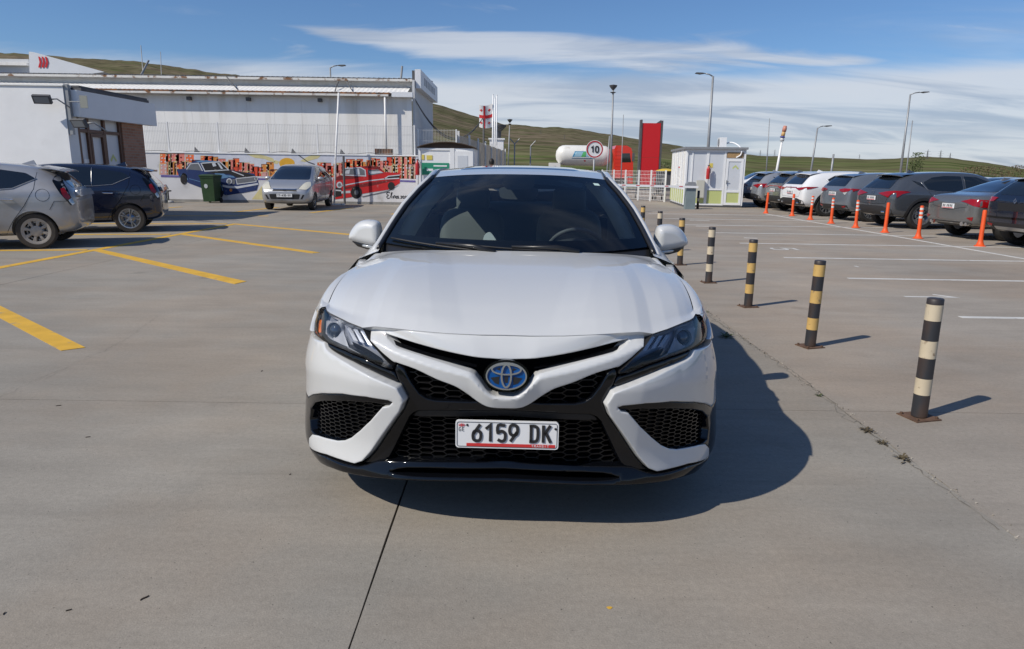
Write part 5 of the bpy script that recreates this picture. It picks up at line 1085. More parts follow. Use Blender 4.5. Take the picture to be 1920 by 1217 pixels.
# fender tops: from the hood edge down to the fender side
for sg in (-1, 1):
    ft = MB(); rows = []
    for v in np.linspace(0.03, 1.0, 40):
        e = hood_pt(1.0, v) + np.array([0.006, 0, -0.005]); yy = e[1]
        side = skin(s_of_y(min(yy, 1.46)) if yy > 0.60 else s_of_y(yy), float(np.interp(yy, [0.5, 0.72, 0.9, 1.2, 1.46], [0.80, 0.880, 0.905, 0.925, 0.93])), 0.006 if yy < 0.8 else 0.001)
        side = np.array([max(side[0], e[0] + 0.004), yy, min(side[2], e[2])])
        row = []
        for t in np.linspace(0, 1, 7):
            p = e + (side - e) * t; p = p + np.array([0.5, 0, 0.86]) * 0.022 * math.sin(math.pi * t) * min(1, (side[0] - e[0]) / 0.08); row.append(p)
        rows.append([np.array([sg * p[0], p[1], p[2]]) for p in row])
    ft.grid(rows, flip=(sg < 0)); ft.build('fender_top', M['white_paint'], hero, smooth=True)

# --- cabin: side shells, roof, glass
def T_edge(y):       # upper edge of the side shell: windshield edge, roof edge, rear glass edge, boot edge
    ys = [1.28, 1.40, 1.58, 1.75, 1.92, 2.08, 2.4, 2.8, 3.2, 3.55, 3.9, 4.2, 4.5, 4.75, 4.86]
    xs = [0.752, 0.750, 0.714, 0.672, 0.617, 0.556, 0.566, 0.575, 0.568, 0.545, 0.57, 0.60, 0.64, 0.62, 0.60]
    zs = [0.975, 1.012, 1.111, 1.205, 1.291, 1.366, 1.405, 1.418, 1.395, 1.335, 1.20, 1.07, 1.06, 1.05, 1.0]
    return np.interp(y, ys, xs), np.interp(y, ys, zs)
def belt(y): return np.interp(y, [1.28, 1.46, 2.0, 3.0, 4.0, 4.5, 4.86], [0.868, 0.872, 0.875, 0.872, 0.86, 0.82, 0.76]), np.interp(y, [1.28, 1.46, 3.0, 4.0, 4.6, 4.86], [0.928, 0.935, 0.965, 1.0, 0.99, 0.93])
ys_ = [1.28, 1.34, 1.40, 1.462, 1.55, 1.62, 1.7, 1.8, 1.9, 2.0, 2.08, 2.2, 2.4, 2.55, 2.68, 2.76, 2.9, 3.1, 3.3, 3.5, 3.6, 3.7, 3.85, 4.0, 4.2, 4.4, 4.6, 4.75, 4.86]
shell_rows = []
for y in ys_:
    bx, bz = belt(y); tx, tz = T_edge(y); wmax = float(np.interp(y, [1.28, 1.5, 3.3, 4.0, 4.5, 4.8, 4.86], [0.945, 0.943, 0.935, 0.92, 0.88, 0.80, 0.74])); sill = 0.22 if y < 4.4 else 0.28
    low = [(wmax * 0.90, sill), (wmax * 0.97, sill + 0.06), (wmax, 0.42), (wmax, 0.58), (wmax * 0.988, 0.76), (wmax * 0.975, bz - 0.06), (bx, bz)]
    up = [(bx + (tx - bx) * t + 0.02 * math.sin(math.pi * t) * min(1, (tz - bz) / 0.3), bz + (tz - bz) * t) for t in (0.07, 0.3, 0.6, 0.86, 0.95)]
    shell_rows.append([(x, y, z) for x, z in low + up + [(tx, tz)]])
def hole(y0, y1, k):
    ym = (y0 + y1) / 2
    if not (7 <= k <= 9): return None
    if 1.62 <= ym <= 2.68: return 'front_window'
    if 2.76 <= ym <= 3.7: return 'rear_window'
    return None
NR = len(shell_rows[0])
for sg in (-1, 1):
    sh = MB(); win = {}
    rowsS = [[(sg * p[0], p[1], p[2]) for p in r_] for r_ in shell_rows]
    for j in range(len(ys_) - 1):
        for k in range(NR - 1):
            q = [rowsS[j][k], rowsS[j][k + 1], rowsS[j + 1][k + 1], rowsS[j + 1][k]]
            ym, zm = (ys_[j] + ys_[j + 1]) / 2, sum(p[2] for p in q) / 4
            if ys_[j] < 1.45 and k < 4: continue          # the fender panel covers this
            if math.hypot(ym - 3.81, zm - 0.335) < 0.36: continue
            h = hole(ys_[j], ys_[j + 1], k)
            (sh if h is None else win.setdefault(h, MB())).add(q, [(0, 1, 2, 3)])
    def weld(o_):
        bm = bmesh.new(); bm.from_mesh(o_.data); bmesh.ops.remove_doubles(bm, verts=bm.verts, dist=0.0005); bmesh.ops.recalc_face_normals(bm, faces=bm.faces); bm.to_mesh(o_.data); bm.free()
        o_.data.polygons.foreach_set('use_smooth', [True] * len(o_.data.polygons)); o_.data.set_sharp_from_angle(angle=R(40)); return o_
    weld(sh.build('body_side', M['white_paint'], hero))
    for nm, b in win.items(): weld(b.build(nm, M['side_glass'], hero))
def sheet(name, m, rows, **kw):
    b = MB(); b.grid(rows); return b.build(name, m, kw.get('parent', hero), smooth=True)
# windshield
def ws(u, v, lift=0.0):
    y0, y1 = 1.40, 2.08; a = abs(u); ye = y0 + (y1 - y0) * v; xe, ze = T_edge(ye)
    yc = 1.135 + (1.955 - 1.135) * v; zc_ = 0.992 + (1.393 - 0.992) * v + 0.028 * math.sin(math.pi * v)
    t = a ** 2.2
    return np.array([u * xe * (1 - 0.0), yc + (ye - yc) * t, zc_ + (ze - zc_) * t + lift])
UU = np.linspace(-1, 1, 41)
sheet('windshield', M['windshield'], [[ws(u, v) for u in UU] for v in np.linspace(0, 1, 25)])
# black ceramic border just inside the glass
fr_ = MB()
fr_.grid([[ws(u, v, -0.004) for u in UU] for v in (0.0, 0.06, 0.125)])
fr_.grid([[ws(u, v, -0.004) for u in UU] for v in (0.93, 0.965, 1.0)])
for sg in (-1, 1):
    fr_.grid([[ws(sg * u, v, -0.004) for u in (1 - 0.050 * (1 - v) - 0.035, 0.97, 1.0)] for v in np.linspace(0.12, 0.94, 16)])
cu_ = [(-0.10, 0.93), (-0.095, 0.80), (-0.06, 0.74), (0.06, 0.74), (0.095, 0.80), (0.10, 0.93)]
fr_.grid([[ws(x / 0.6, 0.94, -0.005) for x, _ in cu_], [ws(x / 0.6, vv, -0.005) for x, vv in ((-0.10, 0.86), (-0.095, 0.80), (-0.06, 0.74), (0.06, 0.74), (0.095, 0.80), (0.10, 0.86))]])
fr_.build('glass_border', mat('ceramic_black', (0.006, 0.007, 0.009), 0.35), hero, smooth=True)
# pillar trim (black rubber beside the windshield)
for sg in (-1, 1):
    rl = MB(); rl.tube([Vector((sg * (T_edge(y)[0] + 0.030), y + 0.018, T_edge(y)[1] - 0.014)) for y in np.linspace(1.31, 3.5, 40)], [0.016 + 0.009 * math.sin(math.pi * min(1, (y - 1.31) / 1.6)) for y in np.linspace(1.31, 3.5, 40)], 10); rl.build('roof_rail', M['white_paint'], hero, smooth=True)
    pt = MB(); pt.tube([Vector((sg * (T_edge(y)[0] + 0.004), y, T_edge(y)[1] + 0.003)) for y in np.linspace(1.31, 2.10, 14)], [0.013] * 14, 8); pt.build('pillar_trim', M['satin_black'], hero, smooth=True)
# roof
def rf(u, v):
    a = abs(u); ye = 2.08 + (3.55 - 2.08) * v; xe, ze = T_edge(ye); yc = 1.957 + (3.62 - 1.957) * v
    zc_ = np.interp(yc, [1.957, 2.1, 2.3, 2.6, 2.9, 3.2, 3.62], [1.393, 1.412, 1.431, 1.446, 1.447, 1.434, 1.375]); t = a ** 2.4
    return np.array([u * xe, yc + (ye - yc) * t, zc_ + (ze - zc_) * t])
sheet('roof', M['white_paint'], [[rf(u, v) for u in UU] for v in np.linspace(0, 1, 40)])
def up(p, d=0.004): return np.array([p[0], p[1], p[2] + d])
sr = MB(); sr.grid([[up(rf(u * 0.74, v), 0.005 if 0 < i < 16 and 0 < j < 10 else -0.002) for i, u in enumerate(np.linspace(-1, 1, 17))] for j, v in enumerate(np.linspace(0.17, 0.52, 11))])
sr.build('sunroof', M['roof_glass'], hero, smooth=True)
for sg in (-1, 1):
    dt = MB(); dt.tube([Vector((sg * (T_edge(y)[0] - 0.002), y, T_edge(y)[1] + 0.004)) for y in np.linspace(2.09, 3.5, 16)], 0.007, 6); dt.build('roof_channel', M['satin_black'], hero, smooth=True)
# rear glass, boot, tail
def lid(v0, v1, y0, y1, yc0, yc1, zc0, zc1, n=10):
    rows = []
    for k in range(n + 1):
        v = k / n; ye = y0 + (y1 - y0) * v; xe, ze = T_edge(ye); yc = yc0 + (yc1 - yc0) * v; zc_ = zc0 + (zc1 - zc0) * v
        rows.append([np.array([u * xe, yc + (ye - yc) * abs(u) ** 2.2, zc_ + (ze - zc_) * abs(u) ** 2.2]) for u in UU])
    return rows
sheet('rear_window', M['side_glass'], lid(0, 1, 3.55, 4.2, 3.62, 4.28, 1.375, 1.09))
sheet('boot_lid', M['white_paint'], lid(0, 1, 4.2, 4.86, 4.28, 4.90, 1.09, 1.06))
tl = MB(); rr_ = shell_rows[-1]
tl.grid([[np.array([sg * p[0] * t, p[1] + 0.05 * (1 - t * t), p[2] + (0.06 * (1 - t ** 2) if k == len(rr_) - 1 else 0)]) for sg, t in ((-1, 1), (-1, 0.6), (-1, 0.2), (1, 0.2), (1, 0.6), (1, 1))] for k, p in enumerate(rr_)])
tl.build('tail_panel', M['white_paint'], hero, smooth=True, angle=40)
fl_ = MB(); fl_.box(-0.66, 0.66, 0.45, 4.7, 0.17, 0.24); fl_.box(-0.60, 0.60, 0.4, 1.45, 0.24, 0.72); fl_.box(-0.60, 0.60, 3.3, 4.6, 0.24, 0.55); fl_.box(-0.74, 0.74, 1.2, 1.45, 0.24, 0.9)
fl_.build('underbody', M['void'], hero)
# cowl and wipers
cw = MB(); cw.grid([[np.array(hood_pt(u, 1.0)) + np.array([0, 0.012, -0.022]) for u in UU], [ws(u, 0.02) + np.array([0, 0, -0.012]) for u in UU]]); cw.build('cowl', M['satin_black'], hero)
for side_pts in (((-0.05, 0.030), (-0.30, 0.022), (-0.66, 0.045)), ((0.62, 0.022), (0.30, 0.028), (0.02, 0.05))):
    pass
def on_ws(x, v, lift=0.0):
    xe, _ = T_edge(1.40 + 0.68 * v); return Vector(ws(x / xe, v)) + Vector((0, -0.5, 0.86)) * lift
for a_, b_ in (((-0.20, 0.0), (-0.70, 0.045)), ((0.24, 0.0), (-0.33, 0.055))):
    wp = MB(); n = 12
    pts = [on_ws(a_[0] + (b_[0] - a_[0]) * t, a_[1] + (b_[1] - a_[1]) * t, 0.012) for t in np.linspace(0, 1, n)]
    wp.tube(pts, [0.006] * n, 6)
    w_ob = wp.build('wiper', M['matte_black'], hero, smooth=True)
    arm = MB(); p0, p1 = a_, b_
    arm.tube([on_ws(p0[0] + 0.10 * (1 if a_[0] > 0 else 1), 0.0, 0.02) + Vector((0, -0.02, -0.006)), on_ws(p0[0] - 0.02, 0.012, 0.03), on_ws((p0[0] * 0.55 + p1[0] * 0.45), 0.028, 0.024)], [0.012, 0.014, 0.007], 6)
    arm.build('wiper_arm', M['satin_black'], w_ob, smooth=True)

# --- mirrors
mir_poly = [(-0.006, 0.01), (-0.008, 0.08), (0.0, 0.128), (0.018, 0.15), (0.06, 0.157), (0.105, 0.152), (0.145, 0.13), (0.178, 0.09), (0.193, 0.055), (0.188, 0.034), (0.15, 0.018), (0.09, 0.006), (0.02, -0.002)]
for sg in (-1, 1):
    root = bpy.data.objects.new('door_mirror', None); COL.objects.link(root); root.parent = hero; root.empty_display_size = 0.1
    ox, oy, oz = 0.832, 1.72, 0.955
    fm = lambda V, off: np.stack([sg * (ox + V[:, 0] * 1.06), oy - off + 0.30 * (V[:, 0]) , oz + V[:, 1]], -1)
    poly = [tuple(p) for p in cr(mir_poly, 3, True)]
    link_mesh('mirror_cap', patch_mesh([poly], 0.008, lambda V, o: fm(V, o), 0.045, 0.06, 0.03, extra=lambda V: 0.085 + 0.012 * np.clip((V[:, 1] - 0.06) / 0.06, -1, 1) * 0), M['white_paint'], root)
    b = MB(); b.prism([(p[0] * 0.97 + 0.003, p[1] * 0.97 + 0.002) for p in poly], lambda p: Vector((sg * (ox + p[0]), oy + 0.03 + 0.3 * p[0], oz + p[1])), lambda p: Vector((sg * (ox + p[0]), oy - 0.004 + 0.3 * p[0], oz + p[1])))
    b.build('mirror_housing', M['satin_black'], root)
    b = MB(); b.prism([(0.018 + p[0] * 0.85, 0.012 + p[1] * 0.85) for p in poly], lambda p: Vector((sg * (ox + p[0]), oy + 0.034 + 0.3 * p[0], oz + p[1])), lambda p: Vector((sg * (ox + p[0]), oy + 0.03 + 0.3 * p[0], oz + p[1])))
    b.build('mirror_glass', M['chrome'], root)
    b = MB(); b.tube([Vector((sg * (ox + 0.035), oy + 0.0, oz + 0.012)), Vector((sg * (ox + 0.03), oy + 0.01, oz - 0.02)), Vector((sg * (ox + 0.02), oy + 0.03, oz - 0.05))], [0.035, 0.03, 0.024], 10)
    b.build('mirror_foot', M['satin_black'], root, smooth=True)
    b = MB(); pts = [Vector((sg * (ox + x), oy - 0.058 + 0.3 * x + 0.03 * (x / 0.18) ** 2, oz + z)) for x, z in ((0.03, -0.004), (0.08, 0.0), (0.13, 0.008), (0.175, 0.026))]
    b.tube(pts, [0.010, 0.011, 0.011, 0.007], 8); b.build('turn_signal', M['clear_lens'], root, smooth=True)
    b = MB(); pts = [Vector((sg * (ox + x), oy - 0.035 + 0.3 * x, oz + z)) for x, z in ((0.02, 0.0), (0.08, 0.002), (0.14, 0.012), (0.175, 0.028))]
    b.tube(pts, [0.02, 0.024, 0.02, 0.01], 10); b.build('mirror_skirt', M['satin_black'], root, smooth=True)

# --- number plate
pc = px2sz(950.5, 813, 0.02); pcen = skin(0.0, pc[1], 0.035); PW, PH = 0.392, 0.108
plate = bpy.data.objects.new('number_plate', None); COL.objects.link(plate); plate.parent = hero
plate.location = (float(w2h(aty(950.5, 813, HERO_Y + pcen[1]))[0]), float(pcen[1]), float(pcen[2])); plate.rotation_euler = (R(-3), 0, 0)
def P3(d): return lambda x, z, t=0.0: Vector((x, -d - t, z))
b = MB(); b.prism(rrect(PW, PH, 0.012), lambda p: Vector((p[0], 0.012, p[1])), lambda p: Vector((p[0], 0, p[1]))); b.build('plate_sheet', M['plate_white'], plate)
b = MB(); ribbon(b, rrect(PW - 0.012, PH - 0.012, 0.008), 0.0022, P3(0.0012), True); b.build('plate_border', M['plate_black'], plate)
for k, ch in enumerate('6159DK'): b = MB(); write(b, ch, -0.134 + k * 0.0464 if k < 4 else 0.082 + (k - 4) * 0.048, -0.026, 0.040, 0.068, 0.0115, P3(0.0015), t=0.002, font=NARROW); b.build('plate_character', M['plate_black'], plate)
b = MB(); b.prism([(-0.154, -0.047), (0.184, -0.047), (0.184, -0.035), (-0.154, -0.035)], lambda p: Vector((p[0], 0, p[1])), lambda p: Vector((p[0], -0.001, p[1]))); b.build('plate_band', M['plate_red'], plate)
b = MB(); write(b, 'TRANSIT', 0.094, -0.0455, 0.0075, 0.009, 0.0014, P3(0.002), gap=0.3); b.build('plate_word', M['plate_white'], plate)
b = MB(); write(b, 'GE', -0.184, 0.012, 0.0095, 0.0155, 0.0018, P3(0.0015), gap=0.35); b.build('country_code', M['plate_black'], plate)
b = MB(); fx_, fz_ = -0.172, 0.036
b.box(fx_ - 0.013, fx_ + 0.013, -0.002, -0.001, fz_ - 0.0013, fz_ + 0.0013); b.box(fx_ - 0.0016, fx_ + 0.0016, -0.0025, -0.0015, fz_ - 0.007, fz_ + 0.007)
for dx, dz in ((-0.007, 0.004), (0.007, 0.004), (-0.007, -0.004), (0.007, -0.004)): b.box(fx_ + dx - 0.0015, fx_ + dx + 0.0015, -0.002, -0.001, fz_ + dz - 0.0012, fz_ + dz + 0.0012)
b.build('plate_flag', M['plate_red'], plate)
b = MB()
for x in (-0.151, 0.184): b.lathe([(0.0001, 0.003), (0.004, 0.0025), (0.005, 0)], 10, Matrix.Translation((x, 0, 0.036 if x < 0 else 0.028)) @ Matrix.Rotation(R(90), 4, 'X'))
b.build('plate_screws', M['plate_black'], plate)

# --- emblem
ec = px2sz(949.5, 704, 0.02); ecen = skin(0.0, ec[1], 0.028)
emb = bpy.data.objects.new('emblem', None); COL.objects.link(emb); emb.parent = hero
emb.location = (float(w2h(aty(949.5, 704, HERO_Y + ecen[1]))[0]), float(ecen[1]), float(ecen[2])); emb.rotation_euler = (R(-8), 0, 0); emb.scale = (0.90, 1, 0.90)
EA, EB = 0.082, 0.055
b = MB(); b.prism(ell(EA + 0.013, EB + 0.012), lambda p: Vector((p[0], 0.05, p[1])), lambda p: Vector((p[0], 0.004, p[1]))); b.build('emblem_base', M['gloss_black'], emb)
b = MB(); b.prism(ell(EA - 0.002, EB - 0.002), lambda p: Vector((p[0], 0.01, p[1])), lambda p: Vector((p[0], 0.0, p[1]))); b.build('emblem_field', M['emblem_blue'], emb)
b = MB(); ribbon(b, ell(EA, EB), 0.006, lambda x, z, t=0: Vector((x, 0.006 - t, z)), True, t=0.012)
ribbon(b, ell(0.060, 0.021, 40, 0, 0.028), 0.0062, lambda x, z, t=0: Vector((x, 0.002 - t, z)), True, t=0.009)
ribbon(b, ell(0.0195, 0.047, 40, 0, 0.001), 0.0072, lambda x, z, t=0: Vector((x, 0.002 - t, z)), True, t=0.0095)
b.build('emblem_chrome', mat('emblem_chrome', (0.52, 0.51, 0.50), 0.2, 0.9), emb)
b = MB()
for pl_ in ([(-0.066, -0.008), (-0.028, -0.002), (-0.030, -0.036), (-0.048, -0.030)], [(0.066, -0.008), (0.028, -0.002), (0.030, -0.036), (0.048, -0.030)], [(-0.042, 0.028), (-0.026, 0.036), (-0.026, 0.022)], [(0.042, 0.028), (0.026, 0.036), (0.026, 0.022)], [(-0.008, 0.0), (0.008, 0.0), (0.006, -0.028), (-0.006, -0.028)]):
    b.prism(pl_, lambda p: Vector((p[0], 0.004, p[1])), lambda p: Vector((p[0], -0.0012, p[1])))
b.build('emblem_centre', M['satin_black'], emb)

# --- wheels
HW = wheel_meshes(0.335, 0.225, 5, 'twin', 0.235)
for me, m in zip(HW, (M['rubber'], M['alloy'], M['dark_chrome'])): me.materials.append(m)
for wy in (WHEEL_Y, 3.81):
    for sg in (-1, 1):
        w = bpy.data.objects.new('wheel', None); COL.objects.link(w); w.parent = hero; w.location = (sg * 0.79, wy, 0.335); w.rotation_euler = (0, 0, R(90) if sg > 0 else R(-90)); w.empty_display_size = 0.1
        for nm, me in zip(('tyre', 'rim', 'brake_disc'), HW): part(nm, me, w)

# --- cabin inside
ib = MB(); ib.grid([[ws(u * 0.98, 0.0) + np.array([0, 0.03, -0.03]) for u in np.linspace(-1, 1, 21)], [np.array([u * 0.70, 1.52, 0.985 + 0.03 * math.exp(-((u - 0.52) / 0.3) ** 2)]) for u in np.linspace(-1, 1, 21)], [np.array([u * 0.72, 1.72, 0.975 + 0.05 * math.exp(-((u - 0.52) / 0.25) ** 2)]) for u in np.linspace(-1, 1, 21)], [np.array([u * 0.74, 1.78, 0.7]) for u in np.linspace(-1, 1, 21)]])
ib.build('dashboard', M['dash'], hero, smooth=True)
ib = MB(); ib.box(-0.80, 0.80, 1.5, 4.1, 0.30, 0.34); ib.box(-0.78, 0.78, 3.95, 4.1, 0.34, 0.99); ib.build('cabin_floor', M['dash'], hero)
def cushion(name, parent, c, sz, tilt, m):
    b_ = MB(); n = 12; rows = []
    for j in range(n + 1):
        ph = -math.pi / 2 + math.pi * j / n
        rows.append([(c[0] + sz[0] * abs(math.cos(ph)) ** 0.4 * np.sign(math.cos(t)) * abs(math.cos(t)) ** 0.4, c[1] + sz[1] * abs(math.cos(ph)) ** 0.4 * np.sign(math.sin(t)) * abs(math.sin(t)) ** 0.4 + tilt * sz[2] * np.sign(math.sin(ph)) * abs(math.sin(ph)) ** 0.4, c[2] + sz[2] * np.sign(math.sin(ph)) * abs(math.sin(ph)) ** 0.4) for t in np.linspace(0, 2 * math.pi, 25)[:-1]])
    b_.grid(rows, cu=True); return b_.build(name, m, parent, smooth=True)
for sx in (-0.37, 0.37):
    st_ = cushion('front_seat', hero, (sx, 2.80, 0.80), (0.25, 0.085, 0.33), 0.28, M['seat_leather'])
    cushion('headrest', st_, (sx, 2.92, 1.19), (0.13, 0.055, 0.10), 0.1, M['seat_leather'])
    cushion('seat_cushion', st_, (sx, 2.50, 0.50), (0.25, 0.28, 0.09), 0.0, M['seat_leather'])
rs_ = cushion('rear_seat', hero, (0, 3.68, 0.82), (0.66, 0.09, 0.33), 0.25, M['seat_leather'])
for sx in (-0.4, 0, 0.4): cushion('headrest', rs_, (sx, 3.78, 1.13), (0.12, 0.05, 0.08), 0.1, M['seat_leather'])
b = MB(); ct = Matrix.Translation((0.37, 1.93, 0.90)) @ Matrix.Rotation(R(-62), 4, 'X')
b.lathe([(0.185 + 0.014 * math.cos(a), 0.014 * math.sin(a)) for a in np.linspace(0, 2 * math.pi, 9)[:-1]], 36, ct, close=True); b.lathe([(0.001, 0.0), (0.07, 0.0), (0.075, -0.02)], 16, ct)
b.bar(ct @ Vector((-0.18, 0, 0)), ct @ Vector((0.18, 0, 0)), 0.03, 0.015); b.build('steering_wheel', M['dash'], hero, smooth=True)
b = MB(); b.prism([tuple(p) for p in cr([(-0.12, 0.0), (-0.11, 0.035), (0, 0.045), (0.11, 0.035), (0.12, 0), (0.10, -0.03), (0, -0.035), (-0.10, -0.03)], 3, True)], lambda p: Vector((p[0] - 0.0, 1.93, 1.275 + p[1])), lambda p: Vector((p[0], 1.905, 1.275 + p[1])))
b.build('rear_view_mirror', M['dash'], hero)
b = MB(); b.box(-0.05, 0.05, 1.86, 1.92, 1.30, 1.345); b.build('sensor_box', M['satin_black'], hero)
for sg in (-1, 1):
    b = MB(); r0, r1, r2 = [], [], []
    for y in np.linspace(1.42, 2.15, 12):
        x_, z_ = T_edge(y); r0.append((sg * (x_ - 0.03), y + 0.01, z_ - 0.02)); r1.append((sg * (x_ - 0.125), y + 0.12, z_ - 0.035)); r2.append((sg * (x_ - 0.05), y + 0.24, z_ - 0.05))
    b.grid([r0, r1, r2]); b.build('pillar_lining', M['trim_light'], hero, smooth=True)
b = MB(); b.grid([[np.array(rf(u * 0.97, v)) - np.array([0, 0, 0.03]) for u in np.linspace(-1, 1, 9)] for v in np.linspace(0.02, 0.98, 9)]); b.build('headliner', M['dash'], hero, smooth=True)
st2 = MB(); st2.grid([[ws(u, v, 0.001) for u in (0.80, 0.86)] for v in (0.86, 0.90)]); st2.build('windshield_sticker', mat('sticker', (0.55, 0.72, 0.66), 0.6), hero)
b = MB(); b.prism([tuple(p) for p in cr([(-0.185, 0.985), (-0.175, 1.035), (-0.145, 1.055), (-0.12, 1.035), (-0.09, 0.985)], 3)], lambda p: Vector((p[0] - 0.02, 1.66, p[1])), lambda p: Vector((p[0] - 0.02, 1.64, p[1]))); b.build('seat_sun_patch', M['trim_light'], hero)  # added pale piece stands in for a sunlit spot on the seat

# ------------------------------------------------------------------ other vehicles: shared builder
# local frame: x = forward, y = left, z = up, origin on the ground at mid wheelbase
PAINT = {
 'silver': mat('silver_paint', (0.42, 0.43, 0.45), 0.38, 0.55, coat=1.0, dirt=(0.28, 0.25, 0.20), dscale=1.6, dlo=0.55, dhi=0.8),
 'dusty_silver': mat('dusty_silver_paint', (0.38, 0.39, 0.41), 0.42, 0.5, coat=0.9, dirt=(0.27, 0.23, 0.18), dscale=1.4, dlo=0.46, dhi=0.72, coat_rough=0.05),
 'navy': mat('navy_paint', (0.007, 0.012, 0.035), 0.25, 0.3, coat=1.0),
 'graphite': mat('graphite_paint', (0.082, 0.092, 0.108), 0.24, 0.4, coat=1.0),
 'blue_grey': mat('blue_grey_paint', (0.175, 0.20, 0.235), 0.24, 0.4, coat=1.0),
 'sonic_grey': mat('sonic_grey_paint', (0.34, 0.36, 0.39), 0.24, 0.4, coat=1.0),
 'white': mat('car_white_paint', (0.74, 0.75, 0.76), 0.3, 0, coat=1.0),
 'titan': mat('titan_paint', (0.175, 0.178, 0.178), 0.24, 0.5, coat=1.0),
 'midnight': mat('midnight_paint', (0.010, 0.014, 0.028), 0.22, 0.3, coat=1.0),
}
for _p in PAINT.values(): _p.node_tree.nodes['Principled BSDF'].inputs['Coat IOR'].default_value = 1.65
M['cladding'] = mat('cladding', (0.022, 0.022, 0.024), 0.55)
M['arch_black'] = mat('arch_black', (0.006, 0.006, 0.006), 0.9, spec=0.1)
def roundpoly(poly, r, n=3):
    out = []; P = [np.array(p, float) for p in poly]; m = len(P)
    for i in range(m):
        a, b, c = P[i - 1], P[i], P[(i + 1) % m]; la, lc = np.linalg.norm(a - b), np.linalg.norm(c - b); rr = min(r, la * 0.45, lc * 0.45)
        p0, p1 = b + (a - b) / la * rr, b + (c - b) / lc * rr
        for k in range(n + 1): t = k / n; out.append((1 - t) ** 2 * p0 + 2 * t * (1 - t) * b + t * t * p1)
    return out
MODELS = {}
class Model:
    def __init__(s, key, stations, wheels, wr, ww, arch=1.13):
        s.e = []; s.wheels = wheels; s.wr = wr
        secs = []
        for x, zb, zs, zt, w, wt in stations:
            zm = zb + (zs - zb) * 0.5; d = zt - zs
            half = [(0, zb), (0.72 * w, zb), (0.93 * w, zb + 0.03), (0.99 * w, zb + 0.5 * (zm - zb)), (w, zm), (0.995 * w, zs - 0.10 * (zs - zb)), (0.965 * w, zs),
                    (wt + (0.965 * w - wt) * 0.45 + 0.012, zs + d * 0.55), (wt, zt - min(0.05, d * 0.22)), (wt * 0.80, zt - min(0.014, d * 0.06)), (wt * 0.35, zt), ]
            secs.append([(x, y, z) for y, z in half] + [(x, -y, z) for y, z in reversed(half[1:])])
        n = len(secs[0]); mb = MB(); mb.grid(secs, cu=True)
        me = mb.mesh('cage', fix=False)
        bm = bmesh.new(); bm.from_mesh(me); bm.verts.ensure_lookup_table()
        for st in (0, len(secs) - 1):
            b0 = st * n; h = (n + 1) // 2
            for k in range(h - 1):
                i0, i1 = b0 + k, b0 + k + 1; j0, j1 = b0 + (n - k) % n, b0 + n - k - 1
                vs = [bm.verts[i0], bm.verts[i1], bm.verts[j1], bm.verts[j0]]
                u = []
                for v in vs:
                    if v not in u: u.append(v)
                if len(u) > 2:
                    try: bm.faces.new(u)
                    except ValueError: pass
        bmesh.ops.recalc_face_normals(bm, faces=bm.faces); bm.to_mesh(me); bm.free()
        ob = bpy.data.objects.new('cage_tmp', me); COL.objects.link(ob)
        md = ob.modifiers.new('s', 'SUBSURF'); md.levels = 2; md.render_levels = 2
        dg = bpy.context.evaluated_depsgraph_get(); sm = bpy.data.meshes.new_from_object(ob.evaluated_get(dg)); ob.modifiers.clear()
        bm = bmesh.new(); bm.from_mesh(sm); s.bvh = BVHTree.FromBMesh(bm); bm.free()
        # wheel openings
        ob.data = sm; cut = MB(); ca = arch * wr
        W = max(st[4] for st in stations)
        for x in wheels:
            for sg in (-1, 1):
                cut.lathe([(0.0001, 0.0), (ca, 0.0), (ca, 0.36), (0.0001, 0.36)], 28, Matrix.Translation((x, sg * (W - 0.24), wr)) @ Matrix.Rotation(R(-90 if sg > 0 else 90), 4, 'X'))
        cme = cut.mesh('cut'); co = bpy.data.objects.new('cut_tmp', cme); COL.objects.link(co)
        bm = bmesh.new(); bm.from_mesh(cme); bmesh.ops.remove_doubles(bm, verts=bm.verts, dist=0.001); bmesh.ops.recalc_face_normals(bm, faces=bm.faces); bm.to_mesh(cme); bm.free()
        md = ob.modifiers.new('b', 'BOOLEAN'); md.operation = 'DIFFERENCE'; md.object = co; md.solver = 'EXACT'
        bpy.context.view_layer.update(); dg = bpy.context.evaluated_depsgraph_get(); fin = bpy.data.meshes.new_from_object(ob.evaluated_get(dg))
        bpy.data.objects.remove(ob); bpy.data.objects.remove(co)
        mi = []
        for p in fin.polygons:
            c = p.center; k = 0
            for x in wheels:
                d = math.hypot(c.x - x, c.z - wr)
                if d < ca + 0.004 and abs(c.y) < W - 0.03 and (abs(abs(c.y) - (W - 0.24)) < 0.01 or abs(d - ca) < 0.02): k = 1
            if c.z < 0.30 and p.normal.z < -0.6: k = 1
            mi.append(k)
        fin.materials.clear()
        fin.polygons.foreach_set('material_index', mi); fin.polygons.foreach_set('use_smooth', [True] * len(mi)); fin.set_sharp_from_angle(angle=R(38)); fin.update()
        s.e.append(('body', fin, ['paint', 'arch_black'], None)); s.W = W
        MODELS[key] = s
    def hit(s, p, d):
        d = Vector(d).normalized(); o = Vector(p) - d * 6.0; loc, nor, _, _ = s.bvh.ray_cast(o, d)
        return loc, nor
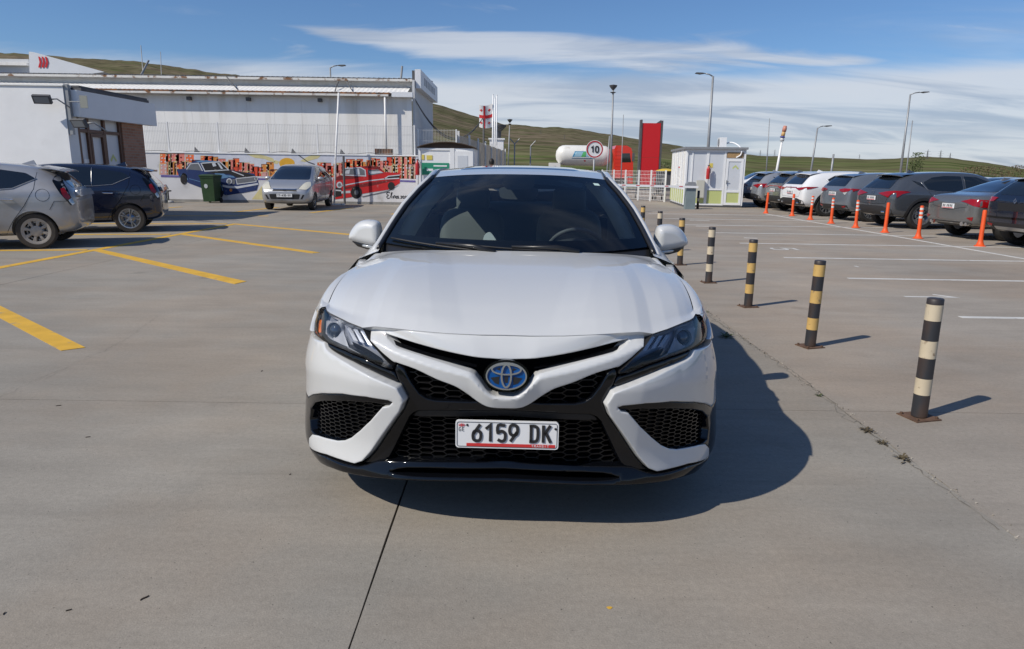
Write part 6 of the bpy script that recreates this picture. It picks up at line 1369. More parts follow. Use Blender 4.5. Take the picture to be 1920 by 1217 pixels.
    def decal(s, name, pts, d, m, off=0.006, step=0.07, rnd=0.02, parent=None, thick=0.012):
        """panel following the body: pts are 2D (h, v) in the plane seen along d; for side views h = x, for end views h = y"""
        d = Vector(d).normalized()
        if abs(d.y) > 0.9: toP = lambda p: Vector((p[0], 0, p[1]))
        elif abs(d.x) > 0.9: toP = lambda p: Vector((0, p[0], p[1]))
        elif abs(d.z) > 0.9: toP = lambda p: Vector((p[0], p[1], 0))
        else:
            h = Vector((-d.y, d.x, 0)).normalized(); toP = lambda p: h * p[0] + Vector((0, 0, p[1]))
        loop = roundpoly(pts, rnd) if rnd > 0 else [np.array(p, float) for p in pts]
        V, T, D, bl = tri_patch([loop], step)
        pos = []; nrm = []; last = None
        for v in V:
            loc, nor = s.hit(toP(v), d)
            if loc is None: loc, nor = last if last else (toP(v), -d)
            if nor.dot(d) > 0: nor = -nor
            last = (loc, nor); pos.append(loc); nrm.append(nor)
        vs = [p + n * off for p, n in zip(pos, nrm)]; fs = list(T)
        l = bl[0]; b = len(vs); vs += [pos[i] - nrm[i] * thick for i in l]; n = len(l)
        for i in range(n): fs.append((l[i], l[(i + 1) % n], b + (i + 1) % n, b + i))
        mb = MB(); mb.add(vs, fs); s.e.append((name, mb.mesh(name, True, angle=50), [m], parent))
        return s
    def both_sides(s, name, pts, m, **kw):
        s.decal(name, pts, (0, 1, 0), m, **kw); s.decal(name, pts, (0, -1, 0), m, **kw); return s
    def line(s, name, pts, d, r=0.004, m='arch_black', off=0.0, step=0.06):
        d = Vector(d).normalized(); P = []
        for a, b in zip(pts[:-1], pts[1:]):
            k = max(1, int(math.hypot(b[0] - a[0], b[1] - a[1]) / step))
            for i in range(k): P.append((a[0] + (b[0] - a[0]) * i / k, a[1] + (b[1] - a[1]) * i / k))
        P.append(pts[-1]); Q = []
        for p in P:
            loc, nor = s.hit(Vector((p[0], 0, p[1])) if abs(d.y) > 0.9 else Vector((0, p[0], p[1])), d)
            if loc is not None: Q.append(loc + (nor if nor.dot(d) < 0 else -nor) * off)
        if len(Q) > 1:
            mb = MB(); mb.tube(Q, r, 5); s.e.append((name, mb.mesh(name, True), [m], None))
        return s
    def raw(s, name, mb, m, smooth=True, parent=None, angle=40):
        s.e.append((name, mb.mesh(name, smooth, angle=angle), [m] if not isinstance(m, list) else m, parent)); return s
    def handle(s, x, z, m='paint', ln=0.19):
        for sg in (-1, 1):
            loc, nor = s.hit(Vector((x, 0, z)), (0, -sg, 0))
            mb = MB(); y = loc.y
            mb.tube([(x - ln / 2, y - sg * 0.004, z), (x - ln / 2 + 0.03, y + sg * 0.028, z), (x + ln / 2 - 0.03, y + sg * 0.028, z + 0.004), (x + ln / 2, y - sg * 0.004, z + 0.004)], [0.009, 0.013, 0.013, 0.009], 8)
            s.raw('door_handle', mb, m)
        return s
    def mirror(s, x, z, m='paint'):
        for sg in (-1, 1):
            loc, nor = s.hit(Vector((x, 0, z - 0.04)), (0, -sg, 0)); mb = MB(); y = abs(loc.y)
            rows = []
            for j in range(9):
                ph = -math.pi / 2 + math.pi * j / 8
                rows.append([(x + 0.03 + 0.075 * math.cos(t) * math.cos(ph) ** 0.6, sg * (y + 0.11 + 0.10 * math.sin(ph)), z + 0.01 + 0.07 * math.sin(t) * max(0.0, math.cos(ph)) ** 0.6) for t in np.linspace(0, 2 * math.pi, 13)[:-1]])
            mb.grid(rows, cu=True); mb.tube([(x + 0.02, sg * (y - 0.02), z - 0.04), (x + 0.03, sg * (y + 0.05), z - 0.03)], 0.022, 6); s.raw('door_mirror', mb, m)
        return s
    def plate(s, x, z, facing, w=0.40, h=0.11, red=True, text=None, tilt=0.0):
        """facing -1 rear, +1 front"""
        mb = MB(); mb.box(x - 0.006, x + 0.006, -w / 2, w / 2, z - h / 2, z + h / 2); s.raw('number_plate', mb, 'plate_white', False)
        xf = x + facing * 0.0075; mb = MB(); f3 = lambda a, b, t=0: Vector((xf, -a * -facing if False else a * facing, b))
        if text: write(mb, text, -w * 0.44, z - h * 0.28, w * 0.072, h * 0.58, h * 0.13, f3, gap=0.34)
        else:
            for k in range(6): mb.add([(xf, -w * 0.36 + k * w * 0.13 + (w * 0.06 if k > 3 else 0), z - h * 0.2), (xf, -w * 0.36 + k * w * 0.13 + w * 0.075 + (w * 0.06 if k > 3 else 0), z - h * 0.2), (xf, -w * 0.36 + k * w * 0.13 + w * 0.075 + (w * 0.06 if k > 3 else 0), z + h * 0.32), (xf, -w * 0.36 + k * w * 0.13 + (w * 0.06 if k > 3 else 0), z + h * 0.32)], [(0, 1, 2, 3)])
        s.raw('plate_number', mb, 'plate_black', False, parent='number_plate')
        if red:
            mb = MB(); mb.box(xf - 0.001, xf + 0.001, -w * 0.4, w * 0.47, z - h * 0.44, z - h * 0.3); s.raw('plate_band', mb, 'plate_red', False, parent='number_plate')
        return s
    def put(s, name, label, cat, loc, head, paint, wheel, tyre='rubber', rim='alloy', group=None, over=None, skip=()):
        """head: direction of travel (world angle of local +x)"""
        root = thing(name, label, cat, loc, head, group); made = {}
        for nm, me, ms, par in s.e:
            if nm in skip: continue
            ms = [(over or {}).get(nm, k) for k in ms]
            if 'paint' in ms or (me.materials and [m_.name for m_ in me.materials] != [M[k].name for k in ms]):
                me = me.copy(); me.materials.clear()
                for k in ms: me.materials.append(PAINT[paint] if k == 'paint' else M[k])
            elif not me.materials:
                for k in ms: me.materials.append(M[k])
            o = part(nm, me, made.get(par, root)); made[nm] = o
        key = (s.wr,) + wheel
        if (key, tyre, rim) not in WCACHE:
            WM = wheel_meshes(s.wr, wheel[0], wheel[1], wheel[2], wheel[3] if len(wheel) > 3 else None)
            for me, k in zip(WM, (tyre, rim, 'dark_chrome')): me.materials.append(M[k])
            WCACHE[(key, tyre, rim)] = WM
        WM = WCACHE[(key, tyre, rim)]
        for x in s.wheels:
            for sg in (1, -1): put_wheel(root, WM, (x, -sg * (s.W - 0.125), s.wr), sg, spin=random.uniform(0, 6))
        return root
WCACHE = {}
def mirpts(p): return [(-a, b) for a, b in reversed(p)]

# --- small hatchback (rear and side in view)
m = Model('hatch', [(-1.93, .44, .74, .80, .62, .46), (-1.89, .32, .90, .95, .76, .58), (-1.78, .27, .98, 1.08, .825, .60), (-1.66, .25, .99, 1.22, .84, .565), (-1.52, .24, .985, 1.33, .846, .55), (-1.2, .22, .97, 1.395, .848, .56), (-.6, .2, .95, 1.44, .848, .575), (0, .2, .93, 1.448, .848, .58), (.45, .2, .91, 1.41, .848, .57), (.9, .2, .90, 1.22, .848, .58), (1.22, .2, .885, 1.0, .845, .68), (1.55, .21, .84, .92, .84, .66), (1.85, .24, .74, .80, .80, .6), (2.04, .28, .6, .66, .70, .48), (2.09, .36, .54, .58, .58, .38)], (-1.275, 1.275), 0.30, 0.18)
m.both_sides('side_window', [(-0.62, .985), (0.30, .975), (0.30, 1.335), (-0.1, 1.365), (-0.62, 1.345)], 'dark_glass')
m.both_sides('side_window', [(-0.66, .985), (-1.02, 1.02), (-1.34, 1.17), (-1.2, 1.255), (-0.66, 1.335)], 'dark_glass', rnd=0.03)
m.both_sides('side_window', [(0.36, .975), (1.0, .96), (0.62, 1.25), (0.36, 1.325)], 'dark_glass')
for d in ((0, 1, 0), (0, -1, 0)):
    m.line('chrome_trim', [(-0.64, .985), (-0.64, 1.34)], d, 0.006, 'alloy', 0.008); m.line('chrome_trim', [(-0.2, .972), (-0.66, .972), (-1.02, 1.005), (-1.36, 1.165)], d, 0.006, 'alloy', 0.006)
    m.line('door_gap', [(-0.62, .96), (-0.55, .32)], d); m.line('door_gap', [(0.33, 1.34), (0.34, .26)], d); m.line('door_gap', [(-1.36, 1.33), (-1.32, 1.0), (-1.16, .72), (-0.98, .48), (-0.85, .26), (0.9, .25)], d)
    m.line('bumper_gap', [(-1.86, .80), (-1.60, .80), (-1.52, .66)], d)
m.line('fuel_flap', [(-1.44 + 0.10 * math.cos(a), .90 + 0.10 * math.sin(a)) for a in np.linspace(0, 6.283, 17)], (0, -1, 0), 0.0035)
m.both_sides('lamp_housing', [(-1.575, 1.13), (-1.60, 1.22), (-1.66, 1.20), (-1.80, .98), (-1.875, .76), (-1.83, .72), (-1.70, .92)], 'gloss_black', rnd=0.02)
m.both_sides('tail_light', [(-1.70, 1.0), (-1.745, 1.02), (-1.83, .87), (-1.80, .82), (-1.735, .87)], 'red_lens', off=0.012, rnd=0.01)
m.both_sides('reverse_lamp', [(-1.80, .815), (-1.84, .85), (-1.875, .76), (-1.84, .73)], 'clear_lens', off=0.012, rnd=0.008)
m.decal('rear_window', [(-.52, 1.02), (.52, 1.02), (.44, 1.27), (-.44, 1.27)], (1, 0, 0), 'dark_glass', rnd=0.05); m.decal('rear_garnish', [(-.62, .86), (.62, .86), (.60, .96), (-.60, .96)], (1, 0, 0), 'paint', off=0.05, rnd=0.03, thick=0.03)
m.decal('windshield', [(-.60, 1.04), (.60, 1.04), (.46, 1.36), (-.46, 1.36)], (-1, 0, 0), 'dark_glass')
b = MB(); rows = []
for x, z, w in ((-1.40, 1.385, .50), (-1.6, 1.355, .53), (-1.80, 1.315, .54), (-1.80, 1.295, .53), (-1.55, 1.31, .50)): rows.append([(x + 0.05 * (abs(t) ** 2), w * t, z - 0.03 * t * t) for t in np.linspace(-1, 1, 11)])
b.grid(rows); m.raw('spoiler', b, 'paint')
b = MB(); b.add([(-1.0, 0.02, 1.405), (-1.0, -0.02, 1.405), (-1.22, -0.03, 1.39), (-1.22, 0.03, 1.39), (-1.19, 0.004, 1.475), (-1.19, -0.004, 1.475)], [(0, 1, 5, 4), (1, 2, 5), (3, 0, 4), (2, 3, 4, 5)]); m.raw('antenna_fin', b, 'paint', False)
m.handle(-0.92, .83, 'chrome'); m.handle(0.05, .81, 'chrome'); m.mirror(.80, 1.0)
hatch = m
# --- tall compact (front in view)
m = Model('compact', [(-1.88, .45, .78, .84, .62, .5), (-1.84, .34, .98, 1.08, .76, .60), (-1.72, .28, 1.0, 1.30, .82, .585), (-1.5, .25, 1.0, 1.44, .838, .58), (-1.0, .22, .98, 1.50, .84, .60), (-.3, .2, .95, 1.525, .84, .605), (.2, .2, .93, 1.50, .84, .60), (.62, .2, .92, 1.33, .84, .60), (1.0, .2, .91, 1.12, .84, .66), (1.28, .2, .89, .99, .84, .70), (1.55, .21, .84, .91, .835, .66), (1.75, .23, .76, .82, .79, .60), (1.88, .26, .62, .70, .70, .52), (1.93, .34, .54, .60, .56, .4)], (-1.22, 1.23), 0.29, 0.175)
m.decal('windshield', [(-.66, 1.0), (.66, 1.0), (.53, 1.43), (-.53, 1.43)], (-1, 0, 0), 'dark_glass', rnd=0.05)
m.both_sides('side_window', [(-0.28, 1.0), (0.50, .975), (0.38, 1.25), (0.12, 1.41), (-0.28, 1.43)], 'dark_glass'); m.both_sides('side_window', [(-0.34, 1.0), (-1.0, 1.02), (-1.18, 1.12), (-1.0, 1.36), (-0.34, 1.43)], 'dark_glass'); m.both_sides('side_window', [(-1.12, 1.03), (-1.5, 1.12), (-1.42, 1.28), (-1.12, 1.34)], 'dark_glass'); m.both_sides('side_window', [(0.58, .98), (0.92, .965), (0.56, 1.17)], 'dark_glass', rnd=0.015)
for d in ((0, 1, 0), (0, -1, 0)): m.line('door_gap', [(-0.31, 1.46), (-0.31, .26)], d); m.line('door_gap', [(0.78, 1.0), (0.74, .26), (-0.9, .26), (-1.05, .6), (-1.2, 1.02)], d)
for sg in (1, -1):
    p = [(sg * .44, .70), (sg * .60, .92), (sg * .74, .93), (sg * .80, .80), (sg * .70, .68)]
    m.decal('headlight', p if sg > 0 else list(reversed(p)), (-1, 0, 0), 'headlamp_milk', off=0.010, rnd=0.05)
    p = [(sg * .50, .38), (sg * .58, .52), (sg * .64, .52), (sg * .57, .38)]; m.decal('fog_slot', p if sg > 0 else list(reversed(p)), (-1, 0, 0), 'matte_black', rnd=0.01)
M['headlamp_milk'] = mat('headlamp_milk', (0.62, 0.60, 0.50), 0.12, 0.0, coat=1.0)
m.decal('grille', [(-.40, .635), (.40, .635), (.36, .70), (-.36, .70)], (-1, 0, 0), 'matte_black', rnd=0.02); m.decal('grille_bar', [(-.38, .685), (.38, .685), (.40, .705), (-.40, .705)], (-1, 0, 0), 'chrome', off=0.016, rnd=0.005)
m.decal('lower_grille', [(-.46, .38), (.46, .38), (.50, .54), (-.50, .54)], (-1, 0, 0), 'matte_black', rnd=0.03)
m.line('hood_gap', [(-.62, .94), (-.43, .715), (0, .70), (.43, .715), (.62, .94)], (-1, 0, 0), 0.005); m.plate(1.955, .50, 1, 0.50, 0.11, False, 'TT-435-VV')
b = MB(); f3 = lambda x_, z_, t=0: Vector((1.935 - t, x_, z_)); ribbon(b, [(-.035, .64), (-.03, .70)], 0.014, f3); ribbon(b, [(.035, .64), (.03, .70)], 0.014, f3); ribbon(b, [(-.03, .67), (.03, .67)], 0.014, f3); m.raw('badge', b, 'chrome', False)
m.handle(-0.12, .88); m.handle(-0.9, .92); m.mirror(.62, 1.02); m.decal('rear_window', [(-.5, 1.05), (.5, 1.05), (.44, 1.38), (-.44, 1.38)], (1, 0, 0), 'dark_glass')
compact = m
# --- crossover, two tail-lamp versions
def crossover(key, lamp):
    m = Model(key, [(-2.24, .52, .82, .88, .72, .55), (-2.19, .40, .95, 1.02, .86, .66), (-2.07, .33, 1.0, 1.14, .895, .64), (-1.9, .30, 1.015, 1.33, .91, .60), (-1.68, .28, 1.01, 1.455, .918, .60), (-1.3, .26, 1.0, 1.50, .92, .615), (-.7, .25, .985, 1.53, .92, .63), (0, .25, .97, 1.535, .92, .635), (.45, .25, .96, 1.49, .92, .62), (.85, .25, .95, 1.29, .92, .63), (1.2, .26, .945, 1.05, .92, .74), (1.6, .27, .92, 1.0, .90, .72), (2.0, .29, .84, .90, .85, .66), (2.26, .34, .68, .74, .74, .52), (2.33, .44, .6, .63, .6, .42)], (-1.33, 1.33), 0.365, 0.225, 1.12)
    m.both_sides('side_window', [(-1.22, 1.06), (-0.95, 1.02), (-0.24, 1.0), (-0.24, 1.41), (-0.7, 1.415), (-1.05, 1.37), (-1.33, 1.24)], 'dark_glass', rnd=0.03)
    m.both_sides('side_window', [(-0.16, 1.0), (0.86, .99), (0.5, 1.29), (0.2, 1.395), (-0.16, 1.41)], 'dark_glass', rnd=0.03)
    if lamp == 'claw': m.both_sides('side_window', [(-1.27, 1.08), (-1.38, 1.22), (-1.62, 1.29), (-1.50, 1.19)], 'dark_glass', rnd=0.02)
    for d in ((0, 1, 0), (0, -1, 0)):
        m.line('chrome_trim', [(-1.40, 1.24), (-1.24, 1.04), (-0.95, 1.0), (0.9, .972)], d, 0.006, 'alloy', 0.006); m.line('door_gap', [(-0.2, 1.43), (-0.2, .36)], d); m.line('door_gap', [(-1.22, 1.0), (-1.05, .80), (-0.86, .40)], d)
        m.both_sides
    aw = [(-1.33 + 0.475 * math.cos(a), .365 + 0.475 * math.sin(a)) for a in np.linspace(-0.25, math.pi + 0.1, 15)] + [(-1.33 + 0.405 * math.cos(a), .365 + 0.405 * math.sin(a)) for a in np.linspace(math.pi + 0.1, -0.25, 15)]
    m.both_sides('arch_trim', aw, 'cladding', rnd=0, off=0.012); m.both_sides('arch_trim', [(-x, z) for x, z in reversed(aw)], 'cladding', rnd=0, off=0.012)
    m.both_sides('sill_trim', [(-0.86, .27), (0.86, .27), (0.86, .38), (-0.86, .38)], 'cladding', rnd=0.02, off=0.01)
    m.decal('rear_window', [(-.60, 1.06), (.60, 1.06), (.50, 1.36), (.3, 1.40), (-.3, 1.40), (-.50, 1.36)], (1, 0, 0), 'dark_glass', rnd=0.05)
    m.decal('bumper_cladding', [(-.80, .36), (.80, .36), (.84, .52), (.5, .60), (-.5, .60), (-.84, .52)], (1, 0, 0), 'cladding', rnd=0.04)
    h2 = math.sqrt(0.5)
    for sg in (1, -1):
        if lamp == 'claw':
            p = [(.26, .93), (.60, .985), (.80, 1.0), (.885, 1.005), (.78, .90), (.72, .83), (.62, .86)]
            p2 = [(-2.10, 1.0), (-1.72, .985), (-1.95, .93), (-2.09, .83)]
        else:
            p = [(.36, .935), (.60, .955), (.82, .975), (.88, .98), (.80, .90), (.62, .865)]
            p2 = [(-2.10, .985), (-1.70, .99), (-1.95, .93), (-2.09, .90)]
        p = [(sg * a, b_) for a, b_ in p]; m.decal('tail_light', p if sg > 0 else list(reversed(p)), (1, 0, 0), 'red_lens', off=0.018, rnd=0.01)
        m.decal('tail_light_end', p2, (0, -sg, 0), 'red_lens', off=0.014, rnd=0.01)
        b = MB(); b.tube([(-2.22, sg * .50, .44), (-2.20, sg * .62, .44)], 0.028, 8); m.raw('exhaust_trim', b, 'chrome')
    if lamp == 'bar': m.decal('light_bar', [(-.40, .945), (.40, .945), (.40, .965), (-.40, .965)], (1, 0, 0), 'red_lens', off=0.02, rnd=0.004)
    for sg in (1, -1): m.line('hatch_gap', [(sg * .62, 1.05), (sg * .70, .85), (sg * .60, .66), (0, .64)], (1, 0, 0))
    b = MB(); rows = []
    for x, z, w in ((-1.55, 1.49, .55), (-1.75, 1.475, .57), (-1.93, 1.44, .56), (-1.93, 1.42, .55), (-1.7, 1.43, .52)): rows.append([(x + 0.08 * (abs(t) ** 2), w * t, z - 0.035 * t * t) for t in np.linspace(-1, 1, 11)])
    b.grid(rows); m.raw('spoiler', b, 'paint')
    b = MB(); b.add([(-1.1, 0.025, 1.51), (-1.1, -0.025, 1.51), (-1.32, -0.035, 1.49), (-1.32, 0.035, 1.49), (-1.28, 0.005, 1.57), (-1.28, -0.005, 1.57)], [(0, 1, 5, 4), (1, 2, 5), (3, 0, 4), (2, 3, 4, 5)]); m.raw('antenna_fin', b, 'paint', False)
    m.decal('windshield', [(-.66, 1.06), (.66, 1.06), (.53, 1.45), (-.53, 1.45)], (-1, 0, 0), 'dark_glass')
    m.handle(-0.98, .90); m.handle(0.08, .89); m.mirror(.72, 1.04); m.plate(-2.262, .80, -1)
    b = MB(); f3 = lambda x_, z_, t=0: Vector((-2.232, x_, z_)); ribbon(b, ell(0.06, 0.045, 20, 0, .955), 0.010, f3, True); m.raw('badge', b, 'chrome', False)
    return m
cross_claw = crossover('cross_claw', 'claw'); cross_bar = crossover('cross_bar', 'bar')
# --- sedan (rear in view)
m = Model('sedan', [(-2.32, .46, .72, .80, .62, .46), (-2.28, .34, .88, .97, .80, .60), (-2.12, .29, .925, 1.02, .87, .68), (-1.75, .26, .935, 1.055, .90, .66), (-1.4, .24, .935, 1.19, .905, .585), (-.95, .22, .93, 1.355, .905, .555), (-.35, .21, .92, 1.42, .905, .565), (.25, .21, .91, 1.40, .905, .56), (.72, .21, .90, 1.22, .905, .575), (1.1, .21, .89, 1.0, .905, .70), (1.5, .23, .86, .94, .90, .70), (2.0, .27, .74, .81, .84, .64), (2.3, .33, .58, .64, .72, .48), (2.36, .42, .52, .56, .58, .4)], (-1.40, 1.40), 0.335, 0.22)
m.both_sides('side_window', [(-0.30, .965), (0.62, .95), (0.35, 1.2), (0.1, 1.30), (-0.30, 1.325)], 'dark_glass'); m.both_sides('side_window', [(-0.38, .965), (-1.0, .99), (-1.28, 1.06), (-0.9, 1.25), (-0.38, 1.325)], 'dark_glass', rnd=0.03)
for d in ((0, 1, 0), (0, -1, 0)): m.line('door_gap', [(-0.34, 1.34), (-0.34, .28)], d); m.line('door_gap', [(-1.1, .96), (-1.0, .72), (-.9, .28), (0.8, .27), (0.85, .9)], d)
m.decal('rear_window', [(-.58, 1.075), (.58, 1.075), (.45, 1.335), (-.45, 1.335)], (1, 0, 0), 'dark_glass', rnd=0.05); m.decal('windshield', [(-.62, 1.02), (.62, 1.02), (.47, 1.35), (-.47, 1.35)], (-1, 0, 0), 'dark_glass')
for sg in (1, -1):
    p = [(sg * a, b_) for a, b_ in ((.36, .86), (.62, .915), (.86, .90), (.86, .74), (.78, .76), (.55, .83))]; m.decal('tail_light', p if sg > 0 else list(reversed(p)), (1, 0, 0), 'red_lens', off=0.014, rnd=0.012)
    m.decal('tail_light_end', [(-2.16, .905), (-1.95, .78), (-1.84, .66), (-2.05, .73), (-2.16, .76)], (0, -sg, 0), 'red_lens', off=0.012, rnd=0.01)
    p = [(sg * a, b_) for a, b_ in ((.60, .50), (.76, .53), (.74, .44))]; m.decal('reflector', p if sg > 0 else list(reversed(p)), (1, 0, 0), 'red_lens', off=0.012, rnd=0.01)
    b = MB(); b.tube([(-2.30, sg * .46, .36), (-2.16, sg * .46, .36)], 0.05, 10); b.tube([(-2.29, sg * .58, .36), (-2.16, sg * .58, .36)], 0.04, 10); m.raw('exhaust_tip', b, 'chrome')
m.decal('diffuser', [(-.74, .30), (.74, .30), (.70, .40), (-.70, .40)], (1, 0, 0), 'cladding', rnd=0.03); m.line('boot_gap', [(-.60, .99), (-.56, .74), (0, .66), (.56, .74), (.60, .99)], (1, 0, 0)); m.plate(-2.335, .745, -1)
m.handle(-0.9, .84); m.handle(0.0, .83); m.mirror(.68, .99); b = MB(); b.add([(-.9, 0.025, 1.37), (-.9, -0.025, 1.37), (-1.1, -0.035, 1.32), (-1.1, 0.035, 1.32), (-1.06, 0.005, 1.40), (-1.06, -0.005, 1.40)], [(0, 1, 5, 4), (1, 2, 5), (3, 0, 4), (2, 3, 4, 5)]); m.raw('antenna_fin', b, 'paint', False)
sedan = m
# --- boxier crossover with round-cornered glass (grey-blue) and the dark one at the right edge
def wagon(key, dark):
    m = Model(key, [(-2.10, .50, .84, .92, .68, .52), (-2.06, .38, .98, 1.05, .83, .64), (-1.95, .32, 1.02, 1.2, .87, .61), (-1.78, .29, 1.02, 1.38, .882, .575), (-1.5, .27, 1.0, 1.45, .886, .58), (-.9, .25, .98, 1.49, .886, .60), (-.1, .24, .96, 1.50, .886, .61), (.4, .24, .95, 1.45, .886, .60), (.82, .24, .94, 1.24, .886, .62), (1.15, .25, .93, 1.03, .886, .72), (1.5, .26, .90, .97, .87, .70), (1.9, .29, .8, .87, .82, .62), (2.12, .34, .66, .72, .7, .5), (2.18, .44, .58, .61, .56, .4)], (-1.30, 1.30), 0.345, 0.22, 1.12)
    m.both_sides('side_window', [(-1.20, 1.08), (-0.2, 1.0), (-0.2, 1.38), (-0.8, 1.37), (-1.25, 1.27)], 'dark_glass', rnd=0.03); m.both_sides('side_window', [(-0.12, 1.0), (0.82, .985), (0.45, 1.27), (0.15, 1.37), (-0.12, 1.38)], 'dark_glass', rnd=0.03)
    for d in ((0, 1, 0), (0, -1, 0)): m.line('door_gap', [(-0.16, 1.4), (-0.16, .34)], d); m.line('door_gap', [(-1.2, 1.02), (-1.0, .78), (-.84, .36), (.8, .34)], d)
    m.decal('rear_window', [(-.58, 1.06), (.58, 1.06), (.5, 1.34), (-.5, 1.34)], (1, 0, 0), 'dark_glass', rnd=0.09)
    m.decal('bumper_cladding', [(-.76, .34), (.76, .34), (.8, .5), (-.8, .5)], (1, 0, 0), 'cladding', rnd=0.04)
    for sg in (1, -1):
        if not dark:
            p = [(sg * a, b_) for a, b_ in ((.34, .965), (.60, 1.0), (.84, .99), (.80, .92), (.60, .88), (.40, .92))]; m.decal('tail_light', p if sg > 0 else list(reversed(p)), (1, 0, 0), 'red_lens', off=0.016, rnd=0.02)
            p = [(sg * a, b_) for a, b_ in ((.56, .875), (.78, .90), (.68, .80))]; m.decal('reverse_lamp', p if sg > 0 else list(reversed(p)), (1, 0, 0), 'clear_lens', off=0.016, rnd=0.015)
            m.decal('tail_light_end', [(-1.98, 1.0), (-1.72, .985), (-1.95, .91)], (0, -sg, 0), 'red_lens', off=0.013, rnd=0.01)
        else:
            p = [(sg * a, b_) for a, b_ in ((.52, 1.0), (.84, 1.01), (.86, .90), (.62, .92))]; m.decal('tail_light', p if sg > 0 else list(reversed(p)), (1, 0, 0), 'red_lens', off=0.016, rnd=0.02)
        p = [(sg * a, b_) for a, b_ in ((.56, .46), (.72, .48), (.72, .44), (.58, .42))]; m.decal('reflector', p if sg > 0 else list(reversed(p)), (1, 0, 0), 'red_lens', off=0.012, rnd=0.008)
    if dark:
        m.decal('plate_recess', [(-.46, .74), (.46, .74), (.50, .90), (-.50, .90)], (1, 0, 0), 'matte_black', off=0.006, rnd=0.02); m.decal('bumper_strip', [(-.80, .58), (.80, .58), (.80, .62), (-.80, .62)], (1, 0, 0), 'gloss_black', off=0.01, rnd=0.005); m.decal('skid_plate', [(-.5, .36), (.5, .36), (.52, .42), (-.52, .42)], (1, 0, 0), 'alloy', off=0.012, rnd=0.01)
        b = MB(); ribbon(b, [(0, .99), (.035, .945), (0, .90), (-.035, .945)], 0.018, lambda x_, z_, t=0: Vector((-2.125, x_, z_)), True); m.raw('badge', b, 'chrome', False)
    else: m.plate(-2.115, .83, -1)
    b = MB(); rows = []
    for x, z, w in ((-1.5, 1.45, .52), (-1.7, 1.43, .54), (-1.84, 1.40, .54), (-1.84, 1.38, .53), (-1.6, 1.39, .5)): rows.append([(x + 0.06 * (abs(t) ** 2), w * t, z - 0.035 * t * t) for t in np.linspace(-1, 1, 11)])
    b.grid(rows); m.raw('spoiler', b, 'paint'); b = MB(); b.add([(-1.1, 0.025, 1.475), (-1.1, -0.025, 1.475), (-1.32, -0.035, 1.455), (-1.32, 0.035, 1.455), (-1.28, 0.005, 1.535), (-1.28, -0.005, 1.535)], [(0, 1, 5, 4), (1, 2, 5), (3, 0, 4), (2, 3, 4, 5)]); m.raw('antenna_fin', b, 'paint', False)
    m.handle(-0.95, .90); m.handle(0.08, .88); m.mirror(.7, 1.03); m.decal('windshield', [(-.62, 1.04), (.62, 1.04), (.5, 1.42), (-.5, 1.42)], (-1, 0, 0), 'dark_glass')
    return m
wagon_grey = wagon('wagon_grey', False); wagon_dark = wagon('wagon_dark', True)

# placing the cars
def place_rear(mdl, rx, ry, rear_x, head):
    """location so that the middle of the rear bumper stands at (rx, ry)"""
    return (rx - rear_x * math.cos(head), ry - rear_x * math.sin(head), 0)
hd = math.pi + R(21)
M['dusty_alloy'] = mat('dusty_alloy', (0.36, 0.33, 0.29), 0.5, 0.3, var=0.15, vscale=8)
hatch.put('hatchback', 'dusty silver hatchback at the left edge, tail towards the aisle', 'car', place_rear(hatch, -7.72, 12.62, -1.93, hd), hd, 'dusty_silver', (0.18, 8, 'cover', 0.215), 'dusty_rubber', 'dusty_alloy', group='hatchbacks by the white office')
hatch.put('hatchback', 'dark navy hatchback parked between the silver one and the white office', 'car', place_rear(hatch, -7.85, 15.75, -1.93, hd), hd, 'navy', (0.18, 5, 'twin', 0.205), 'dusty_rubber', 'alloy', group='hatchbacks by the white office')
hc = math.atan2(-1, 0.04)
compact.put('compact_car', 'silver compact car parked nose out before the mural wall', 'car', (-7.52 - 1.9 * math.cos(hc), 22.95 - 1.9 * math.sin(hc), 0), hc, 'silver', (0.175, 7, 'single', 0.19), 'dusty_rubber', 'dark_chrome')
rows_ = [(wagon_dark, 'black-navy crossover cut off by the right edge, tail lamps to the aisle', 'midnight', 10.05, 14.0, -2.10, (0.22, 5, 'y', 0.235), 3),
         (sedan, 'grey sedan with long red tail lights behind the last orange post', 'titan', 10.15, 16.30, -2.32, (0.22, 5, 'twin', 0.235), 5),
         (cross_claw, 'dark graphite crossover with five-spoke wheel, between the grey sedan and the blue-grey crossover', 'graphite', 10.0, 19.55, -2.24, (0.225, 5, 'y', 0.25), 4),
         (wagon_grey, 'blue-grey crossover with red and clear tail lamps beside the white one', 'blue_grey', 10.1, 22.2, -2.10, (0.22, 5, 'twin', 0.235), 5),
         (cross_bar, 'white crossover with black lower bumper in the right-hand row', 'white', 9.75, 24.75, -2.24, (0.225, 10, 'single', 0.25), 5),
         (cross_bar, 'mid-grey crossover with thin red light bar left of the white one', 'titan', 10.0, 27.1, -2.24, (0.225, 5, 'twin', 0.25), 5),
         (cross_claw, 'light silver crossover between the mid-grey crossover and the dark sedan by the kiosk', 'sonic_grey', 9.95, 29.6, -2.24, (0.225, 5, 'y', 0.25), 5),
         (sedan, 'dark sedan half hidden behind the white kiosk', 'midnight', 10.9, 32.3, -2.32, (0.22, 5, 'twin', 0.235), 4)]
for mdl, lab, pnt, rx, ry, rear, wh, ang in rows_:
    nm = {'sedan': 'sedan', 'cross_claw': 'crossover', 'cross_bar': 'crossover', 'wagon_grey': 'crossover', 'wagon_dark': 'crossover'}[[k for k, v in MODELS.items() if v is mdl][0]]
    mdl.put(nm, lab, 'car', place_rear(mdl, rx, ry, rear, R(ang)), R(ang), pnt, wh, group='cars parked in the row on the right')
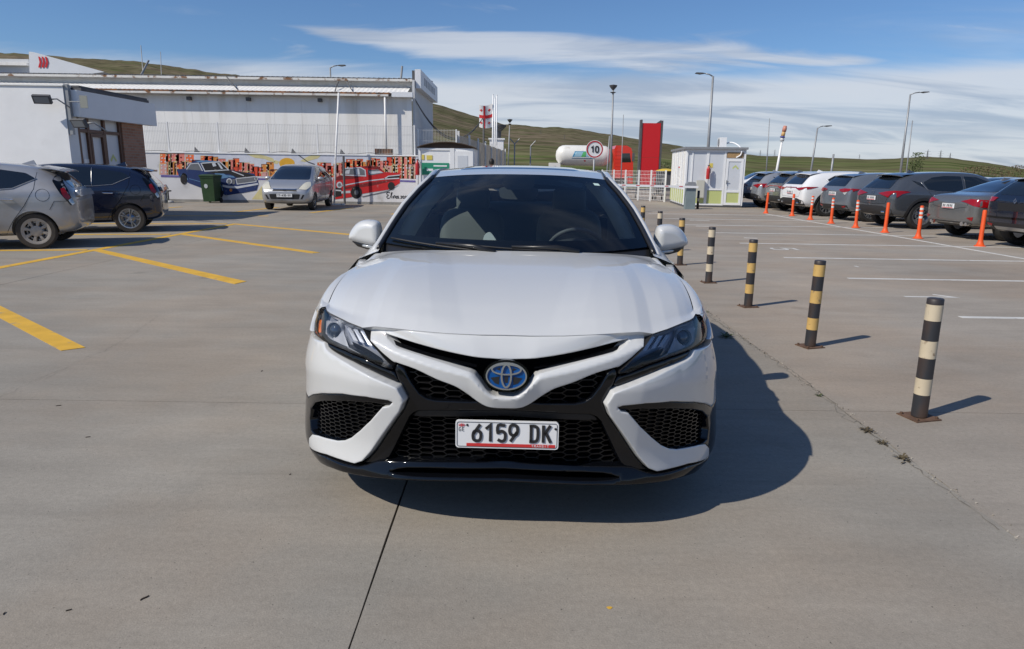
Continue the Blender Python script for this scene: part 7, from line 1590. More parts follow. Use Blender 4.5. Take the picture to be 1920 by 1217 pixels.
back = [(cross_bar, 'white crossover far behind the row, beside the leaning billboard pole', 'white', 14.7, 41.5, 180), (sedan, 'dark sedan roof showing behind the white crossover', 'graphite', 15.5, 38.0, 184), (sedan, 'dark sedan behind the grey sedan at the right', 'blue_grey', 16.9, 24.4, 184), (sedan, 'white sedan roof just showing behind the graphite crossover', 'white', 17.4, 26.8, 182)]
for mdl, lab, pnt, x, y, ang in back:
    nm = {'sedan': 'sedan', 'cross_bar': 'crossover'}[[k for k, v in MODELS.items() if v is mdl][0]]
    mdl.put(nm, lab, 'car', (x, y, 0), R(ang), pnt, (0.22, 5, 'twin', 0.24), group='cars in the second row on the right')

# ------------------------------------------------------------------ street furniture and small things
def band_mat(name, cols):
    return [mat(name + '_%d' % i, c, 0.6, var=0.12, vscale=12, dirt=d, dscale=7.0, dlo=0.55, dhi=0.72) for i, (c, d) in enumerate(cols)]
BK = mat('bollard_black', (0.028, 0.030, 0.036), 0.5, var=0.3, vscale=5, dirt=(0.075, 0.045, 0.03), dscale=4, dlo=0.45, dhi=0.62, stretch=(1, 1, 0.35)); CREAM = mat('bollard_cream', (0.55, 0.47, 0.34), 0.6, var=0.08, vscale=6, dirt=(0.20, 0.14, 0.09), dscale=16, dlo=0.60, dhi=0.70); YEL = mat('bollard_yellow', (0.55, 0.36, 0.12), 0.6, var=0.10, vscale=6, dirt=(0.20, 0.14, 0.09), dscale=16, dlo=0.60, dhi=0.70); RUSTP = mat('rusty_plate', (0.11, 0.062, 0.038), 0.85, var=0.4, vscale=14)
bz = [0.012, 0.165, 0.265, 0.405, 0.505, 0.62, 0.70]      # band heights
zs_b = [(0.012, 0.155, 'k'), (0.155, 0.255, 'c'), (0.255, 0.40, 'k'), (0.40, 0.50, 'c'), (0.50, 0.63, 'k'), (0.63, 0.705, 'c')]
BM = {}
for key, cm in (('c', CREAM), ('y', YEL)):
    lst = []
    for z0, z1, c in [(0.012, 0.150, 'k'), (0.150, 0.250, 'c'), (0.250, 0.375, 'k'), (0.375, 0.480, 'c'), (0.480, 0.600, 'k'), (0.600, 0.695, 'c'), (0.695, 0.725, 'k')]:
        b = MB(); e = 0.0008 if c == 'c' else 0.0
        prof = [(0.0445 + e, z0), (0.0445 + e, z1)] + ([(0.041, z1 + 0.004), (0.0001, z1 + 0.004)] if z1 > 0.72 else []); b.lathe(prof, 28); me = b.mesh('band', True, angle=50); me.materials.append(cm if c == 'c' else BK); lst.append(me)
    BM[key] = lst
b = MB(); b.box(-0.088, 0.088, -0.08, 0.08, 0, 0.008); pm_ = b.mesh('base_plate'); pm_.materials.append(RUSTP); b = MB(); b.lathe([(0.009, 0.0095), (0.009, 0.02), (0.0001, 0.021)], 6); bo_ = b.mesh('bolt'); bo_.materials.append(RUSTP)
bl = [(2.455, 3.925, 'c', 'black and cream banded bollard nearest the viewer on the right'), (2.515, 5.63, 'y', 'black and yellow banded bollard, second from the viewer'), (2.57, 7.37, 'y', 'black and yellow banded bollard, third from the viewer'), (2.59, 9.01, 'c', 'slim-looking black and cream banded bollard, fourth from the viewer'), (2.62, 10.75, 'y', 'black and yellow banded bollard seen behind the sedan mirror'), (2.65, 12.55, 'c', 'black and cream banded bollard just left of the sedan mirror'), (2.70, 14.5, 'y', 'black and yellow banded bollard, second farthest of the line'), (2.74, 16.4, 'y', 'farthest banded bollard, only its yellow top showing by the sedan pillar')]
for k, (x, y, c, lab) in enumerate(bl):
    t = thing('bollard', lab, 'bollard', (x, y, 0), random.uniform(-0.3, 0.3), 'banded bollards in a line'); t.rotation_euler = (random.uniform(-0.008, 0.008), random.uniform(-0.012, 0.012), [0.25, 0.3, 0.2, 0.1, 0.2, 0.3, 0.1, 0.2][k])
    part('base_plate', pm_, t)
    for q in ((-0.07, 0.06), (0.07, -0.06), (0.07, 0.06), (-0.07, -0.06)): o = part('bolt', bo_, t); o.location = (q[0], q[1], 0)
    for me in BM[c]: part('band', me, t)
# orange flexible posts
ORG = mat('post_orange', (0.72, 0.085, 0.012), 0.55, var=0.08, vscale=5); OW = mat('post_band', (0.62, 0.62, 0.60), 0.5)
b = MB(); b.lathe([(0.11, 0.0), (0.11, 0.012), (0.075, 0.03), (0.052, 0.10), (0.042, 0.16), (0.040, 0.72), (0.034, 0.745), (0.0001, 0.75)], 20); om = b.mesh('post_body', True, angle=45); om.materials.append(ORG)
ob_ = []
for z in (0.46, 0.555, 0.65): b = MB(); b.lathe([(0.0412, z), (0.0412, z + 0.05)], 20); me = b.mesh('reflective_band', True); me.materials.append(OW); ob_.append(me)
op = [(1436, 400, 0, 'plain orange post nearest the white kiosk'), (1485, 405, 1, 'orange post with a single white band, second from the kiosk'), (1519, 412, 3, 'white-banded orange post in front of the white crossover'), (1558, 419, 3, 'white-banded orange post right of the white crossover rear wheel'), (1604, 427, 3, 'white-banded orange post in front of the blue-grey crossover'), (1659, 436, 0, 'plain orange post before the graphite crossover bumper'), (1721, 447, 3, 'white-banded orange post before the five-spoke wheel'), (1837, 462, 0, 'plain orange post nearest the right edge')]
for px, py, nb, lab in op:
    g = gnd(px, py); t = thing('orange_post', lab, 'post', (g[0], g[1], 0), 0, 'orange posts along the right row'); t.rotation_euler = (random.uniform(-0.02, 0.02), random.uniform(-0.02, 0.03), 0); part('post_body', om, t)
    for me in ob_[:nb] if nb > 1 else ob_[1:1 + nb]: part('reflective_band', me, t)
# wheeled bin
bn = thing('wheelie_bin', 'dark green wheeled bin before the painted blue car', 'bin', (float(aty(397, 360, 27.3)[0]), 27.3, 0), R(-6)); bn.scale = (0.86, 0.86, 0.98); GREEN = mat('bin_green', (0.018, 0.050, 0.016), 0.45, var=0.15, vscale=5)
b = MB(); b.grid([[(-0.27, -0.28, 0.06), (0.27, -0.28, 0.06), (0.24, 0.24, 0.06), (-0.24, 0.24, 0.06)], [(-0.31, -0.36, 0.98), (0.31, -0.36, 0.98), (0.31, 0.34, 0.98), (-0.31, 0.34, 0.98)], [(-0.335, -0.385, 0.98), (0.335, -0.385, 0.98), (0.335, 0.36, 0.98), (-0.335, 0.36, 0.98)], [(-0.335, -0.385, 1.04), (0.335, -0.385, 1.04), (0.335, 0.36, 1.04), (-0.335, 0.36, 1.04)]], cu=True); b.add([(-0.24, -0.28, 0.06), (0.24, -0.28, 0.06), (0.24, 0.24, 0.06), (-0.24, 0.24, 0.06)], [(0, 1, 2, 3)]); b.build('bin_body', GREEN, bn)
b = MB(); b.grid([[(-0.35, -0.41, 1.041), (0.35, -0.41, 1.041), (0.35, 0.40, 1.041), (-0.35, 0.40, 1.041)], [(-0.35, -0.41, 1.07), (0.35, -0.41, 1.07), (0.35, 0.40, 1.07), (-0.35, 0.40, 1.07)], [(-0.26, -0.30, 1.11), (0.26, -0.30, 1.11), (0.26, 0.32, 1.11), (-0.26, 0.32, 1.11)]], cu=True); b.add([(-0.26, -0.30, 1.11), (0.26, -0.30, 1.11), (0.26, 0.32, 1.11), (-0.26, 0.32, 1.11)], [(0, 1, 2, 3)]); b.build('lid', GREEN, bn)
for sg in (-1, 1): b = MB(); b.lathe([(0.0001, -0.03), (0.10, -0.03), (0.10, 0.03), (0.0001, 0.03)], 16, Matrix.Translation((sg * 0.27, 0.27, 0.10)) @ Matrix.Rotation(R(90), 4, 'Y')); b.build('wheel', M['rubber'], bn, smooth=True, angle=40)
b = MB(); b.lathe([(0.0001, 0.0), (0.085, 0.0), (0.085, 0.004), (0.0001, 0.005)], 20, Matrix.Translation((-0.06, -0.345, 0.66)) @ Matrix.Rotation(R(94), 4, 'X')); b.build('bin_sticker', mat('bin_sticker', (0.42, 0.46, 0.48), 0.5), bn)
# bench with scraps beside the wall
g = aty(297, 366, 26.9); be = thing('low_bench', 'low dark bench with rubbish under it by the wall beside the navy hatchback', 'bench', (float(g[0]), 26.9, 0)); b = MB(); b.box(-0.75, 0.42, -0.2, 0.2, 0.42, 0.47); b.build('seat', M['roof_dark'], be)
for x in (-0.65, 0.3): b = MB(); b.box(x - 0.03, x + 0.03, -0.16, 0.16, 0, 0.419); b.build('leg', M['roof_dark'], be)
for k, (x, s_) in enumerate(((-0.3, 0.14), (0.0, 0.11))):
    b = MB(); b.lathe([(s_ * 0.55, -0.06), (s_, -0.05), (s_, 0.05), (s_ * 0.55, 0.06)], 16, Matrix.Translation((g[0] + x, 26.9, s_)) @ Matrix.Rotation(R(70), 4, 'X'), close=True); tag(b.build('scrap_tyre', M['rubber'], smooth=True, angle=40), ['worn small tyre under the low bench, left one', 'worn small tyre under the low bench, right one'][k], 'tyre')
b = MB(); b.lathe([(0.0001, 0.10), (0.10, 0.09), (0.15, 0.04), (0.16, 0.0), (0.0001, 0.0)], 10, Matrix.Translation((float(aty(319, 372, 26.9)[0]), 26.85, 0))); tag(b.build('rubbish_sack', mat('sack_white', (0.40, 0.40, 0.39), 0.7, bump=0.8, bscale=14), smooth=True), 'small pale rubbish sack on the ground right of the bench', 'sack')

# floodlights, panels on the office
def flood(px, py, y, lab, tilt):
    p = aty(px, py, y); t = thing('floodlight', lab, 'lamp', tuple(p), 0, 'floodlights on the white office'); b = MB(); b.box(-0.19, 0.19, -0.04, 0.04, -0.10, 0.10); c = b.build('lamp_case', M['roof_dark'], t); c.rotation_euler = (R(30), 0, R(tilt)); b = MB(); b.box(-0.155, 0.155, -0.046, -0.041, -0.07, 0.07); gl = b.build('lamp_glass', mat('lamp_lens', (0.22, 0.24, 0.26), 0.25), c)
    b = MB(); b.tube([(0.15, 0.03, 0), (0.28, 0.10, 0.02), (0.52, 17.0 - y if False else 0.22, -0.18)], 0.016, 6); b.build('lamp_arm', M['pole'], t, smooth=True); return t
flood(79, 186, 16.72, 'black floodlight on an arm high on the white office wall', 10); flood(149, 231, 16.78, 'smaller floodlight low at the office corner beside the glass door', -14)
p = aty(157, 191, 16.85); t = thing('panel_antenna', 'cream panel antenna on a bracket at the office corner', 'antenna', tuple(p), R(20)); b = MB(); b.box(-0.075, 0.075, -0.03, 0.03, -0.14, 0.14); b.build('panel', mat('cream_plastic', (0.55, 0.53, 0.42), 0.5), t); b = MB(); b.tube([(-0.07, 0.03, 0), (-0.34, 0.14, 0.0)], 0.012, 6); b.build('bracket', M['pole'], t)

# poles and masts
def mast(name, lab, cat, px, py, y, r0, r1, arm=None, group='poles on the skyline', base=None, head=None):
    p = aty(px, py, y); x0 = float(p[0]); h = float(p[2]); x1 = x0 if base is None else float(aty(base[0], base[1], y)[0])
    if base is not None: zb = float(aty(base[0], base[1], y)[2]); x1 = x0 + (x1 - x0) * h / (h - zb)
    t = thing(name, lab, cat, (x1, y, 0), 0, group); b = MB(); b.tube([(0, 0, 0), (x0 - x1, 0, h)], [r0, r1], 10); b.build('shaft', M['pole'], t, smooth=True)
    if arm:
        b = MB(); b.tube([(x0 - x1, 0, h - 0.02), (x0 - x1 + arm * 0.5, 0, h + 0.10), (x0 - x1 + arm, 0, h + 0.14)], 0.035, 6); b.build('arm', M['pole'], t, smooth=True); b = MB(); s_ = 1 if arm > 0 else -1
        b.prism([(0, 0), (0.18 * s_, 0.04), (0.55 * s_, 0.05), (0.6 * s_, 0.0), (0.3 * s_, -0.05)], lambda q: Vector((x0 - x1 + arm + q[0], 0.12, h + 0.14 + q[1])), lambda q: Vector((x0 - x1 + arm + q[0], -0.12, h + 0.14 + q[1]))); b.build('lamp_head', M['roof_dark'], t)
    if head == 'ring':
        b = MB(); b.lathe([(0.05, -0.3), (0.22, -0.10), (0.26, 0.0), (0.0001, 0.05)], 14, Matrix.Translation((x0 - x1, 0, h))); b.lathe([(0.05, -0.5), (0.2, -0.42), (0.0001, -0.40)], 14, Matrix.Translation((x0 - x1, 0, h))); b.build('lamp_head', M['roof_dark'], t, smooth=True, angle=40)
    return t
mast('light_mast', 'tall lamp mast with round head, left of the lorry cab', 'lamp post', 1150, 160, 46, 0.09, 0.05, head='ring', base=(1145, 310))
mast('light_mast', 'tallest lamp mast rising behind the kiosk', 'lamp post', 1337, 143, 42, 0.11, 0.06, arm=-0.45, base=(1328, 275)); mast('light_mast', 'lamp mast with short arm behind the white crossover', 'lamp post', 1533, 240, 52, 0.08, 0.05, arm=0.4, base=(1521, 318)); mast('light_mast', 'lamp mast with arm at the far right', 'lamp post', 1707, 177, 48, 0.09, 0.05, arm=0.6, base=(1689, 318)); mast('light_mast', 'small round-headed lamp mast right of the flagpoles', 'lamp post', 956, 224, 70, 0.07, 0.05, head='ring', base=(953, 304))
mast('thin_mast', 'thin white mast in front of the lorry cab', 'pole', 1169, 215, 36, 0.035, 0.015, base=(1165, 318)); mast('thin_mast', 'thin mast right of the kiosk', 'pole', 1443, 222, 44, 0.05, 0.02, base=(1437, 318)); mast('thin_mast', 'thin mast just right of the far right lamp mast', 'pole', 1711, 226, 47, 0.045, 0.03, base=(1700, 318)); mast('thin_mast', 'short white pole left of the tall mast by the lorry', 'pole', 1143, 255, 44, 0.05, 0.045, base=(1139, 312)); mast('thin_mast', 'concrete post with lamp head on the grass behind the white crossover', 'pole', 1563, 289, 60, 0.10, 0.08, base=(1559, 320))
mast('antenna', 'thin antenna mast on the roof line at the upper left', 'antenna', 264, 85, 40, 0.03, 0.02, base=(268, 134)); mast('antenna', 'short bent roof pipe beside the antenna mast', 'pipe', 279, 113, 39, 0.05, 0.05, base=(268, 134)); mast('antenna', 'faint thin mast on the hill at the upper left', 'antenna', 301, 97, 300, 0.25, 0.12, base=(302, 122)); mast('roof_pipe', 'short roof pipe with a cap near the warehouse corner', 'pipe', 754, 124, 33.5, 0.05, 0.05, base=(752, 146), head=None); mast('light_mast', 'street lamp peeping over the warehouse roof', 'lamp post', 619, 127, 48, 0.06, 0.05, arm=0.45)
# leaning white pole before the mural
t = thing('leaning_pole', 'thin white pole leaning before the mural beside the compact car', 'pole', (float(gnd(628, 384)[0]), 27.0, 0)); b = MB(); p = aty(635, 174, 27.2) - np.array([float(gnd(628, 384)[0]), 27.0, 0]); b.tube([(0, 0, 0), tuple(p * (0.5, 0.5, 0.5) + (-0.02, 0, 0)), tuple(p)], 0.036, 8); b.build('shaft', M['white_metal'], t, smooth=True); b = MB(); b.tube([(0.30, 0.45, 0), (0.30, 0.55, 1.85)], 0.045, 8); b.build('black_strut', M['roof_dark'], t); b = MB(); b.box(-0.12, 0.42, -0.05, 0.05, 0, 0.06); b.build('foot', M['white_metal'], t)
# flagpoles and flag
for k, (px, py) in enumerate(((924.5, 178), (928, 184), (931.5, 179))):
    p = aty(px, py, 50.0 + k * 1.2); t = thing('flagpole', ['left one of three white flagpoles, carrying the flag', 'middle one of three white flagpoles', 'right one of three white flagpoles'][k], 'flagpole', (float(p[0]), 50.0 + k * 1.2, 0), 0, 'white flagpoles'); b = MB(); b.tube([(0, 0, 0), (0, 0, p[2])], [0.07, 0.045], 8); b.build('shaft', M['pvc'], t, smooth=True); b = MB(); b.lathe([(0.0001, 0.06), (0.05, 0.03), (0.05, 0.0)], 10, Matrix.Translation((0, 0, p[2]))); b.build('cap', M['pvc'], t)
fl0 = thing('flag', 'white flag with a large red cross and four small crosses', 'flag', tuple(aty(923.5, 194, 49.95))); FWd, FH = 0.92, 1.58
def fpt(u, v, d=0.0): return Vector((-FWd * u, -0.05 + 0.10 * math.sin(5.5 * u + 2 * v) - d, -FH * v - 0.12 * u * (1 - v) - 0.10 * math.sin(3 * u)))
b = MB(); b.grid([[fpt(u, v) for u in np.linspace(0, 1, 15)] for v in np.linspace(0, 1, 17)]); b.build('cloth', mat('flag_white', (0.66, 0.66, 0.67), 0.8), fl0, smooth=True)
b = MB(); FR = mat('flag_red', (0.55, 0.02, 0.025), 0.8)
for sg in (1, -1):
    b.grid([[fpt(u, v, 0.012 * sg) for u in np.linspace(0, 1, 15)] for v in (0.43, 0.5, 0.57)]); b.grid([[fpt(u, v, 0.014 * sg) for u in (0.54, 0.6, 0.68)] for v in np.linspace(0, 1, 17)])
    for cu2, cv in ((0.25, 0.22), (0.25, 0.78), (0.85, 0.22), (0.85, 0.78)): b.grid([[fpt(u, v, 0.012 * sg) for u in (cu2 - 0.10, cu2 + 0.10)] for v in (cv - 0.022, cv + 0.022)]); b.grid([[fpt(u, v, 0.014 * sg) for u in (cu2 - 0.03, cu2 + 0.03)] for v in (cv - 0.06, cv + 0.06)])
b.build('flag_crosses', FR, fl0, smooth=True)
# overhead cable from the warehouse to the fence pole
cp = thing('cable_pole', 'dark cable pole beside the flag, holding the sagging cable', 'pole', (float(aty(908, 230, 44)[0]), 44, 0)); b = MB(); b.tube([(0, 0, 0), (-0.05, 0, float(aty(905, 222, 44)[2]))], [0.07, 0.05], 8); b.build('shaft', M['roof_dark'], cp, smooth=True)
b = MB(); A3 = aty(778, 186, 31.0); B3 = aty(905, 222, 44.0)
for dz in (0.0, 0.10): b.tube([tuple(A3 + (B3 - A3) * t_ - np.array([0, 0, (1.55 + dz) * 4 * t_ * (1 - t_) * (1.0 - 0.2 * t_)])) for t_ in np.linspace(0, 1, 20)], 0.022, 5)
tag(b.build('overhead_cable', M['roof_dark'], smooth=True), 'black cable sagging from the warehouse corner to the dark pole', 'cable')
for k, (px, py, y) in enumerate(((965, 262, 62), (995, 266, 62))):
    p = aty(px, py + 8, y); t = thing('yard_post', ['grey forked post right of the flagpoles', 'pale single bent post left of the tanker'][k], 'post', (float(p[0]), y, 0), 0, 'bent posts behind the sedan roof'); b = MB(); b.tube([(0, 0, 0), (0, 0, p[2])], 0.06, 8); b.build('shaft', M['pole'], t)
    for sg in ((-1, 1) if k == 0 else (1,)): b = MB(); b.tube([(0, 0, p[2]), (sg * 0.42, 0, p[2] + 0.45)], 0.045, 6); b.build('arm', M['pole'], t)
# 10 km/h sign
p = aty(1115, 280, 24.0); sg_ = thing('speed_sign', 'round white speed sign reading 10 with a red rim', 'sign', (float(p[0]), 24.0, 0)); b = MB(); b.tube([(0, 0.03, 0), (0, 0.03, p[2] + 0.2)], 0.03, 8); b.build('sign_post', M['pole'], sg_, smooth=True)
Mp = Matrix.Translation((0, 0, p[2])) @ Matrix.Rotation(R(90), 4, 'X'); b = MB(); b.lathe([(0.0001, 0.0), (0.235, 0.0), (0.235, 0.01)], 36, Mp); b.build('sign_face', M['plate_white'], sg_); b = MB(); b.lathe([(0.235, 0.0105), (0.235, 0.014), (0.278, 0.014), (0.278, -0.01)], 36, Mp); b.build('red_rim', mat('sign_rim_red', (0.42, 0.015, 0.03), 0.5), sg_); b = MB(); b.lathe([(0.279, -0.012), (0.295, -0.012), (0.295, 0.012), (0.279, 0.012)], 36, Mp); b.build('white_edge', M['plate_white'], sg_)
b = MB(); write(b, '1', -0.145, p[2] - 0.10, 0.14, 0.20, 0.042, lambda x, z, t=0: Vector((x, -0.016 - t, z))); write(b, '0', 0.015, p[2] - 0.10, 0.125, 0.20, 0.042, lambda x, z, t=0: Vector((x, -0.016 - t, z))); b.build('sign_number', M['plate_black'], sg_)
# barrier
bp_ = gnd(1292, 392); ba = thing('barrier', 'grey barrier post with a long white boom before the kiosk', 'barrier', (float(bp_[0]), float(bp_[1]), 0)); GB = mat('barrier_grey', (0.20, 0.25, 0.26), 0.5, var=0.1, vscale=4); b = MB(); b.box(-0.19, 0.19, -0.15, 0.15, 0, 0.86); b.build('cabinet', GB, ba); b = MB(); b.prism([(-0.19, 0.862), (0.19, 0.862), (0.19, 0.96), (0.13, 1.05), (-0.13, 1.05), (-0.19, 0.96)], lambda q: Vector((q[0], 0.16, q[1])), lambda q: Vector((q[0], -0.16, q[1]))); b.build('hood', M['pole'], ba)
b = MB(); b.bar((0.25, -0.20, 0.86), (-3.9, -0.20, 0.90), 0.04, 0.085); bo2 = b.build('boom', M['pvc'], ba)
for k in range(6): b = MB(); x = -0.5 - k * 0.56; b.box(x, x + 0.14, -0.2225, -0.2205, 0.865 - 0.0096 * x - 0.01, 0.895 - 0.0096 * x - 0.01); b.build('reflector', M['sign_red'], bo2)
rp2 = thing('barrier_rest', 'short striped post right of the barrier cabinet', 'post', (float(bp_[0]) + 0.36, float(bp_[1]) + 0.1, 0)); b = MB(); b.tube([(0, 0, 0), (0, 0, 0.72)], 0.05, 10); b.build('shaft', BK, rp2, smooth=True); b = MB(); b.lathe([(0.051, 0.30), (0.051, 0.42)], 12); b.build('band', CREAM, rp2)
tb = thing('meter_box', 'cream electrical box against the kiosk front', 'box', (7.78, 29.28, 0.38), KR); b = MB(); b.box(-0.16, 0.16, -0.05, 0.07, 0, 0.72); b.build('box_case', mat('cream_box', (0.50, 0.49, 0.42), 0.5), tb); b = MB(); b.box(-0.14, 0.14, -0.058, -0.051, 0.03, 0.69); b.build('box_door', mat('cream_box_door', (0.53, 0.52, 0.45), 0.5), tb)
def extinguisher(x, y, z, lab, rz=0.0):
    t = thing('fire_extinguisher', lab, 'extinguisher', (x, y, z), rz, 'wall fire extinguishers'); b = MB(); b.lathe([(0.0001, 0), (0.07, 0.01), (0.075, 0.04), (0.075, 0.40), (0.05, 0.47), (0.025, 0.50), (0.025, 0.54)], 16); b.build('cylinder', mat('extinguisher_red', (0.42, 0.02, 0.02), 0.35), t, smooth=True, angle=50); b = MB(); b.box(-0.03, 0.05, -0.02, 0.02, 0.54, 0.58); b.build('valve', M['roof_dark'], t); b = MB(); b.tube([(0.04, 0, 0.55), (0.10, 0, 0.48), (0.09, 0, 0.25)], 0.012, 6); b.build('hose', M['roof_dark'], t, smooth=True)
extinguisher(float(aty(1328, 322, 29.2)[0]), 29.2, 1.15, 'red fire extinguisher hanging on the kiosk front'); p = aty(783, 310, 25.85); extinguisher(float(p[0]), 25.80, 1.18, 'red fire extinguisher at the left edge of the pay hut')
# tanker lorry
TY = 55.0; tk = thing('tanker_lorry', 'red lorry with a white gas tank trailer behind the fence', 'lorry', (6.2, TY, 0)); TW = mat('tank_white', (0.74, 0.73, 0.69), 0.4, var=0.06, vscale=1.5, dirt=(0.40, 0.36, 0.30), dscale=1.5, dlo=0.6, dhi=0.8)
q0, q1 = aty(1043, 292, TY), aty(1150, 292, TY); zc_ = (float(aty(1080, 272, TY)[2]) + float(aty(1080, 310, TY)[2])) / 2; tr_ = (float(aty(1080, 272, TY)[2]) - float(aty(1080, 310, TY)[2])) / 2 * 1.02; x0, x1 = q0[0] - 6.2, q1[0] - 6.2
prof = [(0.0001, 0), (tr_ * 0.45, 0.06), (tr_ * 0.8, 0.25), (tr_ * 0.96, 0.5), (tr_, 0.75)]; prof = prof + [(tr_, x1 - x0 - 0.75)] + [(r_2, (x1 - x0) - h_2) for r_2, h_2 in reversed(prof[:-1])]
b = MB(); b.lathe(prof, 36, Matrix.Translation((x0, 0.9, zc_)) @ Matrix.Rotation(R(90), 4, 'Y')); tnk = b.build('tank', TW, tk, smooth=True)
yf_ = 0.9 - tr_ - 0.012; pxx = lambda px: float(aty(px, 291, TY)[0]) - 6.2; pz = lambda py: float(aty(1090, py, TY)[2])
def tank_decal(poly, m, name, e=0.0):
    V, T, D, bl_2 = tri_patch([[np.array((pxx(a), pz(c))) for a, c in poly]], 0.08); mb = MB(); mb.add([(v[0], 0.9 - math.sqrt(max(0.01, tr_ ** 2 - (v[1] - zc_) ** 2)) - 0.01 - e, v[1]) for v in V], T); return mb.build(name, m, tnk, smooth=True)
tank_decal([(1078, 283.5), (1112, 283.5), (1112, 297.5), (1072, 297.5)], mat('tank_blue', (0.05, 0.25, 0.42), 0.4), 'tank_sign'); tank_decal([(1080, 284.8), (1109, 284.8), (1109, 294), (1076.5, 294)], mat('tank_pale', (0.30, 0.50, 0.62), 0.4), 'sign_field', 0.006); tank_decal([(1094, 284.5), (1100, 284.5), (1098, 296), (1089, 296)], mat('tank_green', (0.10, 0.42, 0.14), 0.4), 'sign_leaf', 0.012); tank_decal([(1073, 294.5), (1108, 294.5), (1107, 296), (1072.5, 296)], M['pvc'], 'sign_line', 0.016); tank_decal([(1095, 301.5), (1097.5, 299.8), (1100, 301.5), (1097.5, 303.4)], M['sign_red'], 'hazard_mark', 0.004)
b = MB(); b.box(x0 + 0.4, x1 + 0.9, 0.2, 1.6, 0.85, 1.15); b.build('chassis', M['roof_dark'], tk); b = MB(); b.box(x0 - 0.5, x0 + 0.35, 0.2, 1.6, 1.0, 2.0); b.build('rear_cabinet', TW, tk)
CR = mat('cab_red', (0.68, 0.035, 0.015), 0.35, 0, coat=0.6); cx0, cx1 = pxx(1151), pxx(1187); zt_, zb_ = pz(272), 0.9
b = MB(); prof = [(cx0, zb_), (cx0, zt_ - 0.25), (cx0 + 0.12, zt_), (cx1 - 0.55, zt_), (cx1 - 0.2, zt_ - 0.18), (cx1 - 0.02, zt_ - 0.75), (cx1 + 0.02, 1.6), (cx1 + 0.05, 0.5), (cx1 - 0.35, 0.5), (cx1 - 0.5, zb_)]; b.prism(prof, lambda q: Vector((q[0], 2.2, q[1])), lambda q: Vector((q[0], -0.2, q[1]))); cab = b.build('cab', CR, tk)
b = MB(); b.prism([(cx1 - 0.88, 2.1), (cx1 - 0.92, 2.78), (cx1 - 0.30, 2.80), (cx1 - 0.17, 2.12)], lambda q: Vector((q[0], -0.19, q[1])), lambda q: Vector((q[0], -0.212, q[1]))); b.build('side_window', M['dark_glass'], cab); b = MB(); b.box(cx1 - 0.12, cx1 + 0.06, -0.42, -0.22, 2.2, 2.8); b.build('mirror', M['roof_dark'], cab); b = MB(); b.box(cx1 - 0.62, cx1 + 0.06, -0.216, -0.2005, 0.95, 1.05); b.build('step', M['roof_dark'], cab)
for j in range(6): b = MB(); z = 1.5 + j * 0.28; b.box(cx0 + 0.08, cx0 + 0.55, -0.215, -0.201, z, z + 0.05); b.build('vent_slat', M['maroon'] if 'maroon' in M else CR, cab)
LW = wheel_meshes(0.5, 0.3, 8, 'single', 0.3)
for me, k in zip(LW, (M['rubber'], M['pole'], M['roof_dark'])): me.materials.append(k)
for x in (cx1 - 0.8, cx0 - 0.4, x0 + 1.2, x0 + 2.4):
    for y_, s_ in ((0.0, 1), (2.0, -1)): put_wheel(tk, LW, (x, y_, 0.5), s_)
b = MB(); b.lathe([(0.0001, 0.18), (0.4, 0.16), (0.9, 0.06), (1.05, 0.0)], 16, Matrix.Translation((0, 0, 0)) @ Matrix.Scale(0.6, 4, (0, 1, 0))); yb = b.build('yellow_shell', mat('boat_yellow', (0.62, 0.45, 0.06), 0.45), smooth=True); yb.scale = (0.62, 0.62, 0.8); yb.location = tuple(aty(1249, 320, 43.0)); yb.location.z -= 0.02; tag(yb, 'upturned yellow plastic shell on a rack left of the kiosk', 'shell'); b = MB(); b.box(-0.9, 0.9, -0.4, 0.4, -float(yb.location.z), -0.001); o = b.build('rack', M['roof_dark'], yb)
# trolleys behind the yard fence
def trolley(px, y, lab):
    p = aty(px, 370, y); t = thing('hand_trolley', lab, 'trolley', (float(p[0]), y, 0), random.uniform(-0.5, 0.5), 'trolleys behind the yard fence'); b = MB()
    for x in (-0.25, 0.25): b.tube([(x, 0.3, 1.15), (x, 0.25, 0.3), (x, -0.3, 0.25)], 0.02, 6)
    b.tube([(-0.25, 0.3, 1.15), (0.25, 0.3, 1.15)], 0.02, 6); b.build('frame', M['pole'], t, smooth=True)
    for z in (0.3, 0.6, 0.9): b = MB(); b.box(-0.25, 0.25, -0.28, 0.28, z, z + 0.03); b.build('shelf', M['roof_dark'], t)
    for x in (-0.24, 0.24):
        for y_ in (-0.25, 0.25): b = MB(); b.lathe([(0.0001, -0.02), (0.11, -0.02), (0.11, 0.02), (0.0001, 0.02)], 12, Matrix.Translation((x, y_, 0.11)) @ Matrix.Rotation(R(90), 4, 'Y')); b.build('wheel', M['rubber'], t)
trolley(1183, 38.2, 'dark hand trolley behind the yard fence, left one'); trolley(1235, 36.2, 'dark hand trolley behind the yard fence, beside the kiosk')
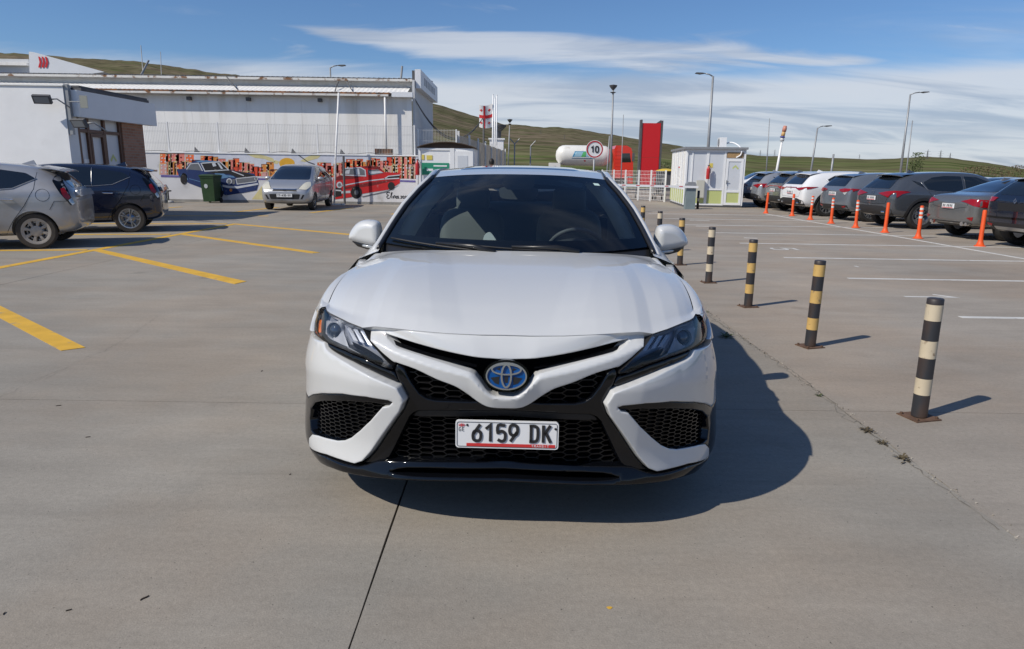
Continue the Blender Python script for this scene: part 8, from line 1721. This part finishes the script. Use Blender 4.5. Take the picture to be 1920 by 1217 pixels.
# leaning advertising pole, pylons, shrubs
p = aty(1470, 238, 47.0); t = thing('advertising_pole', 'leaning pole topped by a pink and orange advertising figure', 'sign', (float(aty(1455, 318, 47)[0]), 47.0, 0)); g0 = np.array([float(aty(1455, 318, 47)[0]), 47.0, 0]); pt_ = aty(1466, 266, 47.0) - g0; b = MB(); b.tube([(0 - (pt_[0]) * 0.35, 0, 0), tuple(pt_)], [0.10, 0.07], 8); b.build('shaft', M['white_metal'], t, smooth=True)
for px, py, px2, py2, r_2, c, nm in ((1466, 265, 1467, 258, 0.13, (0.55, 0.55, 0.55), 'white_collar'), (1467, 258, 1467.5, 255.5, 0.16, (0.06, 0.07, 0.30), 'blue_band'), (1467.5, 256, 1470, 246, 0.12, (0.55, 0.33, 0.12), 'orange_figure'), (1470, 247, 1472.5, 236, 0.13, (0.52, 0.22, 0.16), 'pink_figure')): b = MB(); a_, c_ = aty(px, py, 47.0) - g0, aty(px2, py2, 47.0) - g0; b.tube([tuple(a_), tuple((a_ + c_) / 2), tuple(c_)], [r_2, r_2 * 1.05, r_2 * 0.8], 10); b.build(nm, mat('adv_' + nm, c, 0.5), t, smooth=True)
def pylon(px, pyt, pyb, y, lab):
    a_, c_ = aty(px, pyt, y), aty(px, pyb, y); h = float(a_[2] - c_[2]); t = thing('power_pylon', lab, 'pylon', tuple(c_ - np.array([0, 0, 4.0])), 0, 'power pylons on the horizon'); h += 4; w = h * 0.12; b = MB()
    for sx in (-1, 1):
        for sy in (-1, 1): b.tube([(sx * w, sy * w, 0), (sx * w * 0.25, sy * w * 0.25, h * 0.62), (0, 0, h)], h * 0.006, 4)
    for k in range(6): z0, z1 = h * k / 8, h * (k + 1) / 8; w0, w1 = w * (1 - 1.15 * k / 8), w * (1 - 1.15 * (k + 1) / 8); b.tube([(-w0, -w0, z0), (w1, -w1, z1)], h * 0.004, 4); b.tube([(w0, -w0, z0), (-w1, -w1, z1)], h * 0.004, 4)
    for z, l in ((0.66, 0.16), (0.78, 0.20), (0.90, 0.13)): b.tube([(-h * l, 0, h * z), (h * l, 0, h * z)], h * 0.005, 4)
    b.build('lattice', M['roof_dark'], t)
for px, a_, c_, y, lab in ((1737, 280, 304, 330, 'nearest dark lattice pylon on the right horizon'), (1762, 281, 300, 420, 'thin lattice pylon right of the nearest one'), (1780, 286, 303, 500, 'dark lattice pylon on the slope of the right-hand hill'), (1611, 289, 298, 700, 'small distant pylon above the blue-grey crossover'), (1425, 281, 292, 650, 'small distant pylon just right of the kiosk'), (1452, 280, 293, 650, 'small distant pylon behind the leaning sign pole'), (1014, 242, 255, 700, 'faint pylon on the hillside left of the tanker'), (1058, 252, 268, 560, 'faint pylon on the hillside above the tanker')): pylon(px, a_, c_, y, lab)
def bush(px, py, y, rx, rz, nl, lab, cols, name='shrub', trunk=True, group='shrubs beyond the parking row'):
    p = aty(px, py, y); t = thing(name, lab, 'shrub', (float(p[0]), y, -0.1), 0, group); r_ = np.random.default_rng(int(px)); h = float(p[2]) + 0.1
    b = MB()
    for k in range(5): a = r_.uniform(0, 6.28); b.tube([(0, 0, 0), (rx * 0.3 * math.cos(a), rx * 0.3 * math.sin(a), h * 0.5), (rx * 0.6 * math.cos(a), rx * 0.6 * math.sin(a), h * r_.uniform(0.75, 1.0))], [0.03, 0.02, 0.006], 5)
    b.build('stems', M['leaf_brown'], t)
    b = MB()
    for k in range(nl):
        a = r_.uniform(0, 6.28); rr2 = rx * r_.uniform(0, 1) ** 0.6; z = h * (1 - r_.uniform(0, 1) ** 1.4 * 0.85); c = np.array([rr2 * math.cos(a) * (1.1 - z / h * 0.5), rr2 * math.sin(a) * (1.1 - z / h * 0.5), z]); s_ = r_.uniform(0.04, 0.10); d1, d2 = r_.normal(0, 1, 3), r_.normal(0, 1, 3); d1 = d1 / np.linalg.norm(d1) * s_; d2 = d2 / np.linalg.norm(d2) * s_ * 0.5
        b.add([tuple(c - d1), tuple(c + d2), tuple(c + d1), tuple(c - d2)], [(0, 1, 2, 3)])
    b.build('foliage', cols, t)
LG = mat('leaf_green', (0.075, 0.105, 0.03), 0.7, var=0.3, vscale=3); LB = mat('leaf_rust', (0.12, 0.085, 0.045), 0.8, var=0.3, vscale=3)
bush(1722, 286, 58, 0.75, 1, 700, 'thin young green tree beside the far right mast', LG, 'young_tree'); bush(1712, 306, 58, 0.9, 1, 420, 'low green bush at the foot of the young tree', LG)
for k, (px, py) in enumerate(((1820, 314), (1845, 311), (1868, 315), (1895, 312), (1918, 310))): bush(px, py, 56 + k * 0.8, 1.3, 1, 420, ['brown scrub at the right, leftmost clump', 'brown scrub at the right, second clump', 'brown scrub at the right, third clump', 'brown scrub at the right, fourth clump', 'brown scrub at the right, clump at the picture edge'][k], LB)
for k, (px, py) in enumerate(((1262, 306), (1240, 304))): bush(px, py, 50 + k, 0.9, 1, 420, ['dark bush between the red pylon and the kiosk', 'dark bush just right of the red pylon'][k], LG)
# person standing behind the sedan: only the dark hair shows over the roof
def person():
    t = thing('person', 'person with dark hair standing behind the sedan roof by the hut', 'person', (float(aty(922, 305, 25.4)[0]), 25.4, 0), R(170)); J = [((0, 0, 0.95), .13), ((0, 0.01, 1.18), .14), ((0, 0, 1.40), .12), ((0, 0, 1.50), .055), ((0.10, 0, 0.90), .09), ((0.11, -0.02, 0.50), .06), ((0.11, 0.0, 0.08), .042), ((0.12, -0.13, 0.035), .035), ((-0.10, 0, 0.90), .09), ((-0.11, -0.02, 0.50), .06), ((-0.11, 0.0, 0.08), .042), ((-0.12, -0.13, 0.035), .035), ((0.18, 0, 1.41), .06), ((0.24, 0.02, 1.14), .045), ((0.24, -0.06, 0.90), .032), ((-0.18, 0, 1.41), .06), ((-0.24, 0.02, 1.14), .045), ((-0.24, -0.06, 0.90), .032), ((0, -0.01, 1.58), .075), ((0, -0.01, 1.68), .085), ((0, -0.005, 1.74), .06)]
    E_ = [(0, 1), (1, 2), (2, 3), (0, 4), (4, 5), (5, 6), (6, 7), (0, 8), (8, 9), (9, 10), (10, 11), (2, 12), (12, 13), (13, 14), (2, 15), (15, 16), (16, 17), (3, 18), (18, 19), (19, 20)]
    for s_, b0 in ((1, 14), (-1, 17)):
        x0_, y0_, z0_ = J[b0][0]
        for f in range(5):
            i = len(J); dx = (f - 1.5) * 0.016 if f < 4 else 0.0; dy = 0.0 if f < 4 else -0.035; ln = (0.085, 0.095, 0.09, 0.07, 0.05)[f]
            J += [((x0_ + dy * 0.2, y0_ + dx + dy, z0_ - 0.06 - (0.03 if f < 4 else -0.02)), .010), ((x0_ + dy * 0.2 - s_ * 0.012, y0_ + dx + dy * 1.3 - 0.012, z0_ - 0.06 - ln), .008)]; E_ += [(b0, i), (i, i + 1)]
    me = bpy.data.meshes.new('body'); me.from_pydata([j[0] for j in J], E_, []); o = bpy.data.objects.new('body_tmp', me); COL.objects.link(o); md = o.modifiers.new('s', 'SKIN'); md.use_smooth_shade = True
    for v, j in zip(me.skin_vertices[0].data, J): v.radius = (j[1], j[1])
    me.skin_vertices[0].data[0].use_root = True; o.modifiers.new('ss', 'SUBSURF').levels = 1
    dg = bpy.context.evaluated_depsgraph_get(); fm = bpy.data.meshes.new_from_object(o.evaluated_get(dg)); bpy.data.objects.remove(o)
    for m_ in (mat('dark_jacket', (0.03, 0.032, 0.04), 0.8), mat('skin', (0.42, 0.25, 0.18), 0.5), mat('dark_trousers', (0.02, 0.022, 0.03), 0.85)): fm.materials.append(m_)
    for pgn in fm.polygons: z = pgn.center.z; pgn.material_index = 1 if (z > 1.50 or (z < 0.92 and abs(pgn.center.x) > 0.2)) else (2 if z < 0.95 else 0)
    link_mesh('body', fm, None, t)
    b = MB(); rows = []
    for j in range(8): ph = math.pi * 0.5 * j / 7; rows.append([(0.098 * math.cos(ph * 0.999) * math.cos(a), 0.012 + 0.108 * math.cos(ph * 0.999) * math.sin(a), 1.685 + 0.125 * math.sin(ph)) for a in np.linspace(0, 6.283, 19)[:-1]])
    b.grid(rows, cu=True); b.grid([[(0.096 * math.cos(a), 0.015 + 0.106 * math.sin(a), 1.685) for a in np.linspace(-0.3, 3.44, 12)], [(0.085 * math.cos(a), 0.02 + 0.09 * math.sin(a), 1.60) for a in np.linspace(-0.3, 3.44, 12)]]); b.build('hair', mat('dark_hair', (0.012, 0.009, 0.008), 0.6), t, smooth=True)
    for sx in (-1, 1): b = MB(); b.lathe([(0.0001, 0.012), (0.010, 0.006), (0.012, 0)], 8, Matrix.Translation((sx * 0.033, -0.088, 1.675)) @ Matrix.Rotation(R(90), 4, 'X')); b.build('eye', M['plate_black'], t)
    b = MB(); b.add([(-0.012, -0.088, 1.635), (0.012, -0.088, 1.635), (0, -0.085, 1.68), (0, -0.112, 1.64)], [(0, 1, 3), (1, 2, 3), (2, 0, 3)]); b.build('nose', mat('skin', (0.42, 0.25, 0.18)), t)
    b = MB(); b.box(-0.022, 0.022, -0.092, -0.08, 1.605, 1.612); b.build('mouth', mat('lips', (0.3, 0.12, 0.1), 0.6), t)
person()
